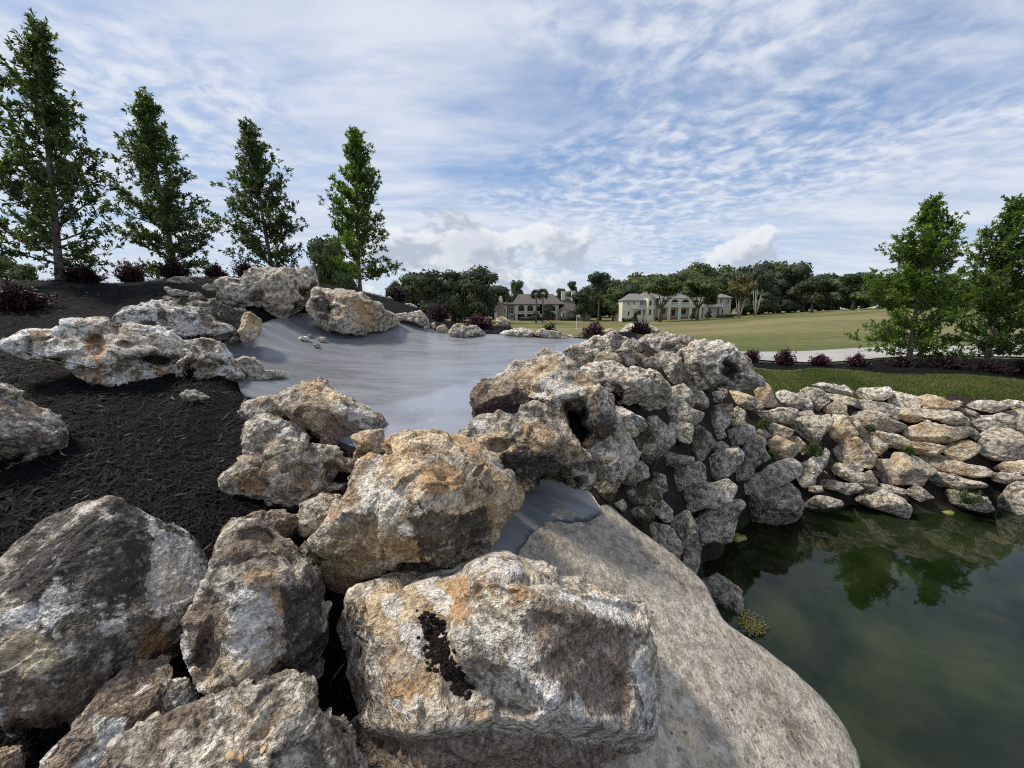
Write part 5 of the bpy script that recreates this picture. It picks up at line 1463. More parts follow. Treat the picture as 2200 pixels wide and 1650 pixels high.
def leaves_np(c, d, up, L_, wd, fold=0.18):
    """diamond leaves folded along the midrib: centres c, directions d, side hints up"""
    s = np.cross(d, up)
    s /= np.linalg.norm(s, axis=1)[:, None] + 1e-9
    nn = np.cross(s, d)
    L_ = L_[:, None]
    wd = wd[:, None]
    a = c
    tip = c + d * L_ - nn * L_ * 0.12
    l_ = c + d * L_ * 0.5 + s * wd * 0.5 + nn * wd * fold
    r_ = c + d * L_ * 0.5 - s * wd * 0.5 + nn * wd * fold
    V = np.stack([a, l_, tip, r_], 1).reshape(-1, 3)
    b = (np.arange(len(c)) * 4)[:, None]
    F = np.concatenate([b + np.array([[0, 2, 1]]), b + np.array([[0, 3, 2]])])
    return V, F


def unit(a):
    return a / (np.linalg.norm(a, axis=-1, keepdims=True) + 1e-9)


def conical_tree(name, base, H, lean, rad, mat, label, seed, clear=0.10, nbr=84, leaf=0.080, dens=1.0, sparse_top=0.22, group=None, trunk_r=0.05, droop=0.0, shape=(0.88, 1.0, 0.97, 0.68, 0.42, 0.16, 0.04)):
    rg = np.random.default_rng(seed)
    root = thing(name, base, label, 'tree', group)
    lean = np.array([lean[0], lean[1], 0.0])

    def axis(t):
        return np.array([0, 0, 1.0]) * H * t + lean * t ** 1.2 + np.array([0.025 * math.sin(5 * t + seed), 0.02 * math.cos(4 * t), 0]) * H * 0.3 * t
    tb = MB()
    ts = np.linspace(0, 0.985, 16)
    tb.tube([axis(t) - (np.array([0, 0, 0.08]) if t == 0 else 0) for t in ts], [trunk_r * (1 - t) ** 0.8 * (1.35 if t == 0 else 1) + 0.004 for t in ts], 8)
    tw_pos, tw_dir = [], []
    for i in range(nbr):
        t = clear + (0.985 - clear) * (i + rg.random()) / nbr
        # outline of the crown: widest low down, narrowing unevenly
        u = (t - clear) / (1 - clear)
        prof = rad * np.interp(u, [0, 0.1, 0.25, 0.5, 0.7, 0.85, 1], shape)
        a = i * 2.399 + rg.normal(0, 0.5)
        ln = prof * rg.uniform(0.62, 1.12) * (1.18 if rg.random() < 0.1 else 1)
        el = R(rg.uniform(-4, 26) + 42 * t - 16 * max(0, 1 - t / 0.25) - droop)
        ln = ln / math.cos(el) * 0.92
        p = axis(t)
        dr = np.array([math.cos(a) * math.cos(el), math.sin(a) * math.cos(el), math.sin(el)])
        n = max(3, int(ln / 0.09))
        pts = [p]
        for j in range(n):
            dr = unit(dr + rg.normal(0, 0.10, 3) + np.array([0, 0, 0.05]))
            pts.append(pts[-1] + dr * ln / n)
        r0 = 0.012 * (1 - t) + 0.005
        tb.tube(pts, [r0 * (1 - 0.75 * j / n) for j in range(n + 1)], 4, cap=False)
        for j in range(1, n + 1):
            fr = j / n
            if fr < 0.22:
                continue
            k = max(1, int(rg.poisson(3.0 * dens)))
            for _ in range(k):
                dd = unit(dr + rg.normal(0, 0.75, 3) + np.array([0, 0, 0.25]))
                q = pts[j] + (pts[j - 1] - pts[j]) * rg.random()
                l2 = rg.uniform(0.05, 0.17) * (0.8 + 0.6 * fr)
                tw_pos.append(q + dd * l2)
                tw_dir.append(dd)
                if rg.random() < 0.4:
                    tb.tube([q, q + dd * l2], [0.004, 0.002], 3, cap=False)
    for t in np.linspace(0.80, 1.0, 16):
        dd = unit(rg.normal(0, 0.5, 3) + np.array([0, 0, 0.8]))
        tw_pos.append(axis(t) + dd * 0.05)
        tw_dir.append(dd)
    tb.build('trunk', BARK, root, smooth=True)
    tp, td = np.array(tw_pos), np.array(tw_dir)
    K = 12
    n = len(tp) * K
    c = np.repeat(tp, K, 0) - np.repeat(td, K, 0) * rg.uniform(0, 0.08, (n, 1))
    d = unit(np.repeat(td, K, 0) * 0.7 + rg.normal(0, 0.62, (n, 3)))
    up = unit(rg.normal(0, 0.4, (n, 3)) + np.array([0, 0, 1.0]))
    L_ = leaf * rg.uniform(0.6, 1.15, n)
    V, F = leaves_np(c, d, up, L_, L_ * rg.uniform(0.34, 0.5, n))
    tone = np.clip(np.repeat(rg.beta(2, 3, len(tp)), K) + rg.normal(0, 0.14, n), 0, 1)
    me = mesh_np('crown', V, F, mat, {'tone': np.repeat(tone, 4)}, smooth=False)
    link('crown', me, (0, 0, 0), root)
    return root


def shrub(base, w, h, mat, label, seed, name='purple_shrub', group=None, leaf=0.032, n=70, cat='shrub'):
    rg = np.random.default_rng(seed)
    root = thing(name, base, label, cat, group)
    tb = MB()
    cs, ds = [], []
    for i in range(n):
        a = rg.uniform(0, 2 * math.pi)
        el = R(rg.uniform(18, 86))
        ln = (1.0 if rg.random() < .8 else 1.25) * rg.uniform(0.55, 1.0)
        tip = np.array([math.cos(a) * math.cos(el) * w * 0.55, math.sin(a) * math.cos(el) * w * 0.55, math.sin(el) * h]) * ln
        mid = tip * 0.5 + np.array([0, 0, -0.05 * h])
        pts = [np.zeros(3), mid, tip]
        tb.tube(pts, [0.005, 0.0035, 0.0015], 3, cap=False)
        for j in range(34):
            t = rg.uniform(0.25, 1.0)
            p = (mid * (t / 0.5) if t < 0.5 else mid + (tip - mid) * (t - 0.5) / 0.5) + rg.normal(0, 0.018, 3)
            cs.append(p)
            ds.append(unit(unit(tip) * 0.7 + rg.normal(0, 0.6, 3)))
    tb.build('stems', BARK, root)
    c, d = np.array(cs), np.array(ds)
    m = len(c)
    up = unit(rg.normal(0, 0.5, (m, 3)) + np.array([0, 0, 1.0]))
    L_ = leaf * rg.uniform(0.6, 1.3, m)
    V, F = leaves_np(c, d, up, L_, L_ * 0.55)
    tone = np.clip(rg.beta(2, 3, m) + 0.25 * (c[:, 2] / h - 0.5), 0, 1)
    link('foliage', mesh_np('foliage', V, F, mat, {'tone': np.repeat(tone, 4)}, smooth=False), (0, 0, 0), root)
    return root


# ---- trees far off
def blob_crown(blobs, n, size, seed, core=0.72):
    """leaf clumps scattered through a set of ellipsoids (cx, cy, cz, rx, ry, rz)"""
    rg = np.random.default_rng(seed)
    bl = np.array(blobs, float)
    vol = (bl[:, 3] * bl[:, 4] * bl[:, 5]) ** (2 / 3)
    pick = rg.choice(len(bl), n, p=vol / vol.sum())
    d = unit(rg.normal(size=(n, 3)))
    r = 0.62 + 0.42 * rg.random(n) ** 0.7
    c = bl[pick, :3] + d * bl[pick, 3:] * r[:, None]
    nrm = unit(d + rg.normal(0, 0.55, (n, 3)))
    t1 = unit(np.cross(nrm, rg.normal(size=(n, 3))))
    t2 = np.cross(nrm, t1)
    s = (size * rg.uniform(0.5, 1.25, n))[:, None]
    k = rg.uniform(0.5, 1.0, (n, 1))
    V = np.stack([c - t1 * s * 0.5, c + t2 * s * 0.4 * k + t1 * s * .1, c + t1 * s * 0.55, c - t2 * s * 0.4 * k], 1).reshape(-1, 3)
    b = (np.arange(n) * 4)[:, None]
    F = np.concatenate([b + np.array([[0, 1, 2]]), b + np.array([[0, 2, 3]])])
    tone = np.clip(rg.beta(2, 2.6, n) + 0.12 * rg.normal(size=n) + 0.10 * np.sin(pick * 2.1), 0, 1)
    T = np.repeat(tone, 4)
    iv, iF = ico(2)
    Vs, Fs, Ts, o = [V], [F], [T], len(V)
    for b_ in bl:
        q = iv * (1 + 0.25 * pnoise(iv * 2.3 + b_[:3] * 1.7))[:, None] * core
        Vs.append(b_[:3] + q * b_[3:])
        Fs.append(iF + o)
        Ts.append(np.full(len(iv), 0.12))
        o += len(iv)
    return np.concatenate(Vs), np.concatenate(Fs), np.concatenate(Ts)


def oak_blobs(seed, W, H, z0, n=14):
    rg = np.random.default_rng(seed)
    out = []
    for i in range(n):
        a = rg.uniform(0, 2 * math.pi)
        t = rg.random()
        zr = z0 + (H - z0) * (0.15 + 0.72 * t)
        rr = W * 0.5 * math.sqrt(max(0.05, 1 - ((t - 0.35) / 0.75) ** 2)) * rg.uniform(0.15, 0.72)
        s = W * rg.uniform(0.14, 0.24)
        out.append((rr * math.cos(a), rr * math.sin(a), zr, s, s, min(s * rg.uniform(0.6, 0.9), (H - zr) * 0.95 + 0.3)))
    return out


_far = {}


def far_proto(kind):
    """crown, trunk and moss meshes for one kind of distant tree, one metre tall units scaled later"""
    if kind in _far:
        return _far[kind]
    k, v = kind
    seed = 40 + v * 7 + sum(map(ord, k))
    rg = np.random.default_rng(seed)
    tb = MB()
    moss = None
    if k == 'oak':
        bl = oak_blobs(seed, 0.95, 1.0, 0.22, 16)
        cr = blob_crown(bl, 2600, 0.075, seed)
        tb.tube([(0, 0, -0.05), (0.01, 0, 0.15), (0.0, 0.01, 0.45)], [0.05, 0.035, 0.02], 7)
        for b_ in bl[:7]:
            tb.tube([(0, 0, 0.18), (b_[0] * .5, b_[1] * .5, b_[2] * 0.75), (b_[0], b_[1], b_[2])], [0.02, 0.013, 0.005], 4, cap=False)
    elif k == 'wood':
        bl = oak_blobs(seed, 1.0, 1.0, 0.0, 20)
        cr = blob_crown(bl, 2600, 0.07, seed, core=0.8)
        tb.tube([(0, 0, -0.05), (0.01, 0, 0.15), (0.0, 0.01, 0.45)], [0.03, 0.025, 0.02], 7)
    elif k == 'mossoak':
        bl = oak_blobs(seed, 1.0, 1.0, 0.05, 20)
        cr = blob_crown(bl, 2800, 0.07, seed)
        tb.tube([(0, 0, -0.05), (0.02, 0, 0.15), (0.0, 0.02, 0.5)], [0.05, 0.035, 0.02], 7)
        for b_ in bl[:7]:
            tb.tube([(0, 0, 0.16), (b_[0] * .5, b_[1] * .5, b_[2] * 0.75), (b_[0], b_[1], b_[2])], [0.02, 0.012, 0.005], 4, cap=False)
        V, F = [], []
        for i in range(260):
            b_ = bl[rg.integers(len(bl))]
            a = rg.uniform(0, 6.28)
            p = np.array([b_[0] + b_[3] * 0.95 * math.cos(a), b_[1] + b_[4] * 0.95 * math.sin(a), b_[2] - b_[5] * rg.uniform(-0.1, 0.6)])
            ln = rg.uniform(0.05, 0.17)
            w_ = rg.uniform(0.004, 0.012)
            o = len(V)
            V += [p + [w_, 0, 0], p + [-w_ * .5, w_, 0], p + [-w_ * .5, -w_, 0], p + [rg.normal(0, .01), rg.normal(0, .01), -ln]]
            F += [[o, o + 1, o + 3], [o + 1, o + 2, o + 3], [o + 2, o, o + 3]]
        moss = (np.array(V), np.array(F))
    elif k == 'tall':
        bl = []
        for i in range(15):
            t = rg.random()
            a = rg.uniform(0, 6.28)
            rr = 0.17 * rg.uniform(0.1, 1) * (1.1 - 0.5 * t)
            s = rg.uniform(0.07, 0.115)
            bl.append((rr * math.cos(a), rr * math.sin(a), 0.36 + 0.56 * t, s, s, s * rg.uniform(0.6, 1)))
        cr = blob_crown(bl, 2000, 0.055, seed, core=0.6)
        tb.tube([(0, 0, -0.05), (0.01, 0, 0.3), (0.0, 0.01, 0.9)], [0.022, 0.017, 0.006], 6)
        for b_ in bl[:9]:
            tb.tube([(0, 0, b_[2] - 0.12), (b_[0], b_[1], b_[2])], [0.009, 0.003], 4, cap=False)
    elif k == 'vase':     # several pale stems under a round head
        bl = oak_blobs(seed, 0.85, 1.0, 0.5, 13)
        cr = blob_crown(bl, 2200, 0.06, seed, core=0.6)
        for i in range(5):
            a = i * 1.256 + 0.3
            tb.tube([(0.01 * math.cos(a), 0.01 * math.sin(a), -0.03), (0.09 * math.cos(a), 0.09 * math.sin(a), 0.25), (0.17 * math.cos(a), 0.17 * math.sin(a), 0.6)], [0.02, 0.015, 0.007], 6)
    elif k == 'street':   # one stout stem, limbs showing, flat broad head
        bl = [(x_, y_, z_, r1, r2, r3 * 0.6) for x_, y_, z_, r1, r2, r3 in oak_blobs(seed, 1.12, 1.0, 0.58, 20)]
        cr = blob_crown(bl, 3000, 0.06, seed, core=0.66)
        tb.tube([(0, 0, -0.03), (0, 0, 0.2), (0.01, 0, 0.34)], [0.045, 0.032, 0.027], 8)
        for i in range(6):
            a = i * 1.05 + 0.4
            tb.tube([(0, 0, 0.28), (0.1 * math.cos(a), 0.1 * math.sin(a), 0.45), (0.28 * math.cos(a), 0.28 * math.sin(a), 0.68)], [0.02, 0.014, 0.005], 5, cap=False)
    elif k == 'palm':
        V, F, T = [], [], []
        for i in range(46):
            a = i * 2.399
            el = R(80 - 125 * (i / 46.0))
            d = np.array([math.cos(a) * math.cos(el), math.sin(a) * math.cos(el), math.sin(el)])
            s = unit(np.cross(d, (0, 0, 1.0)))
            p0 = np.array([0, 0, 0.80]) + d * 0.07
            for j in range(7):
                f = (j - 3) / 3
                e = unit(d + s * f * 0.75 - np.array([0, 0, 0.15 + 0.1 * abs(f)]))
                ln = 0.135 * (1 - 0.25 * abs(f))
                q = unit(np.cross(e, s + np.array([0, 0, .3]))) * 0.010
                o = len(V)
                V += [p0, p0 + e * ln * 0.5 + q, p0 + e * ln - np.array([0, 0, 0.02]), p0 + e * ln * 0.5 - q]
                F += [[o, o + 1, o + 2], [o, o + 2, o + 3]]
                T += [rg.random() * (0.9 if el > -0.2 else 0.3)] * 4
        cr = (np.array(V), np.array(F), np.array(T))
        tb.tube([(0, 0, -0.05), (0.005, 0, 0.4), (0, 0, 0.82)], [0.022, 0.019, 0.021], 8)
    _far[kind] = (cr, tb, moss)
    return _far[kind]


_fmesh = {}


def far_tree(kind, base, H, wid, mats, label, group=None, rz=0.0, name='tree'):
    cm, tm, mm = mats
    key = (kind, cm.name, tm.name)
    if key not in _fmesh:
        cr, tb, moss = far_proto(kind)
        a = mesh_np('crown', cr[0], cr[1], cm, {'tone': cr[2]}, smooth=False)
        b = mesh_np('trunk', np.array(tb.v), tb.f, tm)
        c = mesh_np('hanging_moss', moss[0], moss[1], mm, smooth=False) if moss else None
        _fmesh[key] = (a, b, c)
    a, b, c = _fmesh[key]
    root = thing(name, base, label, 'tree', group, rz)
    root.scale = (wid, wid, H)
    link('crown', a, (0, 0, 0), root)
    link('trunk', b, (0, 0, 0), root)
    if c:
        tag(link('hanging_moss', c, (0, 0, 0), root), kind='stuff')
    return root


def at_ground(x, d):
    """ground point d metres out in the column of photo pixel x"""
    p = P(x, 660, d)
    return np.array([p[0], p[1], GZ(p[None, :2])[0]])


def build_near_trees():
    dk = leaf_mat('leaf_dark_glossy', (0.055, 0.100, 0.032), (0.215, 0.275, 0.100), 0.45, 0.30)
    br = leaf_mat('leaf_fresh_green', (0.075, 0.140, 0.026), (0.27, 0.37, 0.075), 0.45, 0.35)
    md = leaf_mat('leaf_mid_green', (0.062, 0.118, 0.027), (0.22, 0.30, 0.072), 0.45, 0.33)
    for (x, y, d, xt, yt, hw, m, lab, sd_, kw) in [
            (130, 600, 6.3, 92, 36, 132, dk, 'tallest young tree, far left on the mulch mound, with a sparse leaning tip', 1, dict(nbr=84, dens=1.05, clear=0.045)),
            (378, 598, 8.3, 312, 192, 100, dk, 'dense dark young tree second from the left on the mulch mound', 2, dict(nbr=88, dens=1.25, clear=0.025)),
            (588, 603, 9.9, 531, 252, 92, dk, 'young dark tree rising behind the grey arch boulder, thin bare tip', 3, dict(nbr=92, dens=1.25, clear=0.025)),
            (774, 631, 10.3, 764, 266, 82, br, 'bright green narrow young tree on the mound behind the rounded cream boulder', 4, dict(nbr=92, dens=1.35, clear=0.08)),
            (1952, 777, 9.3, 2000, 424, 108, br, 'bright green young tree between path and pond, left of the two', 5, dict(nbr=96, dens=1.5, clear=0.05)),
            (2120, 778, 9.4, 2178, 424, 104, md, 'darker young tree at the right edge beside the path', 6, dict(nbr=96, dens=1.5, clear=0.05))]:
        b = hit(x, y, 4.5) if x < 900 else hit(x, y, 7.5)
        b = P(x, y, d)
        b[2] = GZ(b[None, :2])[0]
        H = vert_top(b, yt) * (0.94 if x < 900 else 0.965)
        zd = to_px(b + np.array([0, 0, H]))
        dx = (xt - zd[0]) / FPX * zd[2]
        rad = hw / FPX * to_px(b)[2]
        conical_tree('young_tree', b, H, (dx, 0), rad, m, lab, sd_, **kw)


def build_shrubs():
    pu = leaf_mat('leaf_purple', (0.026, 0.010, 0.020), (0.14, 0.042, 0.082), 0.5, 0.15)
    pd = leaf_mat('leaf_purple_dark', (0.018, 0.009, 0.012), (0.075, 0.028, 0.038), 0.5, 0.12)
    for i, (x, y, d, w, h, m, lab) in enumerate([
            (40, 655, 4.9, 130, 56, pd, 'wide brownish shrub at the left edge of the mulch mound'),
            (180, 612, 6.5, 100, 40, pd, 'low dark purple shrub at the foot of the tallest young tree'),
            (285, 605, 7.2, 74, 44, pu, 'purple shrub between the two left trees on the mound'),
            (375, 596, 8.0, 80, 46, pd, 'purple shrub hugging the trunk of the second tree'),
            (465, 600, 8.8, 55, 38, pu, 'small purple shrub between second and third tree on the mound'),
            (530, 602, 8.8, 55, 44, pu, 'purple shrub just left above the grey arch boulder'),
            (855, 652, 9.0, 60, 32, pd, 'reddish shrub on the mound crest by a white stone'),
            (938, 676, 8.6, 75, 36, pu, 'rounded purple shrub on the slope in front of the moss draped oaks'),
            (1030, 690, 8.2, 80, 36, pu, 'spreading reddish shrub on the slope left of the tan rock'),
            (1180, 708, 8.4, 54, 34, pd, 'thin purple shrub in front of the brown roofed house'),
            (1278, 724, 7.2, 66, 42, pu, 'darkest dense purple shrub on the far bank right of the golf flag'),
            (1372, 722, 6.4, 56, 26, pd, 'dark purple shrub in front of the pale boulder behind the heap'),
            (1613, 784, 8.9, 40, 28, pu, 'purple shrub by the path, first right of the tall pitted boulder'),
            (1684, 783, 9.0, 54, 36, pu, 'largest purple shrub standing against the path'),
            (1760, 788, 8.9, 48, 26, pu, 'third purple shrub in the row along the path'),
            (1838, 790, 8.9, 50, 28, pu, 'fourth purple shrub in the row along the path'),
            (1935, 795, 8.8, 60, 22, pd, 'low dark shrub at the foot of the bright green young tree'),
            (2035, 806, 8.5, 90, 28, pd, 'low dark shrub in the mulch between the two right trees'),
            (2130, 812, 8.4, 80, 26, pd, 'low dark shrub in the mulch below the darker right tree'),
            (2205, 806, 8.6, 60, 40, pd, 'dark shrub cut by the right edge above the wall')]):
        b = P(x, y, d)
        b[2] = GZ(b[None, :2])[0] - 0.01
        k = d / FPX
        shrub(b, 0.86 * w * k, h * k * 0.92, m, lab, 60 + i, n=int(80 + w * 0.45), leaf=0.042)
    # green things growing in and below the wall
    gr = leaf_mat('leaf_weed', (0.030, 0.060, 0.010), (0.110, 0.170, 0.030), 0.6, 0.3)
    for i, (x, y, w, h, nm, lab) in enumerate([
            (2078, 1082, 64, 34, 'weed', 'clump of green weeds on the stones at the waterline'),
            (1640, 918, 34, 16, 'fern', 'small fern in a joint under the pale ledge stone'),
            (1652, 985, 16, 18, 'fern', 'bright green sprig between grey and golden stone'),
            (1745, 975, 40, 30, 'weed', 'dark green grassy tuft in the gap below the big grey wall stone'),
            (1870, 925, 16, 10, 'fern', 'tiny fern on the long tan stone'),
            (1952, 974, 18, 12, 'fern', 'tiny fern under the long tan stone')]):
        d = WD(x, y) - 0.15
        k = d / FPX
        shrub(P(x, y, d), w * k, h * k, gr, lab, 160 + i, name=nm, n=26, leaf=0.022, cat='plant')


def far_mats():
    tr1 = flat_mat('far_bark', (0.13, 0.115, 0.095), 0.95, 0.3, 0.8)
    tr2 = flat_mat('pale_bark', (0.36, 0.33, 0.28), 0.95, 0.25, 0.8)
    moss = flat_mat('spanish_moss', (0.19, 0.20, 0.165), 1.0, 0.25, 0.5)
    mk = lambda n, a, b: leaf_mat(n, a, b, 0.75, 0.12)
    g = dict(dark=mk('far_dark_green', (0.028, 0.042, 0.020), (0.092, 0.122, 0.048)), mid=mk('far_green', (0.044, 0.070, 0.023), (0.145, 0.19, 0.06)),
             lite=mk('far_light_green', (0.055, 0.080, 0.022), (0.155, 0.195, 0.052)), olive=mk('far_olive', (0.075, 0.072, 0.022), (0.20, 0.185, 0.06)),
             grey=mk('far_grey_green', (0.040, 0.050, 0.030), (0.105, 0.125, 0.075)), palm=mk('palm_green', (0.030, 0.040, 0.014), (0.11, 0.12, 0.045)))
    return tr1, tr2, moss, g


def build_far_trees():
    tr1, tr2, moss, g = far_mats()
    rnd = random.Random(4)
    GRP = 'woodland trees beyond the fairway'

    def put(x, yt, d, hw, kind, c, label, v=0, bark=None, group=None, name='tree', wk=1.0, yb=None):
        b = at_ground(x, d)
        if yb is not None:
            pb = P(x, yb, d)
            b = pb
        H = vert_top(b, yt)
        dep = to_px(b)[2]
        wid = hw / FPX * dep * 2 * wk
        far_tree((kind, v), b, H, wid, (g[c], bark or tr1, moss), label, group, rnd.uniform(0, 6.28), name)
    # singled out
    put(715, 508, 38, 48, 'mossoak', 'mid', 'oak with grey hanging moss seen just left of the bright narrow tree', 0, yb=640)
    put(752, 560, 44, 26, 'mossoak', 'dark', 'smaller moss hung oak behind the bright narrow tree', 1, yb=640)
    put(850, 603, 150, 24, 'oak', 'dark', 'small round oak at the left end of the far trees, by the mound crest', 0)
    put(912, 582, 120, 62, 'mossoak', 'dark', 'leftmost tall oak draped with grey moss, beyond the mound', 0)
    put(972, 577, 124, 64, 'mossoak', 'dark', 'middle oak of the moss draped group beyond the mound', 1)
    put(1030, 574, 122, 58, 'mossoak', 'dark', 'right oak of the moss draped group, next to the brown roofed house', 2)
    put(1070, 618, 170, 40, 'oak', 'dark', 'dark oak behind the stone chimney of the brown roofed house', 1)
    put(1112, 600, 185, 22, 'oak', 'mid', 'pointed tree rising behind the brown roof, left end', 2)
    put(1205, 612, 190, 24, 'tall', 'mid', 'thin tree behind the two cream chimneys', 0, wk=1.4)
    put(1228, 598, 190, 20, 'tall', 'dark', 'taller thin tree right of the cream chimneys', 1, wk=1.6)
    put(1290, 582, 160, 46, 'oak', 'dark', 'tall dark oak between the two houses', 2)
    put(1255, 618, 150, 34, 'oak', 'dark', 'lower oak touching the right end of the brown roof', 0)
    put(1318, 618, 148, 34, 'oak', 'mid', 'rounded oak left of the cream mansion', 1)
    put(1150, 668, 142, 10, 'oak', 'grey', 'round grey green olive bush in front of the brown roofed house', 1, name='olive_bush')
    put(1178, 660, 140, 18, 'oak', 'grey', 'larger grey green olive tree before the brown roofed house', 0, yb=688)
    put(1420, 598, 118, 52, 'street', 'mid', 'broad shade tree standing before the left half of the cream mansion', 0)
    put(1500, 604, 122, 46, 'street', 'mid', 'shade tree before the right half of the cream mansion', 1)
    put(1524, 630, 124, 15, 'street', 'mid', 'slim shade tree near the right wing of the cream mansion', 2)
    put(1590, 590, 126, 34, 'vase', 'olive', 'yellowish tree with several pale stems right of the cream mansion', 0, tr2)
    put(1625, 580, 135, 28, 'vase', 'grey', 'greyish tree with white stems behind the yellowish one', 1, tr2)
    put(1745, 590, 128, 40, 'oak', 'dark', 'oak with twin trunks at the edge of the fairway', 0)
    put(1832, 585, 118, 52, 'oak', 'dark', 'wide oak standing out on the fairway near the right trees', 2)
    for x, yt, d, lab in ((1090, 630, 128, 'short palm by the stone chimney'), (1152, 618, 126, 'left palm of the pair before the brown roof'), (1166, 616, 128, 'right palm of the pair before the brown roof'), (1286, 632, 122, 'lone palm on the lawn between the two houses')):
        put(x, yt, d, 22 if x > 1100 else 20, 'palm', 'palm', lab, 0, tr1, name='palm_tree', wk=1.7)
    for x, yb, d, w_, h_, lab in ((1490, 690, 128, 14, 16, 'clipped ball bush in front of the cream mansion, left one'), (1524, 690, 128, 17, 17, 'clipped ball bush in front of the cream mansion, right one'), (1366, 694, 124, 14, 22, 'leafy bush left of the bay of the cream mansion'), (1412, 690, 128, 9, 7, 'low dark bush under the broad shade tree')):
        b = at_ground(x, d)
        k = d / FPX
        far_tree(('oak', 1), b - np.array([0, 0, 0.25 * h_ * k]), h_ * k * 1.3, w_ * k * 1.1, (g['dark'], tr1, moss), lab, None, 0, 'bush')
    for x, yt, hw in ((885, 606, 44), (950, 600, 46), (1010, 598, 46), (1060, 612, 40)):
        put(x, yt, 165, hw, 'wood', 'dark', 'dark tree filling in behind the moss draped oaks', int(x) % 3, group='trees behind the moss draped oaks')
    for x, yt, hw in ((1225, 625, 40), (1270, 610, 42), (1310, 600, 40)):
        put(x, yt, 200, hw, 'wood', 'mid', 'bushy tree in the gap between the two houses, well behind', int(x) % 3, group='trees in the gap between the houses')
    # the wood behind
    wood = []
    for x in range(1335, 2480, 33):
        for row in range(2):
            wood.append((x + rnd.uniform(-9, 9), row))
    prof = [(1335, 592), (1400, 588), (1450, 575), (1515, 568), (1555, 582), (1600, 570), (1630, 560), (1665, 572), (1690, 563), (1740, 588), (1790, 590), (1850, 580), (1900, 588), (2000, 596), (2200, 590), (2480, 590)]
    for i, (x, row) in enumerate(wood):
        yt = np.interp(x, [p[0] for p in prof], [p[1] for p in prof]) + rnd.uniform(-6, 14) + (8 if row == 0 else 0)
        kind = rnd.choice(['oak', 'wood', 'tall', 'mossoak', 'oak']) if row == 1 else rnd.choice(['wood', 'wood', 'mossoak'])
        c = rnd.choice(['dark', 'mid', 'lite', 'mid', 'dark']) if x < 1560 else rnd.choice(['dark', 'dark', 'mid', 'dark'])
        b = at_ground(x, 165 + 22 * row + rnd.uniform(-8, 8))
        H = vert_top(b, yt)
        dep = to_px(b)[2]
        hw = rnd.uniform(32, 46)
        far_tree((kind, rnd.randrange(3)), b, H, hw / FPX * dep * 2 * (1.9 if kind == 'tall' else 1.15), (g[c], tr1, moss), '%s %s in the wood %s' % ({'dark': 'dark green', 'mid': 'mid green', 'lite': 'light green'}[c], {'tall': 'slender tree', 'mossoak': 'moss hung oak', 'wood': 'low crowned tree', 'oak': 'round headed oak'}[kind], 'right behind the cream mansion' if x < 1560 else ('across the far end of the fairway' if x < 1900 else 'behind the two right young trees')), GRP, rnd.uniform(0, 6.28))
    # tops seen over the mound on the left
    for x, yt, d, hw, lab in ((10, 548, 60, 46, 'dark tree top over the mound crest at the left edge'), (62, 565, 70, 40, 'round tree top left of the tallest young tree, beyond the mound'), (165, 577, 75, 26, 'tree top seen just right of the tallest young trunk'), (215, 590, 80, 16, 'small tree top between the two left young trees'), (486, 585, 80, 18, 'small tree top beside the second shrub on the crest'), (-60, 540, 60, 60, 'tree beyond the mound outside the left edge')):
        put(x, yt, d, hw, 'oak', 'mid', lab, int(x) % 3, yb=650)

# ------------------------------------------------------------------ houses
def arch_pts(x0, x1, zb, zt, n=9):
    """points along an arch from x0 to x1, springing at zb and rising to zt"""
    c, r = (x0 + x1) / 2, (x1 - x0) / 2
    return [(c - r * math.cos(math.pi * i / n), zb + (zt - zb) * math.sin(math.pi * i / n)) for i in range(n + 1)]


def window(root, x0, x1, z0, z1, y, fr, gl, arched=False, name='window', bars=1, label=None):
    w_ = MB()
    t = 0.14
    w_.box(x0 - t, x0, y - 0.10, y + 0.02, z0 - t, z1)
    w_.box(x1, x1 + t, y - 0.10, y + 0.02, z0 - t, z1)
    w_.box(x0, x1, y - 0.13, y + 0.02, z0 - t, z0)
    if arched:
        ap = arch_pts(x0, x1, z1, z1 + (x1 - x0) * 0.5)
        ao = arch_pts(x0 - t, x1 + t, z1, z1 + (x1 - x0) * 0.5 + t)
        for i in range(len(ap) - 1):
            w_.prism([ap[i], ap[i + 1], ao[i + 1], ao[i]], y - 0.10, y + 0.02)
    else:
        w_.box(x0 - t, x1 + t, y - 0.10, y + 0.02, z1, z1 + t)
    for b in range(1, bars + 1):
        xb = x0 + (x1 - x0) * b / (bars + 1)
        w_.box(xb - 0.05, xb + 0.05, y - 0.07, y + 0.0, z0, z1)
    o = w_.build(name, fr, root)
    if label: o['label'] = label
    p = MB()
    poly = [(x0, z0), (x1, z0), (x1, z1)] + (arch_pts(x0, x1, z1, z1 + (x1 - x0) * 0.5)[1:-1][::-1] if arched else []) + [(x0, z1)]
    p.prism(poly, y - 0.045, y + 0.01)
    p.build('pane', gl, o)
    return o


def hip(m, x0, x1, y0, y1, z, xr0, xr1, yr, zr, th=0.25):
    """hipped roof with an eaves board"""
    V = [(x0, y0, z), (x1, y0, z), (x1, y1, z), (x0, y1, z), (xr0, yr, zr), (xr1, yr, zr), (x0, y0, z - th), (x1, y0, z - th), (x1, y1, z - th), (x0, y1, z - th)]
    m.add(V, [[0, 1, 5, 4], [1, 2, 5], [2, 3, 4, 5], [3, 0, 4], [6, 7, 1, 0], [7, 8, 2, 1], [8, 9, 3, 2], [9, 6, 0, 3], [9, 8, 7, 6]])
    return m


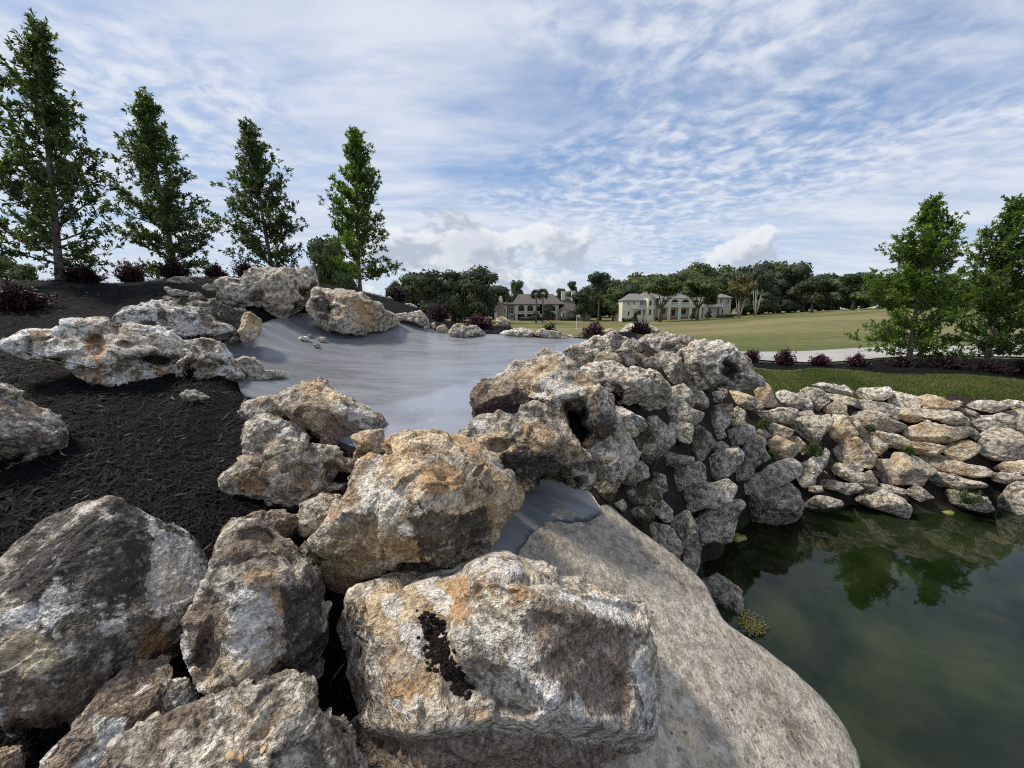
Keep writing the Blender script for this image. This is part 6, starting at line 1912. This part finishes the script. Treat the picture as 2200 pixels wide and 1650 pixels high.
def loggia(root, cols, x0, x1, y, z0, z1, zs, wall, dark, trim, depth=2.4, rail=True):
    """a run of arched openings: columns (x centre, width) between z0 and z1, arches springing at zs"""
    b = MB()
    b.box(x0, x1, y + depth, y + depth + 0.2, z0, z1)
    b.build('recess_wall', dark, root)
    for (cx, cw) in cols:
        c = MB()
        c.box(cx - cw / 2, cx + cw / 2, y, y + 0.5, z0, z1)
        c.build('column', wall, root)
    ed = [(cols[i][0] + cols[i][1] / 2, cols[i + 1][0] - cols[i + 1][1] / 2) for i in range(len(cols) - 1)]
    for (a, e) in ed:
        s = MB()
        ap = arch_pts(a, e, zs, min(z1 - 0.15, zs + (e - a) * 0.42))
        for i in range(len(ap) - 1):
            s.prism([ap[i], ap[i + 1], (ap[i + 1][0], z1), (ap[i][0], z1)], y + 0.06, y + 0.44)
        s.build('arch', wall, root)
        if rail:
            r = MB()
            r.box(a, e, y + 0.1, y + 0.35, z0, z0 + 0.22)
            r.box(a, e, y + 0.1, y + 0.35, z0 + 0.95, z0 + 1.1)
            k = a + 0.15
            while k < e - 0.1:
                r.box(k, k + 0.13, y + 0.16, y + 0.29, z0 + 0.22, z0 + 0.95)
                k += 0.3
            r.build('railing', trim, root)


def build_houses():
    cream = flat_mat('cream_stucco', (0.74, 0.705, 0.57), 0.9, 0.05, 0.5)
    beige = flat_mat('beige_stucco', (0.52, 0.49, 0.41), 0.9, 0.05, 0.5)
    white = flat_mat('white_trim', (0.72, 0.70, 0.66), 0.7, 0.03, 0.5)
    brown = flat_mat('brown_shingle', (0.112, 0.096, 0.090), 0.9, 0.16, 1.4, 0.3)
    greyr = flat_mat('grey_shingle', (0.185, 0.175, 0.165), 0.9, 0.16, 1.4, 0.3)
    stone = flat_mat('chimney_stone', (0.24, 0.19, 0.16), 0.9, 0.4, 2.2, 0.4)
    glass = flat_mat('dark_glass', (0.015, 0.018, 0.022), 0.08, 0.2, 0.6)
    blue = flat_mat('bluish_glass', (0.06, 0.11, 0.16), 0.1, 0.2, 0.6)
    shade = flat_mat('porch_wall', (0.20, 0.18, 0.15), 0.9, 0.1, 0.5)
    terra = flat_mat('terrace_brick', (0.26, 0.14, 0.09), 0.9, 0.15, 2.0)
    hedge_m = leaf_mat('hedge_leaf', (0.016, 0.026, 0.010), (0.05, 0.07, 0.02), 0.7, 0.1)

    # ---- the brown roofed house
    S, d = 0.182, 157.0
    o = P(1165, 688, d)
    o[2] = GZ(o[None, :2])[0] - 0.2
    root = thing('brown_roof_house', o, 'long two storey house with brown hipped roof, stone chimney and arched balconies', 'house')
    X = lambda zx: (zx / 7.333 + 1040 - 1165) * S
    Z = lambda zy: (88 - zy / 7.333) * S + 0.2
    e1, g0 = Z(400), -0.6
    MB().box(X(160), X(365), 0.6, 9, g0, e1).build('wall', beige, root)
    MB().box(X(365), X(475), 2.2, 9, g0, e1).build('wall', beige, root)
    MB().box(X(470), X(1150), 2.7, 12, g0, e1).build('wall', shade, root)
    MB().box(X(1150), X(1392), 0.0, 10, g0, Z(470)).build('wall', beige, root)
    MB().box(X(1392), X(1625), 0.8, 10, g0, Z(505)).build('wall', beige, root)
    MB().box(X(1625), X(1705), 3, 9, g0, Z(530)).build('wall', beige, root)
    rf = hip(MB(), X(440), X(1250), -0.9, 13, e1 + 0.25, X(545), X(1100), 6.0, Z(232)).build('roof', brown, root)
    hip(MB(), X(150), X(480), 0.0, 9.5, e1 + 0.2, X(240), X(420), 5, Z(345)).build('roof', brown, root)
    rr = hip(MB(), X(1165), X(1640), -0.7, 11, Z(500), X(1300), X(1480), 5.5, Z(275)).build('roof', brown, root)
    hip(MB(), X(1610), X(1715), 2.5, 9.5, Z(530) + .1, X(1650), X(1670), 6, Z(500)).build('roof', brown, root)
    gb = MB().prism([(X(1150), Z(500)), (X(1395), Z(500)), (X(1300), Z(440)), (X(1255), Z(440))], -0.3, 0.6).build('gable', beige, root)
    for a, b_, t_, bt in ((1230, 1290, 200, 330), (1392, 1448, 195, 380)):
        ch = MB().box(X(a), X(b_), 3.4, 4.9, Z(bt), Z(t_)).build('chimney', cream, rr)
        MB().box(X(a) - .12, X(b_) + .12, 3.28, 5.02, Z(t_), Z(t_) + 0.3).build('cap', cream, ch if False else rr)
    st = MB().box(X(215), X(298), -0.5, 0.9, g0, Z(365)).build('stone_chimney', stone, root)
    MB().box(X(222), X(292), -0.4, 0.8, Z(365), Z(300)).build('cap', cream, st)
    MB().box(X(235), X(280), -0.2, 0.6, Z(300), Z(268)).build('flue', cream, st)
    for a, b_, t_, bt, y in ((196, 210, 470, 540, 0.6), (315, 335, 460, 540, 0.6), (196, 210, 570, 606, 0.6), (315, 335, 570, 606, 0.6), (385, 405, 450, 540, 2.2), (420, 460, 450, 540, 2.2), (385, 405, 570, 606, 2.2), (420, 460, 570, 606, 2.2)):
        window(root, X(a), X(b_), Z(bt), Z(t_), y, white, glass, bars=0 if b_ - a < 30 else 1)
    loggia(root, [(X(508), 1.5), (X(655), 1.2), (X(792), 1.0), (X(895), 1.0)], X(490), X(915), -0.2, Z(545), e1 + .1, Z(450), beige, glass, white)
    loggia(root, [(X(895), 1.0), (X(1148), 1.3)], X(880), X(1165), -0.2, Z(545), e1 + .1, Z(470), beige, glass, white)
    for a, b_ in ((535, 640), (690, 770), (815, 880), (930, 1110)):
        window(root, X(a), X(b_), g0 + 0.6, Z(550), 2.68, white, glass, bars=1 if b_ - a < 150 else 3, name='glass_door')
    MB().box(X(480), X(1150), 0.1, 2.6, Z(547), Z(532)).build('balcony_floor', beige, root)
    for cx in (508, 655, 792, 895, 1148):
        MB().box(X(cx) - 0.5, X(cx) + 0.5, -0.15, 0.45, g0, Z(546)).build('column', beige, root)
    tb = MB()
    tb.tube([(X(1265), -0.2, g0), (X(1265), -0.2, Z(508))], [1.9, 1.9], 8)
    tb.build('porch', beige, root)
    cr = MB()
    cr.tube([(X(1265), -0.2, Z(508)), (X(1265), -0.2, Z(470))], [2.2, 0.5], 8)
    cr.build('porch_roof', brown, root)
    for a, b_ in ((1228, 1250), (1270, 1290)):
        window(root, X(a), X(b_), Z(590), Z(530), -2.1, white, glass, bars=0)
    MB().box(X(1155), X(1195), -0.8, 0.0, g0, Z(470)).build('door_surround', stone, root)
    MB().box(X(1425), X(1600), 0.70, 0.79, Z(590), Z(520)).build('garage_door', shade, root)
    for a, b_ in ((1640, 1655), (1672, 1688)):
        window(root, X(a), X(b_), Z(570), Z(545), 3.0, white, glass, bars=0)
    for (a, b_, y0, lab) in ((560, 930, -4.0, 'long clipped hedge below the balconies of the brown roofed house'), (1190, 1440, -4.0, 'clipped hedge below the right wing of the brown roofed house')):
        hedge(o + np.array([(X(a) + X(b_)) / 2, y0, 0]), X(b_) - X(a), 1.2, 1.5, hedge_m, lab)

    # ---- the cream mansion
    S, d = 0.163, 140.0
    o = P(1450, 686, d)
    o[2] = GZ(o[None, :2])[0] - 0.1
    root = thing('cream_mansion', o, 'wide cream two storey mansion with grey roof, bay tower and white arched loggia', 'house')
    X = lambda zx: (zx / 7.333 + 1320 - 1450) * S
    Z = lambda zy: (86 - zy / 7.333) * S + 0.1
    MB().box(X(118), X(440), 0, 10, g0, Z(340)).build('wall', cream, root)
    MB().box(X(640), X(1390), 3.0, 12, g0, Z(310)).build('wall', cream, root)
    MB().box(X(1390), X(1812), 0, 10, g0, Z(295)).build('wall', beige, root)
    bay = MB()
    bp = [(X(440), 1.2), (X(500), -1.2), (X(580), -1.2), (X(650), 1.2), (X(700), 4), (X(440), 4)]
    n = len(bp)
    bay.add([(x, y, g0 - .6) for x, y in bp] + [(x, y, Z(300)) for x, y in bp], [[i, (i + 1) % n, n + (i + 1) % n, n + i] for i in range(n)] + [[n + i for i in range(n)]])
    bay.build('bay_tower', cream, root)
    hip(MB(), X(105), X(470), -0.7, 10.5, Z(335), X(280), X(420), 5, Z(225)).build('roof', greyr, root)
    hip(MB(), X(430), X(1400), 1.5, 13, Z(300), X(560), X(1300), 7, Z(190)).build('roof', greyr, root)
    hip(MB(), X(1380), X(1825), -0.7, 10.5, Z(290), X(1500), X(1690), 5, Z(205)).build('roof', greyr, root)
    for a, b_, t_, bt, ar in ((205, 222, 360, 408, 0), (288, 306, 352, 404, 0), (205, 228, 505, 562, 0), (362, 410, 490, 555, 0)):
        window(root, X(a), X(b_), Z(bt), Z(t_), 0, white, glass, bars=0)
    window(root, X(385), X(436), Z(450), Z(345), 0, white, blue, bars=1, name='glass_door', label='bluish balcony door')
    for a, b_, y in ((515, 552, -1.2),):
        window(root, X(a), X(b_), Z(415), Z(350), y, white, glass, arched=True, bars=0)
        window(root, X(a), X(b_), Z(555), Z(470), y, white, glass, bars=1)
    for cx, y, w_ in ((470, 0.0, 20), (615, 0.0, 20)):
        for t_, bt in ((352, 415), (470, 555)):
            p = window(root, X(cx - w_ / 2), X(cx + w_ / 2), Z(bt), Z(t_), y - .12, white, glass, bars=0)
    loggia(root, [(X(715), 0.9), (X(858), 1.0), (X(1022), 1.0), (X(1195), 1.1), (X(1345), 1.0)], X(690), X(1385), 0.2, Z(412), Z(312), Z(365), cream, glass, white)
    MB().box(X(690), X(1390), 0.15, 3.0, Z(440), Z(414)).build('balcony_floor', cream, root)
    for cx in (715, 858, 1022, 1195, 1345):
        MB().box(X(cx) - 0.5, X(cx) + 0.5, 0.22, 0.72, g0, Z(441)).build('column', cream, root)
    window(root, X(888), X(998), Z(575), Z(475), 2.98, white, glass, bars=3, name='glass_door')
    for a, b_ in ((740, 835), (1045, 1168), (1215, 1320)):
        window(root, X(a), X(b_), Z(545), Z(470), 2.98, white, glass, bars=3)
    MB().box(X(690), X(1390), 0.3, 2.9, g0, Z(596)).build('terrace', terra, root)
    for a, b_, z0_ in ((270, 440, 455), (1470, 1670, 420)):
        bl = MB().box(X(a), X(b_), -1.6, -0.02, Z(z0_) - 0.25, Z(z0_)).build('balcony', white, root)
        r = MB()
        r.box(X(a), X(b_), -1.6, -1.45, Z(z0_) + 0.9, Z(z0_) + 1.03)
        k = X(a)
        while k < X(b_):
            r.box(k, k + 0.09, -1.57, -1.48, Z(z0_), Z(z0_) + 0.9)
            k += 0.28
        r.build('railing', white, bl)
    for a, b_, t_, bt, ar in ((1735, 1772, 315, 390, 0), (1630, 1672, 312, 410, 0), (1480, 1500, 320, 410, 0), (1550, 1575, 325, 400, 0), (1475, 1505, 475, 545, 1), (1595, 1640, 475, 555, 1), (1678, 1698, 475, 552, 1)):
        window(root, X(a), X(b_), Z(bt), Z(t_), 0, white, blue if a == 1595 else glass, arched=bool(ar), bars=1 if b_ - a > 35 else 0)
    for (a, b_, lab) in ((100, 310, 'low dark hedge along the left wing of the cream mansion'), (1565, 1800, 'low dark hedge along the right wing of the cream mansion')):
        hedge(o + np.array([(X(a) + X(b_)) / 2, -2.5, 0]), X(b_) - X(a), 1.0, 1.0, hedge_m, lab)


def hedge(c, w_, dp, h, mat, label):
    rg = np.random.default_rng(int(abs(c[0]) * 10))
    c = np.array(c, float)
    c[2] = GZ(c[None, :2])[0]
    n = int(w_ * 90)
    q = rg.uniform(-1, 1, (n, 3)) * np.array([w_ / 2, dp / 2, h / 2])
    ax = rg.integers(0, 3, n)
    sg = rg.choice([-1, 1], n)
    half = np.array([w_ / 2, dp / 2, h / 2])
    q[np.arange(n), ax] = sg * half[ax]
    q += rg.normal(0, 0.07, q.shape) + np.array([0, 0, h / 2])
    d = unit(rg.normal(size=(n, 3)))
    up = unit(rg.normal(size=(n, 3)))
    L_ = rg.uniform(0.2, 0.42, n)
    V, F = leaves_np(q, d, up, L_, L_ * 0.7)
    bx = MB().box(-w_ / 2 * .97, w_ / 2 * .97, -dp / 2 * .9, dp / 2 * .9, -0.2, h * 0.93)
    o0 = len(V)
    bv = np.array(bx.v)
    bf = np.array([[f[0], f[1], f[2]] for f in bx.f] + [[f[0], f[2], f[3]] for f in bx.f]) + o0
    tone = np.r_[np.repeat(rg.random(n), 4), np.full(len(bv), 0.1)]
    o = link('hedge', mesh_np('hedge', np.concatenate([V, bv]), np.concatenate([F, bf]), mat, {'tone': tone}, smooth=False), c)
    tag(o, label, 'hedge')


def build_small_things():
    white = flat_mat('white_paint', (0.75, 0.74, 0.70), 0.6, 0.03, 3.0)
    cloth = material('checked_cloth')
    m, t = cloth
    ck = t.n('ShaderNodeTexChecker', {'Vector': t.n('ShaderNodeTexCoord').outputs['Object'], 'Color1': (0.8, 0.8, 0.8, 1), 'Color2': (0.02, 0.02, 0.02, 1), 'Scale': 5.0})
    finish(t, principled(t, ck.outputs['Color'], 0.8))
    b = at_ground(1240, 66)
    root = thing('golf_flag', b, 'white golf pin with black and white checked flag on the green', 'golf flag')
    Hh = vert_top(b, 676)
    MB().tube([(0, 0, -0.1), (0, 0, Hh)], [0.045, 0.035], 8).build('pole', white, root)
    fl = MB()
    for i in range(6):
        x0, x1 = 0.04 + i * 0.09, 0.04 + (i + 1) * 0.09
        y0, y1 = 0.05 * math.sin(i * 1.1), 0.05 * math.sin((i + 1) * 1.1)
        fl.add([(x0, y0, Hh - 0.5), (x1, y1, Hh - 0.5), (x1, y1, Hh), (x0, y0, Hh), (x0, y0 + .012, Hh - 0.5), (x1, y1 + .012, Hh - 0.5), (x1, y1 + .012, Hh), (x0, y0 + .012, Hh)], [[0, 1, 2, 3], [7, 6, 5, 4], [0, 4, 5, 1], [3, 2, 6, 7]])
    fl.build('flag', m, root)
    # fallen leaves
    lm, t = material('dry_leaf')
    rn = t.n('ShaderNodeObjectInfo').outputs['Random']
    finish(t, principled(t, t.mix(rn, (0.42, 0.24, 0.10), (0.55, 0.38, 0.20)), 0.7))
    rg = np.random.default_rng(2)

    def leaf(x, y, d, s, label, group):
        n = 7
        V, F = [], []
        for i in range(n):
            u = i / (n - 1)
            w_ = math.sin(math.pi * (0.06 + 0.9 * u)) * 0.32 * (1 + 0.15 * rg.normal())
            z = 0.22 * math.sin(u * 2.6) + 0.02
            V += [(u - .5, -w_, z + 0.14), (u - .5, 0, z), (u - .5, w_, z + 0.14 + 0.08 * rg.normal())]
        for i in range(n - 1):
            for k in (0, 1):
                a = i * 3 + k
                F.append([a, a + 3, a + 4, a + 1])
        o = link('dry_leaf', mesh_np('dry_leaf', np.array(V) * s, F, lm), P(x, y, d))
        o.rotation_euler = (rg.normal(0, .35) + 0.5, rg.normal(0, .35), rg.uniform(0, 6.28))
        so = o.modifiers.new('thickness', 'SOLIDIFY')
        so.thickness = 0.0015
        tag(o, label, 'leaf', group)
    return leaf


def surface_depth(x, y, d0, d1):
    """first surface met along the sight line, by ray cast into what is built"""
    dg = bpy.context.evaluated_depsgraph_get()
    r_ = Vector(ray(x, y))
    L_ = r_.length
    ok, loc_, nrm, idx, ob, mt = scene.ray_cast(dg, Vector(CAM), r_.normalized())
    return (loc_ - Vector(CAM)).length / L_ if ok else d1


def build_algae(rg):
    am = leaf_mat('algae', (0.10, 0.10, 0.025), (0.27, 0.26, 0.09), 0.9, 0.1)
    cs = []
    for (x, y, s_, n) in ((1604, 1330, 10, 160), (1622, 1344, 10, 200), (1612, 1352, 9, 140), (1630, 1356, 6, 80), (1600, 1318, 6, 60)):
        for k in range(n):
            xx, yy = x + rg.normal(0, s_), y + rg.normal(0, s_ * 0.7)
            r_ = ray(xx, yy)
            cs.append(P(xx, yy, -(CAM[2] - rg.uniform(0.004, 0.03)) / r_[2]))
    c = np.array(cs)
    n = len(c)
    c0 = c.mean(0)
    a = rg.uniform(0, 6.28, n)
    d = unit(np.c_[np.cos(a), np.sin(a), rg.normal(0, .3, n)])
    L_ = rg.uniform(0.008, 0.03, n)
    V, F = leaves_np(c - c0, d, unit(rg.normal(0, .3, (n, 3)) + np.array([0, 0, 1.0])), L_, L_ * 0.7)
    tag(link('algae_mat', mesh_np('algae_mat', V, F, am, {'tone': np.repeat(rg.random(n), 4)}, smooth=False), c0), 'olive algae mat floating by the slab edge', 'algae', kind='stuff')


def build_details(leaf):
    for (x, y, s, lab, grp) in [
            (498, 1620, 0.034, 'curled pale tan leaf, left of two, on the flat rock at the bottom edge', 'dry leaves on the rocks'),
            (520, 1628, 0.028, 'smaller tan leaf beside the curled leaf on the bottom flat rock', 'dry leaves on the rocks'),
            (566, 1612, 0.024, 'brownish leaf scrap right of the two tan leaves on the bottom rock', 'dry leaves on the rocks'),
            (985, 965, 0.05, 'rust red leaf lying in a crack on top of the golden boulder', 'dry leaves on the rocks'),
            (1772, 1018, 0.075, 'orange leaf caught on the wall above the waterline, left one', 'dry leaves on the rocks'),
            (1788, 1017, 0.075, 'orange leaf caught on the wall above the waterline, right one', 'dry leaves on the rocks'),
            (1300, 996, 0.05, 'cream leaf on the grey rock right of the arching boulder', 'dry leaves on the rocks')]:
        d = surface_depth(x, y, 1, 6)
        leaf(x, y, d - 0.012, s, lab, grp)
    # stuff lodged in the hollow of the largest boulder
    rg = np.random.default_rng(9)
    soil = soil_mat('black_soil', (0.028, 0.020, 0.015), (0.085, 0.062, 0.048), 60.0, 1.0)
    V, F, o = [], [], 0
    iv, iF = ico(2)
    line = [(905, 1340), (935, 1345), (925, 1380), (955, 1395), (940, 1425), (965, 1440), (985, 1462), (1005, 1490)]
    pix = []
    for k in range(230):
        s_ = rg.uniform(0, len(line) - 1.001)
        i_ = int(s_)
        f_ = s_ - i_
        wd_ = 24 * (1 - 0.55 * s_ / len(line))
        pix.append((line[i_][0] * (1 - f_) + line[i_ + 1][0] * f_ + rg.normal(0, wd_ * 0.7), line[i_][1] * (1 - f_) + line[i_ + 1][1] * f_ + rg.normal(0, wd_ * 0.6), rg.uniform(2.5, 7.5)))
    dd = [surface_depth(x, y, 1, 1.6) for x, y, r_ in pix]
    c0 = P(945, 1390, float(np.median(dd)))
    for (x, y, r_), d in zip(pix, dd):
        r_ = r_ / FPX * d
        q = iv * (1 + 1.1 * fbm(iv * 2.0 + x * 3.7, 3))[:, None]
        V.append(P(x, y, d) - c0 + q * r_ * np.array([1, 0.7, 1]))
        F.append(iF + o)
        o += len(iv)
    tag(link('soil_clump', mesh_np('soil_clump', np.concatenate(V), np.concatenate(F), soil), c0), 'crumbling black soil lodged in the hollow of the largest foreground boulder', 'soil', kind='stuff')
    # grit lying on the slab
    gm = flat_mat('grit', (0.20, 0.17, 0.14), 0.9, 0.6, 30.0)
    V, F, o = [], [], 0
    iv1, iF1 = ico(1)
    for k in range(230):
        x = rg.uniform(1150, 1800)
        y = rg.uniform(1110, 1640)
        if y < 1110 + (x - 1270) * 0.95 - 20 and x > 1270:
            continue
        r_ = Vector(ray(x, y))
        ok, lc, nr, ix, ob, mt = scene.ray_cast(bpy.context.evaluated_depsgraph_get(), Vector(CAM), r_.normalized())
        if not ok or not ob.name.startswith('spillway_slab'):
            continue
        s_ = rg.uniform(0.002, 0.008) * rg.choice([0.6, 1.0, 1.3]) * (1.6 if rg.random() < 0.06 else 1)
        q = iv1 * (1 + 0.5 * pnoise(iv1 * 1.7 + k))[:, None] * np.array([1.2, 0.9, 0.7])
        V.append(np.array(lc) + q * s_)
        F.append(iF1 + o)
        o += len(iv1)
    if V:
        tag(link('gravel', mesh_np('gravel', np.concatenate(V), np.concatenate(F), gm)), kind='stuff')
    # a rod of driftwood leaning on the wall
    tw = MB()
    pts = []
    for x, y in ((1806, 870), (1830, 905), (1848, 938), (1870, 972), (1905, 985)):
        pts.append(P(x, y, surface_depth(x, y, 4, 7) - 0.05))
    b0 = pts[0].copy()
    tw.tube([p - b0 for p in pts], [0.012, 0.012, 0.01, 0.008, 0.004], 6)
    tag(tw.build('dead_vine', BARK, None, b0, True), 'thin dark dead vine hanging down across the wall stones', 'vine')
    # algae and floating leaves on the pond
    build_algae(rg)
    yl = flat_mat('floating_leaf', (0.22, 0.23, 0.05), 0.5, 0.2, 8.0)

    def on_water(x, y):
        r_ = ray(x, y)
        return P(x, y, -(CAM[2] - 0.01) / r_[2])
    for i, (pl_, nm, mt, lab) in enumerate([
            ([(2005, 1090), (2030, 1090), (2052, 1097), (2035, 1102), (2012, 1100)], 'lily_pad', yl, 'yellow green pad floating below the green weeds'),
            ([(1970, 1072), (1990, 1068), (2004, 1076), (1985, 1082)], 'lily_pad', yl, 'small yellow pad between two wet stones at the waterline'),
            ([(1572, 1150), (1592, 1147), (1598, 1156), (1580, 1162)], 'lily_pad', yl, 'yellowish pad beside the overhanging grey stone')]):
        q = np.array([on_water(*p) for p in pl_])
        c = q.mean(0)
        n = 26
        ang = np.arange(n) * 2 * math.pi / n
        rad = np.array([np.linalg.norm(q[:, :2] - c[:2], axis=1).mean()])[0] * (1 + 0.22 * np.sin(ang * 3 + i) + 0.1 * rg.normal(size=n))
        sc = np.array([np.ptp(q[:, 0]), np.ptp(q[:, 1])]) / max(np.ptp(q[:, 0]), np.ptp(q[:, 1]))
        V = [(0, 0, 0.012)] + [(rad[k] * math.cos(ang[k]) * (0.5 + 0.5 * sc[0]), rad[k] * math.sin(ang[k]) * (0.5 + 0.5 * sc[1]), 0.008 + 0.006 * rg.random()) for k in range(n)]
        V += [(x, y, -0.012) for x, y, z in V[1:]]
        F = [[0, 1 + k, 1 + (k + 1) % n] for k in range(n)] + [[1 + k, n + 1 + k, n + 1 + (k + 1) % n, 1 + (k + 1) % n] for k in range(n)]
        tag(link(nm, mesh_np(nm, np.array(V), F, mt), c), lab, 'water plant')


# ------------------------------------------------------------------ put it together
build_boulders()
build_walls()
ground_setup()
build_basins()
mound, strip, lawn = build_ground()
build_pond()
build_mulch(mound, strip)
build_grass(lawn)
build_near_trees()
build_houses()
build_far_trees()
build_shrubs()
leaf_ = build_small_things()
bpy.context.view_layer.update()
build_details(leaf_)
